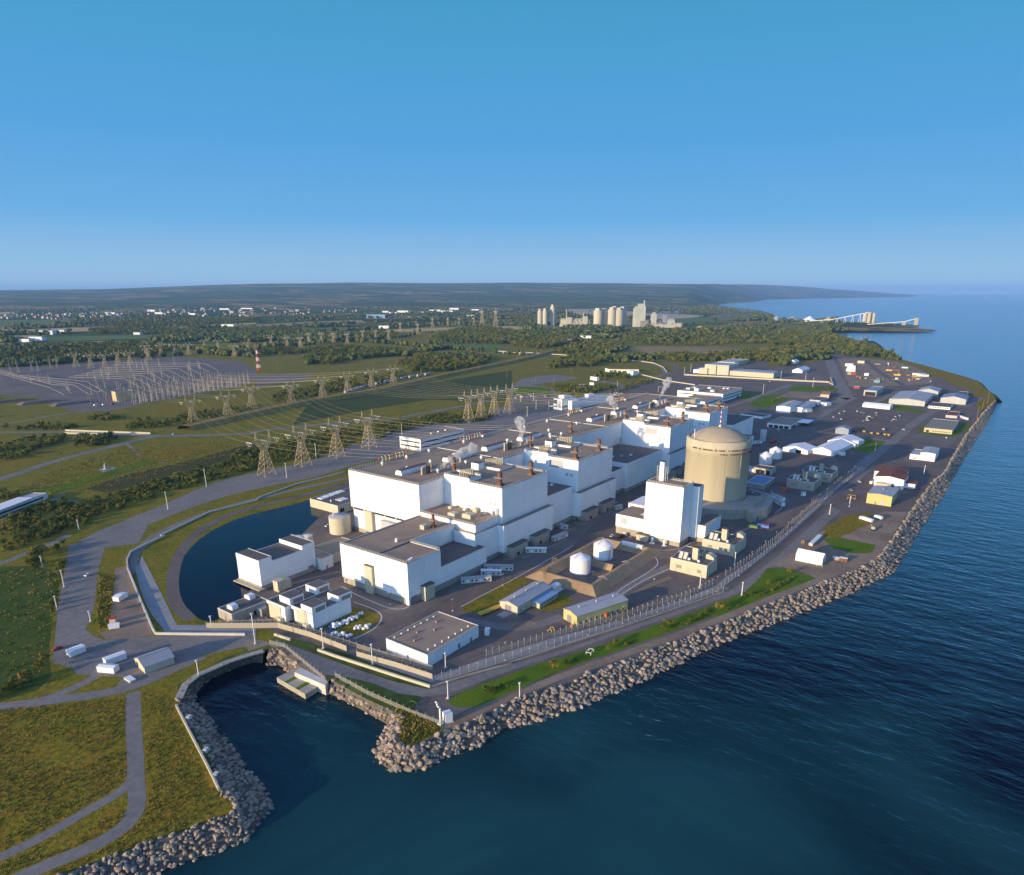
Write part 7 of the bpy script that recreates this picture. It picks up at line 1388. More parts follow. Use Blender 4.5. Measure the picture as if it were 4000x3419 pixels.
trailer('white bus-like trailer right of the cylinder rim', (784.2,241.2), (793.4,233.5), wall=W_SIDING, win=5); trailer('yellow flatbed trailer beside the gabled store', (257.9,212.9), (272.3,210.2), w_=3, h=1.6, wall=YELLOW, roofm=YELLOW, name='flatbed_trailer', win=0, wheels=True)
trailer('white covered trailer on the lot edge near the red car', (109.5,343), (116.5,343.4), w_=4, h=3.0, wall=FABRIC, roofm=FABRIC, name='covered_trailer', win=0); trailer('longer white trailer of the pair near the boat hut', (115.7,320.9), (124.7,320.3), w_=3.6, h=3.2, wall=FABRIC, roofm=FABRIC, name='covered_trailer', win=0); trailer('shorter white trailer of the pair near the boat hut', (110.6,318.6), (114.5,311), w_=3.6, h=3.0, wall=FABRIC, roofm=FABRIC, name='covered_trailer', win=0)
trailer('white trailer in the gravel strip, nearest the bush', (151.4,392.1), (153,388.4), w_=7, h=2.8, wall=FABRIC, roofm=FABRIC, name='covered_trailer', win=0); trailer('white trailer lowest in the gravel strip by the barrier', (133.6,358.2), (137.9,355.7), w_=3, h=2.2, wall=FABRIC, roofm=FABRIC, name='covered_trailer', win=0); trailer('small white shed with red lid in the gravel strip', (136.9,364.2), (139.1,362.4), w_=4, h=2.8, wall=CREAM, roofm=RED, name='covered_trailer', win=0)
trailer('long white container nearest the road on the storage yard', (1656.2,325.7), (1658.6,307.9), w_=3, h=7, wall=W_SIDING, roofm=FABRIC, name='shipping_container', cat='container', win=0); trailer('upper long white container on the storage yard', (1772.8,352.5), (1777.4,336.3), w_=3, h=6, wall=W_SIDING, roofm=FABRIC, name='shipping_container', cat='container', win=0); trailer('white container tucked below the upper one', (1738.9,340.4), (1741.5,324.1), w_=3, h=5, wall=W_SIDING, roofm=FABRIC, name='shipping_container', cat='container', win=0); trailer('bright orange-red container on the storage yard', (1595.7,302.5), (1601.2,294.9), w_=3, h=5, wall=ORANGE, roofm=ORANGE, name='shipping_container', cat='container', win=0); trailer('tan container touching the orange-red one', (1591.4,308.3), (1595.2,303.1), w_=3, h=4.5, wall=CREAM, roofm=CREAM, name='shipping_container', cat='container', win=0); trailer('single white container in the middle of the storage yard', (1591,277), (1592.9,269.2), w_=3, h=5, wall=W_SIDING, roofm=FABRIC, name='shipping_container', cat='container', win=0); trailer('light blue container among the storage rows', (1477.8,238.6), (1481.2,229.4), w_=3.4, h=5, wall=LBLUE, roofm=LBLUE, name='shipping_container', cat='container', win=0); trailer('pale container farthest back on the storage yard', (1867.1,344.7), (1865.5,329), w_=3, h=6, wall=CREAM, roofm=CREAM, name='shipping_container', cat='container', win=0); trailer('red and white container near the road on the storage yard', (1364.6,251), (1367.8,242.6), w_=3, h=3.4, wall=RED, roofm=FABRIC, name='shipping_container', cat='container', win=0)
for i,(a,b_) in enumerate((((1041.1,255.9),(1049,251.4)),((1045.9,249.4),(1055.8,244.8)),((1125.7,247.6),(1133.9,243.6)),((1125,241.5),(1136.4,237.3)))): trailer(('first','second','third','fourth')[i]+' white portable cabin by the ribbed warehouse, counting from the tower', a, b_, w_=10, h=4, wall=W_SIDING, roofm=FABRIC, win=3, group='cabins by the ribbed warehouse')
trailer('white cabin with red vehicles near the tent yard', (779.2,145.6), (782.6,142.5), w_=8, h=4, wall=W_SIDING, win=0)
STK = [YELLOW, ORANGE, CREAM, BROWN_STEEL, W_SIDING, STEEL_D, GREENP]
for i in range(46):                      # rows of stored steel and crates on the far yard
    r_ = i % 4; px_ = [(650,230,1150,300),(880,370,1400,440),(420,380,600,400),(640,190,860,260)][r_]
    x, y = rand_in([(1868.7,306.7),(1891.9,274.8),(1770.1,198.9),(1554.4,133.4),(1521.6,201),(1661.8,233.4)] if r_ != 2 else [(1554.8,287.9),(1566.4,259.5),(1541.2,220.7),(1499.1,232),(1525.2,278.8)]); L_ = rnd.uniform(3,16)
    th = thing('material_stack', 'low stack of stored material in the rows of the far storage yard', 'stack', (x,y,0), rnd.choice((0,5,90)), 'stored material stacks'); part('stack_body', MB().box(0,0,.3,L_,2.4,rnd.uniform(1.2,3)), STK[i % 7], th); part('bearers', MB().box(.4,.1,0,.8,2.3,.3).box(L_-.8,.1,0,L_-.4,2.3,.3), WOOD, th)
# wrapped bundles on the grass by the hooded block
B0 = None
for i in range(30):
    if i < 19: f = i/18; p_ = ((203.1,266.5)[0]+((218.3,265.9)[0]-(203.1,266.5)[0])*f+rnd.uniform(-.7,.7), (203.1,266.5)[1]+((218.3,265.9)[1]-(203.1,266.5)[1])*f+rnd.uniform(-.9,.9)); lb, g_ = 'white wrapped bundle in the long row beside the hooded block', 'wrapped bundles in the row'
    else: p_ = [(209.9,256.4),(211.3,255.3),(211.3,252.7),(213.4,253.1),(215.8,253.1),(199.2,259.8),(199,256.9),(201.2,256.9),(200.7,253),(202.6,252.7),(222.4,266.5)][i-19]; lb, g_ = 'white wrapped bundle lying loose on the grass by the hooded block', 'loose wrapped bundles'
    if B0 is None: B0 = solo('wrapped_bundle', MB().lathe([(.1,0),(.8,.1),(.95,.9),(.7,1.7),(.1,1.9)],0,0,9).lathe([(.1,.1),(.8,.2),(.9,.9),(.6,1.6),(.1,1.75)],1.4,.3,9), FABRIC, lb, 'bundle', p_, 0, g_)
    else: dup(B0, (*p_,0), rnd.uniform(0,360), lb, g_, (rnd.uniform(.8,1.3),rnd.uniform(.8,1.3),rnd.uniform(.7,1.2)))
solo('wrapped_bundle', MB().box(0,0,0,3,1.6,1).box(2,1.7,0,5,3.2,1.2), BLUE, 'blue tarpaulin-wrapped bundle at the row end', 'bundle', (200.7,264.9), 20)
PAINT = mat('road_paint', (.62,.60,.55), (.5,.48,.44), .5, .8)
for (a,b,c,d),k in (([(925,681.1),(972.1,650.7),(961.2,640),(908.7,665.6)],26),([(1043.8,575.1),(1070.5,556.3),(1054.6,546.2),(1022.9,555.3)],18)):
    mb = MB()
    for i in range(k):
        f = i/(k-1); p = Vector((a[0]+(b[0]-a[0])*f, a[1]+(b[1]-a[1])*f)); q = Vector((d[0]+(c[0]-d[0])*f, d[1]+(c[1]-d[1])*f)); v = (q-p).normalized(); nn = Vector((-v.y,v.x))*.09
        mb.quad((*(p-nn),.17),(*(p+nn),.17),(*(q+nn),.17),(*(q-nn),.17))
    part('road_marking', mb, PAINT)['kind'] = 'structure'
# cars
PAINTS = [('white',WHITE),('silver',GREY_ROOF),('black',mat('black_paint',(.02,.02,.022),(.015,.015,.017),.5,.3)),('dark blue',mat('navy_paint',(.03,.05,.14),(.025,.04,.12),.5,.3)),('red',RED),('grey',mat('grey_paint',(.16,.17,.18),(.13,.14,.15),.5,.35))]
def car(pm):
    o = thing('parked_car', 'x', 'car', (0,0,0)); L_, w_ = 4.5, 1.85
    part('body', MB().extr([(0,.35),(0,.85),(.2,.95),(4.2,.9),(4.5,.7),(4.5,.35)],1,0,w_), pm, o)
    part('cabin', MB().frus((.9,.08,3.6,w_-.08),.9,(1.4,.22,2.9,w_-.22),1.48), GLASS, o); part('car_roof', MB().box(1.38,.2,1.48,2.92,w_-.2,1.53), pm, o)
    for x in (.85,3.6): part('wheel', MB().extr([(x+.34*math.cos(a*.628),.34+.34*math.sin(a*.628)) for a in range(10)],1,-.03,w_+.03), RUBBER, o)
    return o
CARS = {}
def put_car(p_, rot, ci, label, group=None):
    if ci not in CARS: CARS[ci] = car(PAINTS[ci][1]); o = CARS[ci]; o.location = (*p_,0); o.rotation_euler = (0,0,R(rot)); o['label'] = label
    else: o = dup(CARS[ci], (*p_,0), rot, label)
    if group: o['group'] = group
    elif 'group' in o: del o['group']
    return o
lot = [(1026.2,567.8),(1050.3,578.7),(1073.3,556.1),(1051.2,542.1),(1022.7,547.1)]
for i in range(44): ci = rnd.randrange(6); put_car(rand_in(lot), rnd.choice((5,95)), ci, PAINTS[ci][0]+' car in the full lot behind the office annex', 'cars in the lot behind the annex')
lot = [(928.2,685.2),(947.1,693.7),(974.6,656),(957.9,636.1),(917.1,650.9),(901.7,664)]
for i in range(34): ci = rnd.randrange(6); put_car(rand_in(lot), rnd.choice((0,90)), ci, PAINTS[ci][0]+' car in the striped lot near the last parking-road pylons', 'cars in the striped lot')
lot = [(1023.7,212.5),(1110.7,206),(1102.5,152.8),(1092.8,129.5),(1025.1,132.1),(999.8,188.5)]
for i in range(22): ci = rnd.choice((0,0,0,1,5)); put_car(rand_in(lot), rnd.choice((0,90,20)), ci, PAINTS[ci][0]+' car or van scattered on the broad east yard', 'vehicles on the east yard')
ONE = [((158.8,441.9),25,0,'white pickup alone on the big lot beside the pond barrier'),((107.1,356.5),0,4,'red car alone at the big lot edge'),((305.8,398.6),0,0,'white car on the yard between tanks and hall'),((484,255),0,0,'white car at the corner beyond the tower wing'),((410.1,217.6),0,0,'white pickup beside the tipper truck'),((951.1,65.4),5,0,'white car beside the brown office lawn'),((1088.2,135.8),0,0,'white car on the yard road, nearest the lattice shed'),((978.8,114.2),30,0,'white car on the lake road by the yard gate'),((674,106),30,0,'white car on the shore road beside the white van'),((640.1,106.3),30,1,'silver car on the shore road beside the yellow frames'),((885.7,241.9),0,0,'white car before the gatehouse'),((1374.3,403.2),0,0,'white car in front of the long warehouse wall'),((1177.3,538),0,0,'white car alone on the big far lot'),((422.8,828),10,0,'white car on the road past the bridge')]
for p_,r_,ci,lb in ONE: put_car(p_, r_, ci, lb)
for i,p_ in enumerate([(1083.2,388),(1086.5,383.6),(1070.5,374.9),(1051,371.9),(1068.4,385.3),(1054,405.1)]): put_car(p_, 90, (0,1,5,0,0,2)[i], ORD[i]+' car at the admin building foot, counting from its corner', 'cars at the admin building')
def truck(name, label, p_, rot, cab, bed, L_=8, h=3, loaded=None):
    th = thing(name, label, 'truck', p_, rot)
    part('cab', MB().extr([(L_-2.2,.6),(L_-2.2,2.8),(L_-.6,2.8),(L_-.2,1.7),(L_,1.5),(L_,.6)],1,0,2.3), cab, th); part('windscreen', MB().box(L_-.75,.2,1.75,L_-.2,2.1,2.5), GLASS, th); part('cargo_body', MB().box(0,0,.9,L_-2.4,2.35,h), bed, th); part('chassis', MB().box(.2,.4,.5,L_-.3,1.9,.88), STEEL_D, th)
    for x in (1,2.1,L_-1.3): part('wheel', MB().extr([(x+.5*math.cos(a*.628),.5+.5*math.sin(a*.628)) for a in range(10)],1,-.03,2.38), RUBBER, th)
truck('tipper_truck', 'black tipper truck with white cab at the tower foot', (411.1,211.6), -10, WHITE, BLACK, 8, 2.2); truck('box_van', 'white box van parked before the red-roofed shed', (671.2,96.7), -20, WHITE, WHITE, 7, 3.2)
truck('tank_truck', 'longer white vehicle of the pair on the sunlit shore yard', (554.2,74.6), 60, WHITE, FABRIC, 11, 3.2); truck('box_van', 'shorter white vehicle of the pair on the sunlit shore yard', (566.3,70), 60, WHITE, FABRIC, 6.5, 3)
th = thing('excavator', 'small tan machine on the sunlit shore yard', 'digger', (535.6,69.4), 40); part('track', MB().box(0,0,0,4,.7,1), RUBBER, th); part('track', MB().box(0,1.7,0,4,2.4,1), RUBBER, th); part('cab', MB().frus((.6,.3,3.2,2.2),1,(.9,.5,2.6,2),2.8), CREAM, th); part('boom', MB().tube([(3,1.2,1.6),(5,1.2,3.6),(6.6,1.2,1.2)],.25), STEEL_D, th)
th = thing('mobile_crane', 'orange mobile crane with raised boom past the cylinder', 'crane', (831.8,242.2), 10); part('carrier', MB().box(0,0,.9,11,2.6,2.2), ORANGE, th); part('cab', MB().box(6,.2,2.2,9,2.2,3.6), ORANGE, th); part('boom', MB().bar((7,1.3,3.4),(14,1.3,17),.5,0,4,.3), ORANGE, th)
for x in (1.5,4,7,9.5): part('wheel', MB().extr([(x+.6*math.cos(a*.628),.6+.6*math.sin(a*.628)) for a in range(10)],1,-.05,2.65), RUBBER, th)
for i,p_ in enumerate([(930.2,161.8),(931.1,151.1),(924.6,141.6),(926.3,134.8),(925.4,127),(925.3,122.8),(960.6,134.3)]):
    m_ = (RED,YELLOW,YELLOW,YELLOW,YELLOW,YELLOW,CREAM)[i]; th = thing('yard_machine', ('red','first yellow','second yellow','third yellow','fourth yellow','fifth yellow','tan')[i]+' machine in the row before the lattice shed', 'machine', p_, 20, 'machines before the lattice shed'); part('body', MB().box(0,0,.8,5,2.4,2.4), m_, th); part('cab', MB().frus((1.5,.3,3.8,2.1),2.4,(1.8,.5,3.4,1.9),4), GLASS, th)
    for x in (1,4): part('wheel', MB().extr([(x+.8*math.cos(a*.628),.8+.8*math.sin(a*.628)) for a in range(10)],1,-.1,2.5), RUBBER, th)
for i,(a,b_,m_) in enumerate((((489.5,147.8),(490.4,140.9),GREENP),((495.8,143),(495.3,134.1),BLUE),((497.2,137.2),(500.3,134.9),RED))):
    L_ = math.dist(a,b_); th = thing('covered_stack', ('dark green','long bright blue','small red')[i]+' tarpaulin-covered stack between the generator houses', 'stack', a, math.degrees(math.atan2(b_[1]-a[1],b_[0]-a[0]))); part('tarpaulin', MB().extr([(0,0),(.3,1.4),(1.6,2),(2.9,1.4),(3.2,0)],0,0,L_), m_, th); part('pallet', MB().box(-.2,-.2,0,L_+.2,3.4,.15), WOOD, th)
for i,(a,lb) in enumerate((((172.2,181.7),'green'),((439,83.4),'yellow'),((256.9,144.7),'pale'),((612.1,98.7),'largest yellow'),((265.6,172.9),'small yellow'),((476.8,104.4),'little yellow'))):
    s = (5.5,5,4,10,3,2.6)[i]; mb = MB(); m_ = (GREENP,CREAM,LAMP_W,YELLOW,YELLOW,YELLOW)[i]
    for x in (0,s):
        for y in (0,s*.6): mb.bar((x,y,0),(x,y,1.3),.16)
    for y in (0,s*.6): mb.bar((0,y,1.3),(s,y,1.3),.16)
    for x in (0,s): mb.bar((x,0,1.3),(x,s*.6,1.3),.16)
    solo('pipe_frame', mb, m_, lb+' pipe guard frame '+('above the basin boulders','beside the fabric garage','on the grass bank','beside the yellow shed','by the patrol fence','on the brown yard edge')[i], 'frame', a, 10)
th = thing('utility_cabinet', 'white cabinet at the point beside the crooked vent pipe', 'cabinet', (174.6,163.7), -25); part('body', MB().box(0,0,.3,3.2,3.2,4.2), WHITE, th); part('door', MB().box(-.08,.5,.5,-.01,1.6,3.4), DOOR, th); part('plinth', MB().box(-.3,-.3,0,3.5,3.5,.3), CONC_L, th)
for i,p_ in enumerate([(115.9,250.9),(108.3,225.5),(102.6,209.4)]): solo('boulder_block', MB().frus((-1.3,-1,1.3,1),0,(-1,-.7,1,.8),1.3), CONC_L, ('top','middle','lowest')[i]+' pale block on the slope beside the cream wall', 'block', p_, 30)
for i,(a,b_,h,lb,m_) in enumerate((((475.3,98.3),(498,97.6),1.6,'long tan timber stack on the brown yard',CREAM),((457.1,81.3),(457.5,77.3),1.6,'dark skip with white rim beside the fabric garage',STEEL_D),((456.7,76.8),(457.4,72.6),2.4,'brown skip with white rim beside the fabric garage',BROWN_STEEL),((114.9,302.8),(115,297.4),.8,'short pale beam lying beside the boat hut',CREAM),((242.9,198.5),(243.8,196.4),3.2,'small white kiosk beside the flat-roofed store',WHITE),((1128.4,68.9),(1110.5,58.8),2.6,'white trailers bunched behind the brown office',WHITE))):
    L_ = math.dist(a,b_); th = thing(('timber_stack','waste_skip','waste_skip','concrete_beam','kiosk','covered_trailer')[i], lb, ('stack','skip','skip','beam','kiosk','trailer')[i], a, math.degrees(math.atan2(b_[1]-a[1],b_[0]-a[0]))); part('body', MB().box(0,0,.05,L_,2.6,h), m_, th); part('top', MB().box(-.1,-.1,h,L_+.1,2.7,h+.2), WHITE, th)
G_ = [(1339.6,737.1),(1370.5,680.4),(1088.9,659.3),(1096.4,649.1),(1116.2,652.7),(1118.8,645),(1196.7,698.2),(1189.8,679.5),(1305.8,660.6),(1312.6,651.3)]
t = thing('pump_station', 'long low cream-edged building with a grass roof among the trees', 'building', G_[0]); 
mb = MB().prism([G_[0],G_[1],(G_[1][0]+10,G_[1][1]+14),(G_[0][0]+10,G_[0][1]+14)],0,6.5); part('wall', mb, FABRIC, t, True); mb = MB().prism([(G_[0][0]-1,G_[0][1]-1),(G_[1][0]-1,G_[1][1]-1),(G_[1][0]+22,G_[1][1]+30),(G_[0][0]+22,G_[0][1]+30)],6.5,7.3); part('roof', mb, MEADOW, t, True); mb = MB().box(G_[8][0],G_[8][1],0,G_[8][0]+22,G_[8][1]+16,9); part('end_box', mb, W_SIDING, t, True)
for i,(a,b_) in enumerate(((G_[2],G_[3]),(G_[4],G_[5]),(G_[6],G_[7]))): trailer(('white double cabin in the small triangle compound','white cube cabin in the small triangle compound','tall grey switch box in the small triangle compound')[i], a, b_, w_=6, h=(5,6.5,7)[i], wall=W_SIDING, win=2, name='site_cabin', cat='cabin')
# ------------------------------------------------------------------ steam from the roof vents
ST = bpy.data.materials.new('steam'); n, l = nt(ST); n.remove(n['Principled BSDF']); v = n.new('ShaderNodeVolumePrincipled'); v.inputs['Color'].default_value = (1,.98,.95,1); sn = n.new('ShaderNodeTexNoise'); sn.inputs['Scale'].default_value = .28; sn.inputs['Detail'].default_value = 4; sg = n.new('ShaderNodeNewGeometry'); l.new(sg.outputs['Position'], sn.inputs['Vector']); sr = n.new('ShaderNodeMapRange'); sr.inputs[1].default_value = .42; sr.inputs[2].default_value = .66; sr.inputs[3].default_value = 0; sr.inputs[4].default_value = .55; l.new(sn.outputs['Fac'], sr.inputs[0]); l.new(sr.outputs[0], v.inputs['Density']); l.new(v.outputs[0], n['Material Output'].inputs['Volume'])
for i,(p_,hh_,dx) in enumerate((((356.3,327.5),10,22),((450.5,327.4),19,3),((630.7,336.6),16,-8),((733.2,336.6),22,14))):
    bm = bmesh.new()
    for k in range(11):
        f = k/10; r = .8+f*3.6; c = Vector((p_[0]+dx*f*f+rnd.uniform(-1,1)*f*2.4, p_[1]+rnd.uniform(-1,1)*f*2.4-dx*.3*f, 46.5+hh_*f))
        g_ = bmesh.ops.create_icosphere(bm, subdivisions=2, radius=r, matrix=Matrix.Translation(c))
        for vv in g_['verts']: vv.co += (vv.co-c)*noise.noise(vv.co*.6)*.5
    me = bpy.data.meshes.new('steam_plume'); bm.to_mesh(me); bm.free(); me.materials.append(ST); o = bpy.data.objects.new('steam_plume', me); COL.objects.link(o)
    rm = o.modifiers.new('r', 'REMESH'); rm.mode = 'VOXEL'; rm.voxel_size = .7
    tag(o, ('low drifting steam plume nearest the hall end','tall steam plume before the second reactor','steam plume in the middle of the roof','leaning steam plume at the far roof end')[i], 'steam', None, 'stuff')
sm = MB(); p0 = across((3260,1700), 10)

# ------------------------------------------------------------------ boulders of the shore revetment
def boulder_mesh(seed):
    bm = bmesh.new(); bmesh.ops.create_icosphere(bm, subdivisions=2, radius=1)
    r_ = random.Random(seed); o = Vector((r_.random()*50, r_.random()*50, seed))
    pl = [(Vector((r_.gauss(0,1),r_.gauss(0,1),r_.gauss(0,1))).normalized(), r_.uniform(.42,.72)) for _ in range(6)]
    for v in bm.verts:                      # chop flat faces off a lumpy ball: angular quarry stone
        c = v.co.lerp(v.co/max(abs(v.co.x),abs(v.co.y),abs(v.co.z))*.86, .62)*(1+.16*noise.noise(v.co*1.3+o))
        for n_, d in pl:
            k = c.dot(n_)
            if k > d: c -= n_*(k-d)*.92
        v.co = Vector((c.x*1.12, c.y*.95, c.z*.8))
    me = bpy.data.meshes.new('boulder'); bm.to_mesh(me); bm.free(); me.materials.append(ROCK); return me
BM = [boulder_mesh(i) for i in range(9)]
rocks = []
for (a, b), sp, lo, hi in ((SLOPES[0], 1.28, .5, 1.1), (SLOPES[1], 1.4, .7, 1.3), (SLOPES[2], 1.52, .65, 1.55)):
    for i in range(len(a)-1):
        p0, q0, p1, q1 = a[i], b[i], a[i+1], b[i+1]; L = (math.dist(p0,p1)+math.dist(q0,q1))/2; W_ = math.dist(p0,q0)
        n_ = L*W_/(sp*sp)*1.15; n_ = int(n_)+(rnd.random() < n_-int(n_))
        for _ in range(min(n_, 60)):
            u, v = rnd.random(), rnd.uniform(-.06, 1.10)
            x = (p0[0]+(p1[0]-p0[0])*u)*(1-v)+(q0[0]+(q1[0]-q0[0])*u)*v; y = (p0[1]+(p1[1]-p0[1])*u)*(1-v)+(q0[1]+(q1[1]-q0[1])*u)*v
            if math.hypot(x, y) > 1500: continue
            r = rnd.uniform(lo, hi)*(1.0 if rnd.random() < .8 else 1.25); far_ = math.hypot(x, y)
            rocks.append((r/far_, x, y, -5*max(0,min(1.05,v))/1+.15, r))
def in_frame(x, y, z, m=0):
    f = x*HX+y*HY; c = f*math.cos(R(CAM_PITCH))-(z-CAM_H)*math.sin(R(CAM_PITCH)); rr = x*RX+y*RY; u = f*math.sin(R(CAM_PITCH))+(z-CAM_H)*math.cos(R(CAM_PITCH))
    if c < 5: return False
    px_, py_ = 1050+1397*rr/c, 1060-1397*u/c; return -m < px_ < 2072+m and -m < py_ < 1771+m
rocks.sort(key=lambda t: -t[0]*(1 if in_frame(t[1],t[2],t[3]) else 0)); nb = 0; stone = []
for s_, x, y, z, r in rocks:
    if nb < 300 and in_frame(x, y, z):
        o = bpy.data.objects.new('boulder', BM[nb % 9]); COL.objects.link(o); o.location = (x,y,z); o.scale = (r,r,r); o.rotation_euler = (rnd.uniform(-.6,.6),rnd.uniform(-.6,.6),rnd.uniform(0,6.28))
        west = y > 150 and x < 175
        tag(o, 'pale angular boulder in the stone bank round the west side of the basin' if west else 'pale angular boulder in the stone bank below the dock and the point', 'boulder', 'boulders west of the basin' if west else 'boulders at the point'); nb += 1
    else: stone.append((x,y,z,r))
def merge(name, protos, items, m, kind='stuff', zs=(1,1)):
    """one mesh from many placed copies: items (x, y, z, scale, squash, rot)"""
    if not items: return None
    P_ = []
    for me in protos:
        co_ = np.empty(len(me.vertices)*3, np.float32); me.vertices.foreach_get('co', co_); lt = np.empty(len(me.polygons), np.int32); me.polygons.foreach_get('loop_total', lt); li = np.empty(len(me.loops), np.int32); me.loops.foreach_get('vertex_index', li); P_.append((co_.reshape(-1,3), lt, li))
    V, LT, LI, off = [], [], [], 0
    for x,y,z,s,q,rot in items:
        c_, lt, li = P_[rnd.randrange(len(P_))]; ca, sa = math.cos(rot), math.sin(rot); w_ = np.empty_like(c_)
        w_[:,0] = (c_[:,0]*ca-c_[:,1]*sa)*s+x; w_[:,1] = (c_[:,0]*sa+c_[:,1]*ca)*s+y; w_[:,2] = c_[:,2]*s*q+z
        V.append(w_); LT.append(lt); LI.append(li+off); off += len(c_)
    V = np.concatenate(V); LT = np.concatenate(LT); LI = np.concatenate(LI); me = bpy.data.meshes.new(name)
    me.vertices.add(len(V)); me.vertices.foreach_set('co', V.ravel()); me.loops.add(len(LI)); me.loops.foreach_set('vertex_index', LI); me.polygons.add(len(LT)); me.polygons.foreach_set('loop_start', np.concatenate(([0],np.cumsum(LT)[:-1])).astype(np.int32)); me.polygons.foreach_set('loop_total', LT)
    me.materials.append(m); me.update(); me.validate(); o = bpy.data.objects.new(name, me); COL.objects.link(o); o['kind'] = kind; return o
merge('riprap', BM, [(x,y,z,r,1,rnd.uniform(0,6.28)) for x,y,z,r in stone], ROCK_S)
small = []
for (a, b) in SLOPES:
    for i in range(len(a)-1):
        p0, q0, p1, q1 = a[i], b[i], a[i+1], b[i+1]; L = math.dist(q0,q1)
        for _ in range(int(L*.9)): u = rnd.random(); v = rnd.uniform(1.0,1.22); small.append(((p0[0]+(p1[0]-p0[0])*u)*(1-v)+(q0[0]+(q1[0]-q0[0])*u)*v, (p0[1]+(p1[1]-p0[1])*u)*(1-v)+(q0[1]+(q1[1]-q0[1])*u)*v, -5.35, rnd.uniform(.4,.9), .8, rnd.uniform(0,6)))
merge('riprap', BM, [q for q in small if math.hypot(q[0],q[1]) < 900], mat('wet_boulder', (.13,.10,.065), (.06,.05,.04), .4, .35, c3=(.10,.085,.055)))
# ------------------------------------------------------------------ trees
def foliage(name, cols, rnd_amt=0, sc=.11):
    m = mat(name, cols[0], cols[1], sc, .9, c3=cols[2], rnd_amt=rnd_amt, spec=.08, detail=3); return m
FOL = foliage('leaf_green', ((.17,.165,.024),(.055,.085,.015),(.10,.125,.018)), .22, .5)
FOL2 = foliage('leaf_olive', ((.26,.195,.032),(.10,.10,.018),(.17,.145,.025)), .22, .5)
FOLS = foliage('wood_foliage', ((.23,.185,.030),(.050,.080,.015),(.11,.13,.021)), 0, .055)
FOLF = foliage('far_wood_foliage', ((.14,.135,.03),(.04,.062,.017),(.075,.095,.022)), 0, .02)
TUFT = foliage('grass_tuft', ((.34,.23,.055),(.13,.145,.022),(.23,.19,.036)), 0, .09)
def crown_mb(seed, nq, size, lobes=6):
    """leaf clumps spread through several lobes of a crown about 1 unit tall above a bare stem"""
    r_ = random.Random(seed); mb = MB(); L = [(Vector((r_.gauss(0,.17),r_.gauss(0,.17),r_.uniform(.34,.80))), r_.uniform(.17,.29)) for _ in range(lobes)]+[(Vector((0,0,.58)),.32)]
    for i in range(nq):
        c, rad = L[r_.randrange(len(L))]; d = Vector((r_.gauss(0,1),r_.gauss(0,1),r_.gauss(.15,1))).normalized(); p = c+d*rad*r_.uniform(.62,1.05)
        if p.z < .14: p.z = .14+r_.random()*.1
        n_ = (d+Vector((r_.gauss(0,.5),r_.gauss(0,.5),r_.gauss(0,.5)))).normalized(); u = n_.orthogonal().normalized(); u.rotate(Matrix.Rotation(r_.uniform(0,6.28),3,n_)); w_ = n_.cross(u); s = size*r_.uniform(.6,1.35)
        mb.add([p-u*s-w_*s*.5, p+u*s*.2-w_*s*.9+n_*s*.15, p+u*s+w_*s*.3, p-u*s*.1+w_*s*.8+n_*s*.2], [(0,1,2,3)])
    return mb
def trunk_mb(seed):
    r_ = random.Random(seed); mb = MB().bar((0,0,-.02),(0,0,.5),.028,0,6,.012)
    for _ in range(5): a = r_.uniform(0,6.28); z = r_.uniform(.2,.42); mb.bar((0,0,z),(.2*math.cos(a),.2*math.sin(a),z+r_.uniform(.12,.26)),.011,0,4,.004)
    return mb
CR = [crown_mb(i, 330, .055, 6+i % 3).mesh('crown', FOL if i % 3 else FOL2) for i in range(6)]; TR = [trunk_mb(i).mesh('trunk', BARK) for i in range(3)]
MID = [crown_mb(20+i, 75, .115, 6).mesh('crown', FOLS) for i in range(6)]
def lump(seed):
    bm = bmesh.new(); r_ = random.Random(seed)
    for _ in range(2): 
        c = Vector((r_.gauss(0,.22),r_.gauss(0,.22),r_.uniform(.4,.6))); g_ = bmesh.ops.create_icosphere(bm, subdivisions=1, radius=r_.uniform(.34,.46), matrix=Matrix.Translation(c))
        for v in g_['verts']: v.co = c+(v.co-c)*(1+r_.uniform(-.35,.35))
    me = bpy.data.meshes.new('crown'); bm.to_mesh(me); bm.free(); me.materials.append(FOLF); return me
FAR = [lump(i) for i in range(6)]
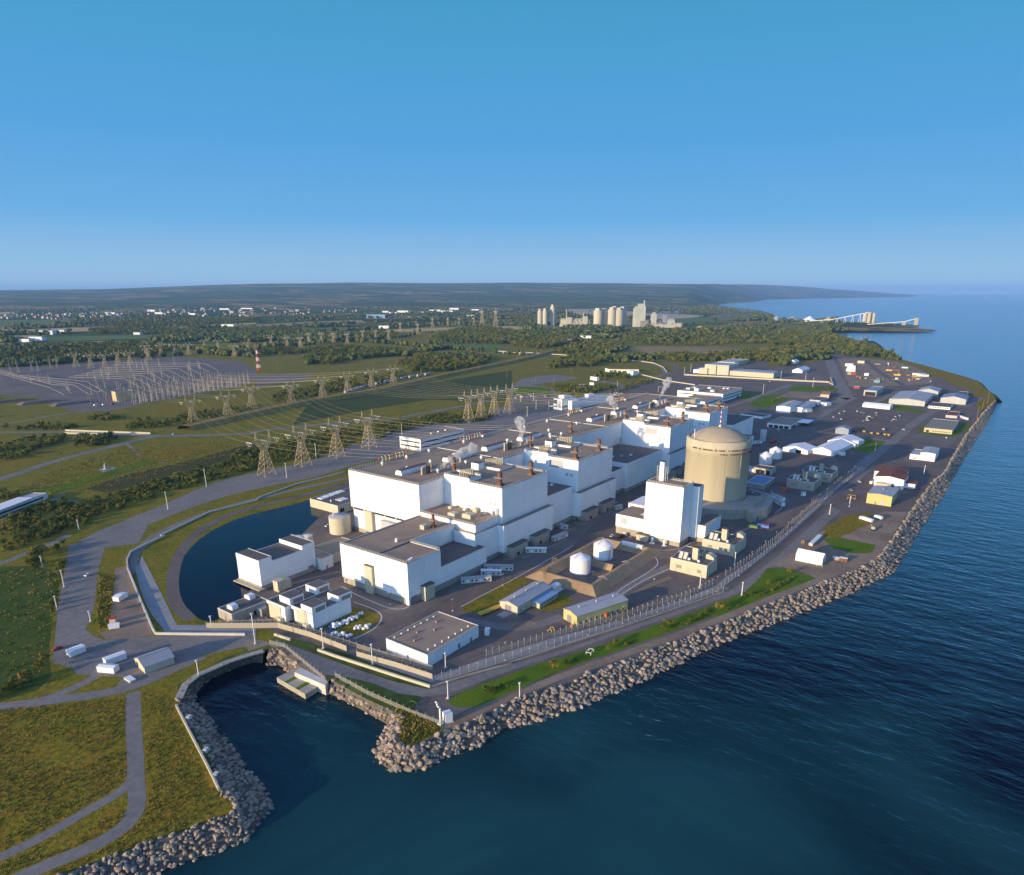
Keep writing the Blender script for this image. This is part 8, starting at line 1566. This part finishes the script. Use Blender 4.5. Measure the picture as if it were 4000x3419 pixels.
# (polygon, spacing, height range, where it is)
Z = [([(764.2,2583),(913.3,2633.7),(1019.1,2534.4),(1177.7,2412.1),(1094.9,2051.2),(950,1904.4),(860.2,1936.4),(752.1,1890.2),(680,1912.7),(606.2,1918.1),(567.7,1947.9)],15,8,15,'behind the substation'),
([(1442.9,3410.4),(1804.8,3703.6),(1694.6,3065),(1941.6,2904.2),(1664,2493.7),(1344.7,2442),(1485.5,2878.7),(1338.1,3081)],18,9,16,'in the belt past the fields'),([(2064.2,4403.2),(2568.6,5193.7),(2493.3,4487.5),(2828.6,4215.5),(2373.9,3543.2),(2057.7,3590.9),(1733.4,3583.5),(1682.4,4105.9),(1636.5,4168.9)],20,9,16,'below the distant town'),
([(2008.3,3002.8),(2197.3,2946.9),(1995.3,2652.3),(1919.5,2283.2),(2164.5,2252.8),(1893.8,1920.5),(1724.1,1921.3),(1831.1,2404.5),(1795.5,2601.7),(1713.1,2566.4)],17,8,15,'in the belt past the fields'),
([(1953.5,1838.5),(2491.3,2149.8),(2691.2,2165.5),(2468.5,1835.5),(1880.9,1398.8),(1813.5,1539.5),(1826.6,1673.2)],13,10,18,'in the dense wood by the overbridge'),([(2468.5,1835.5),(2427.1,1586.5),(2170.5,1308.6),(1935.3,1231.1),(1760.1,1216.2),(1837,1366.1)],13,9,16,'in the dense wood by the overbridge'),
([(1320.6,1741.4),(1480.8,1765.9),(1459.4,1628.9),(1488,1511.6),(1381.4,1376),(1273.1,1399.5),(1253.4,1488),(1254.7,1549.9)],12,8,14,'between the mast and the dirt track'),([(1164.4,1548.6),(1246.8,1560.8),(1225.5,1464.9),(1141.1,1356.4),(1080.8,1338.1),(1070.3,1402.2)],12,8,13,'between the mast and the dirt track'),([(1275.3,1881.5),(1349.4,1820.1),(1269.9,1664.4),(1175.5,1658.6),(1139.9,1707.6)],12,7,12,'beside the red and white mast'),
([(1387.4,1367.9),(1432.9,1305.4),(1482.4,1237.4),(1426.9,1129.3),(1295.2,1043.9),(1170.9,1031.5),(1085.6,1025.9),(1079.4,1074.1),(1183.7,1196.9),(1212,1259),(1263.1,1242.1)],11,7,14,'beside the railway bank'),([(837.7,1056.1),(929,1093.3),(949.3,1065.4),(1017.5,1080.8),(1071.6,1084.8),(992.8,1005.8),(859.8,966.6),(800.8,964.3),(768,957.2)],9,5,9,'behind the railway pylons'),([(692,1011.9),(796.6,1053.4),(843.1,1048.7),(763.1,964),(678.4,937.9),(639.9,934.9)],10,4,8,'behind the railway pylons'),
([(1469.3,959.1),(1609.3,999.6),(1724.2,1006.1),(1571.8,873.4),(1421.9,822),(1371.6,844.6),(1314.8,877.7)],10,7,13,'on the meadow past the parking lots'),([(1752.4,1148.8),(1954,1205.4),(2211.8,1252),(1956.3,1028.3),(1774.9,971.3),(1737.8,1022.2),(1645.7,1046.2)],12,8,14,'between the barrier and the gravel road'),([(1720.4,910.8),(1720,847.6),(1593.9,734.9),(1601.1,778.2),(1638.7,838.6)],12,5,9,'between the barrier and the gravel road'),
([(2481.3,1372.1),(2697.6,1363.6),(2934.8,1363),(3131.5,1271.2),(3622.2,1209.4),(4137.4,1262.1),(2435.5,735.2),(2235.1,819.7),(2092.6,926.3),(2089.9,1018.9),(2122,1116.2),(2299.1,1245.3)],27,7,14,'on the scrubland beyond the gravel road'),([(1747.2,810.3),(1803.6,796.7),(1863,715.1),(2043.4,674.6),(2124,638.8),(1780.2,532.3),(1713,624.5),(1676.9,674.1),(1637.2,728.6)],11,8,14,'in the long belt behind the warehouses'),
([(8378.4,3207.6),(6848.6,2302.1),(5784.4,1771.9),(4942.7,1511.4),(5569.8,2066.4),(6086.7,2600.1),(7285.7,3548.6),(8836.6,3952.2)],26,9,16,'by the far bay'),([(3920.2,2914.6),(2943.1,2141.4),(3050.5,2109),(4624,3364.5),(6643.8,4429.7),(5793.9,3749.5),(4693.2,3269.5)],20,8,14,'by the slim silos'),([(2818.4,1700.9),(2881.7,1614),(2627.8,1459.4),(2500.8,1485.3)],16,8,14,'in front of the silos'),
([(1305.7,763.5),(1334.6,684.1),(1255.2,645.6),(1252.8,666.4),(1240.5,719.2)],8,5,9,'beside the grass-roofed building'),([(1060.4,691.3),(1109.9,682.5),(1091.4,634.5),(1142.9,607.2),(1164,608.3),(1037,588.1),(983.7,599.6),(987.4,631)],8,4,7,'in the triangle behind the office annex'),([(1210.7,606.6),(1280.6,593.5),(1207.6,579.2),(1089.2,568.6),(1026.6,577.3)],9,3,6,'in the triangle behind the office annex'),
([(2851.5,864),(3264.5,910.4),(3170.8,791.8),(3168.7,717.1),(2796.6,562.4),(2490.8,468.7),(2310.7,382.5),(2120.6,297.9),(2053.6,328.4),(2034.8,384.6),(2073.3,426.6),(2244.2,473.8),(2135.7,476.1),(2218.4,509.2),(2015.9,505.4),(2369,635.8),(2322.2,700.1)],14,9,16,'on the headland before the pier'),([(2170.4,653.1),(2263.6,606.6),(2119.3,498.7),(1951.2,439.1),(1868.1,466.8),(1798.3,507.5),(1780.2,532.3)],13,8,14,'on the headland before the pier'),([(5784.4,1771.9),(4972.3,1470.7),(3693.1,1112.1),(3718.9,1076.6),(3216.1,976.9)],18,8,15,'on the headland before the pier'),([(2234.6,340.4),(2120.6,297.9),(1993.2,267.3),(2034.3,325)],9,6,10,'on the headland before the pier'),
([(346,910.4),(375.7,882.3),(373.8,859.8),(350.3,832.9),(326.4,832.4),(319.9,841.2)],6,4,7,'in the cutting by the road bridge'),([(261.7,921.1),(312.5,943.9),(345.7,936.4),(336.1,899.3),(283.6,848.9),(242.6,828.5),(233.2,832.4)],7,3,6,'in the cutting by the road bridge'),([(320.1,1061),(353.7,1037),(378.5,1003.1),(376.3,969.4),(361.5,961.6),(310.4,1031.8)],8,3,6,'beside the road to the bridge'),([(417.5,1044.8),(447.3,1038.2),(446.9,987.8),(421.9,989.8),(406.2,1011.3)],7,3,6,'below the substation'),([(420.3,945.7),(462.9,965.9),(453.5,915.3),(509,953.6),(570.6,961.1),(621.1,951.9),(573.9,882.1),(527.7,876.9),(463.1,872),(426.2,893.8),(401.5,899.8)],8,2.5,6,'below the substation'),
([(202.4,630.8),(219.5,627.9),(225.6,601.9),(224.5,569.7),(205.8,551.4),(176.4,540.3),(150.2,530.4),(142.6,529),(167.6,603.8)],4.6,2.5,5,'beside the long white building'),([(230.7,609.5),(250.1,620.1),(263.2,615.1),(292.3,630.4),(331.6,637.8),(375.5,646.1),(412.1,642.8),(380.3,595.9),(327.8,589),(278.1,581.7),(253,573),(229.9,565),(228.7,583.2)],4.8,2.2,4.8,'on the bank above the parking road'),([(193.9,710.2),(205.5,700.9),(208.4,677.3),(200.5,675.5),(190.1,671.3)],6,3,5.5,'beside the long white building'),
([(403.8,676.7),(437.8,680.2),(484.7,684.2),(545.4,692.5),(586.5,677.8),(517.9,596.9),(481.2,595.1),(431,587),(399.4,592.5),(356.2,601.5)],5.2,2.2,4.6,'around the parking-road pylons'),([(607.2,674.1),(718.5,667.5),(788.7,621.6),(734.6,574.7),(677.1,598.9),(648,618),(589,620.6),(541.9,597.5)],5.5,2.4,5,'behind the three-storey office'),([(146.2,493.3),(155.3,510.4),(158.7,505.8),(149.1,478.7),(143.7,482.7)],4,4,6.5,'at the road junction by the big lot'),([(161.6,513.4),(173.2,526),(176.6,513),(168.4,504.1),(159.2,501.3)],4,4,6,'at the road junction by the big lot'),([(123.6,403.5),(126.5,404.7),(149.1,452),(159.7,474.8),(158.3,480.3),(138.9,438)],4,2,4,'along the big lot edge'),([(77.4,340.6),(85.8,337.6),(88.2,330.9),(81.4,325.2),(75.3,327.2)],4,2,4,'in the meadow below the lot'),
([(1072.2,342.8),(1141.7,339.4),(1217.3,328.2),(1185.4,312.1),(1112.8,316.8),(1058.5,332.8)],22,2.5,4.5,'beside the ribbed warehouse'),([(1327.1,348.8),(1361.7,291),(1342.2,277.7),(1310.8,282.1),(1298.4,337.8)],22,2,4,'below the cream boundary wall')]
cand = []
for poly, sp, h0, h1, wh in Z:
    xs = [p[0] for p in poly]; ys = [p[1] for p in poly]; A_ = abs(sum(poly[i-1][0]*poly[i][1]-poly[i][0]*poly[i-1][1] for i in range(len(poly))))/2
    for _ in range(min(1500, int(A_/(sp*sp)*1.25))):
        x,y = rand_in(poly); h = rnd.uniform(h0,h1)*(1.15 if rnd.random() < .15 else 1)
        if noise.noise(Vector((x/(sp*4), y/(sp*4), 7))) < -.38: continue
        cand.append((h/math.hypot(x,y), x, y, h, wh))
cand.sort(key=lambda t: -t[0]); nt_ = 0; woods = []
def plant(name, x, y, h, label, group, q=1.0, ci=None, cat='tree'):
    o = thing(name, label, cat, (x,y,0), rnd.uniform(0,360), group); o.scale = (h*q*rnd.uniform(.9,1.15), h*q, h); i = rnd.randrange(6) if ci is None else ci
    for nm, me in (('crown', CR[i]), ('trunk', TR[i % 3])): c_ = bpy.data.objects.new(nm, me); COL.objects.link(c_); c_.parent = o
for s_, x, y, h, wh in cand:
    if nt_ < 285 and in_frame(x, y, h/2):
        if h < 5.2: plant('bush', x, y, h, 'leafy green bush '+wh, 'bushes '+wh, 1.25, None, 'bush')
        else: plant('tree', x, y, h, 'broad leafy tree '+wh, 'trees '+wh, .95)
        nt_ += 1
    else: woods.append((x,y,-.1*h,h,1,rnd.uniform(0,6.28)) if h > 5.2 else (x,y,-.12*h,h*1.25,.8,rnd.uniform(0,6.28)))
merge('woodland', MID, woods, FOLS)
# singled-out shrubs
for (x,y),h,lb,ci in zip([(201.7,164.7),(205.1,163.3),(210.2,159.7)]+[(235.8,152.4),(243.1,149.6),(273.2,140.6),(266.4,140.6),(275.1,135.6),(307.1,127.5),(301.4,127.5),(316.4,119.9),(341,113.8),(369.9,105.9),(323.3,101.3)]+[(390.5,102.8),(417,96.7)]+[(142.4,380.3),(87.5,337),(89.9,335.5),(96,341.4),(100.2,347)]+[(657.9,679.9),(636.6,644),(720.8,695.6)]+[(431,901.6),(293.4,815.5),(371.5,669.9),(306.3,676.7)], (4.4,2.6,2.4,4.6,2.8,3.4,2.6,1.9,4.2,2.6,3.6,5,3,2.6,3.6,4.2,5.2,5.2,4.4,5.5,5.8,7,5,4,9,4,4,2.6), ('round pale bush at the tip of the grass bank','second bush along the grass bank from its tip','low dark bush joining the second along the bank','large brown-green bush on the bank past the white track pole','dark low shrub beside the large brown-green bush','tall bush past the pale pipe frame','lower bush touching the tall one past the pipe frame','small orange shrub beside the dark hedge','wide bush halfway along the grass bank','shorter bush below the wide one','lone upright green bush on the bank','biggest bush above the bend of the bank','thin shrub near the dark road joint','yellow shrub growing among the boulders','small gold tree in the middle of the grassy point','gold tree beside the red frame on the grassy point','round bright bush beside the gravel strip','lit yellow bush lowest by the meadow','lit yellow bush between its two neighbours','lit yellow bush rising up the lot corner','topmost lit yellow bush at the lot corner','tall golden tree before the third pylon','orange round tree beside the tall golden one','small golden tree on the far road verge','large pale tree alone below the substation','two-lobed yellow shrub on the road cutting edge','thin lit shrub on the brown bank','lit shrub on the bank crest'), (1,2,1,0,4,0,0,3,0,0,1,3,4,3,3,3,1,3,3,0,3,3,0,3,1,3,0,3)): plant('shrub', x, y, h, lb, None, 1.05, ci, 'bush')
hedge = []
for p_,q_ in zip([(203,163)]+[(243,148.8),(274.1,136.9),(307.2,126),(319.7,119.4),(344.3,110.8),(365.3,109)]+[(375,102.4),(391.4,95.9)], [(211.1,162.7),(249.7,147),(281.7,134.9),(316.5,121.1),(337.4,117.4),(353.3,107.2),(379.2,101.1)]+[(391.4,95.9),(412.3,92.8)]):
    for _ in range(int(math.dist(p_,q_)*.8)): f = rnd.random(); hedge.append((p_[0]+(q_[0]-p_[0])*f+rnd.gauss(0,.8), p_[1]+(q_[1]-p_[1])*f+rnd.gauss(0,.8), -.25, rnd.uniform(1.2,2.4), .75, rnd.uniform(0,6)))
merge('undergrowth', MID, hedge, FOLS)
# rough grass tufts over the meadow and verges
def tuft(seed):
    r_ = random.Random(seed); mb = MB()
    for _ in range(7):
        a = r_.uniform(0,6.28); c, s = math.cos(a), math.sin(a); d = r_.uniform(0,.5); x, y = r_.gauss(0,.45), r_.gauss(0,.45); w_ = r_.uniform(.18,.4); h = r_.uniform(.4,1)
        mb.add([(x-c*w_,y-s*w_,0),(x+c*w_,y+s*w_,0),(x+c*w_*.5-s*d,y+s*w_*.5+c*d,h),(x-c*w_*.6-s*d,y-s*w_*.6+c*d,h*.9)], [(0,1,2,3)])
    return mb.mesh('tuft', TUFT)
TF = [tuft(i) for i in range(5)]; tf = []; MP = [(34.5,221.9),(63.1,338.8),(73.2,321.1),(85.1,308.6),(108.3,286.1),(116.5,284.7),(120.3,267.8),(110.6,238.8),(103.2,215.9),(98.2,200.6),(100.1,192.4),(81.9,194),(63,201),(50.9,206.3)]
PATHS = [[(111.5,287.5),(97.1,257.4),(84.5,230.5),(79.3,218.5),(74.9,212.6),(68.8,209.7),(60,210.1),(52.5,212.4),(41.6,215),(27.9,217.8)], [(85,232.6),(75,228.1),(67.8,228.2),(58.4,227.3),(49.9,227.2),(42.3,228.4),(31.2,229.2)]]
def near_path(x, y, d):
    for P_ in PATHS:
        for a, b in zip(P_, P_[1:]):
            L2 = (b[0]-a[0])**2+(b[1]-a[1])**2; t_ = max(0, min(1, ((x-a[0])*(b[0]-a[0])+(y-a[1])*(b[1]-a[1]))/L2))
            if math.hypot(x-a[0]-t_*(b[0]-a[0]), y-a[1]-t_*(b[1]-a[1])) < d: return True
for _ in range(7000):
    x, y = rand_in(MP)
    if noise.noise(Vector((x*.06,y*.06,1))) > -.28 and not near_path(x, y, 3.4): tf.append((x,y,0,rnd.uniform(.25,.62),rnd.uniform(.5,.9),rnd.uniform(0,6)))
for P_,k in (([(72.6,347.1),(130.8,493.6),(144.6,485),(150.2,467),(149,455.3),(126.1,405.3),(109.4,366.8),(101.5,349.1),(95.1,339),(78.2,336.1)],300),([(191.5,675.5),(240.1,732),(299.2,769.1),(347.5,792.6),(405.2,768.9),(450.7,742),(409.1,676.8),(317.7,657),(254.2,640.7),(222.1,658.5)],2500),([(165,439.9),(169.5,430.5),(134.2,359.6),(130.5,364.8)],500),([(170.4,187.1),(173,179),(171.1,162.9),(158.4,164.8),(155.1,170.1),(160.7,174.4)],500)):
    for _ in range(k): x, y = rand_in(P_); tf.append((x,y,0,rnd.uniform(.35,1.1),rnd.uniform(.5,1.2),rnd.uniform(0,6)))
merge('grass', TF, tf, TUFT)
# far woods and hedgerows, by noise, over the plain to the hills
FLD = [[tuple(v.co[:2]) for v in o.data.vertices] for o in list(COL.objects) if o.name.startswith(('field','quarry','gravel','pond_water')) and o.type == 'MESH']
FB = [(min(p[0] for p in f),min(p[1] for p in f),max(p[0] for p in f),max(p[1] for p in f),f) for f in FLD]+[(min(p[0] for p in f),min(p[1] for p in f),max(p[0] for p in f),max(p[1] for p in f),f) for f in TOWN]
LB = LANDLOOP; fw = []; SCRUB = [(2606.6,1488.6),(3174.2,1606.2),(2967,1318.7),(3975.2,1211.8),(1748.6,522.5),(1611.6,710.5),(1744.2,878.2),(2325.8,1327.5)]+[(2162.4,304.3),(3488.6,781.1),(4504.7,1375.8)]
for _ in range(60000):
    az = R(CAM_AZ)+R(rnd.uniform(-26,40)); d = 1750*math.exp(rnd.random()*1.65); x, y = d*math.cos(az), d*math.sin(az)
    v = noise.noise(Vector((x*.0022,y*.0022,11)))+.6*noise.noise(Vector((x*.007,y*.007,5))); hd = min(abs(math.sin(x*.0058+.4*math.sin(y*.002))), abs(math.sin(y*.0064+.5*math.sin(x*.0017))))
    if v < .27 and hd > .035: continue
    if inside((x,y), SCRUB) and rnd.random() < .93: continue
    if any(b[0] < x < b[2] and b[1] < y < b[3] and inside((x,y), b[4]) for b in FB): 
        if rnd.random() < .985 or d < 2600: continue
    if y < x*math.tan(R(CAM_AZ-14))+0 and not inside((x,y), LB): continue
    fw.append((x,y,-1.5,rnd.uniform(8,17)*(1+d/14000),.95,rnd.uniform(0,6.28)))
    if len(fw) > 15000: break
merge('woodland', FAR, fw, FOLF)

# ------------------------------------------------------------------ the evening air
m = bpy.data.materials.new('evening_haze'); n, l = nt(m)
n.remove(n['Principled BSDF']); v = n.new('ShaderNodeVolumePrincipled'); v.inputs['Color'].default_value = (.30,.56,1,1); v.inputs['Density'].default_value = 3.5e-5; v.inputs['Anisotropy'].default_value = 0
l.new(v.outputs[0], n['Material Output'].inputs['Volume'])
mb = MB().box(-64000,-64000,-25,64000,64000,470)
o = part('haze', mb, m); o['kind'] = 'stuff'
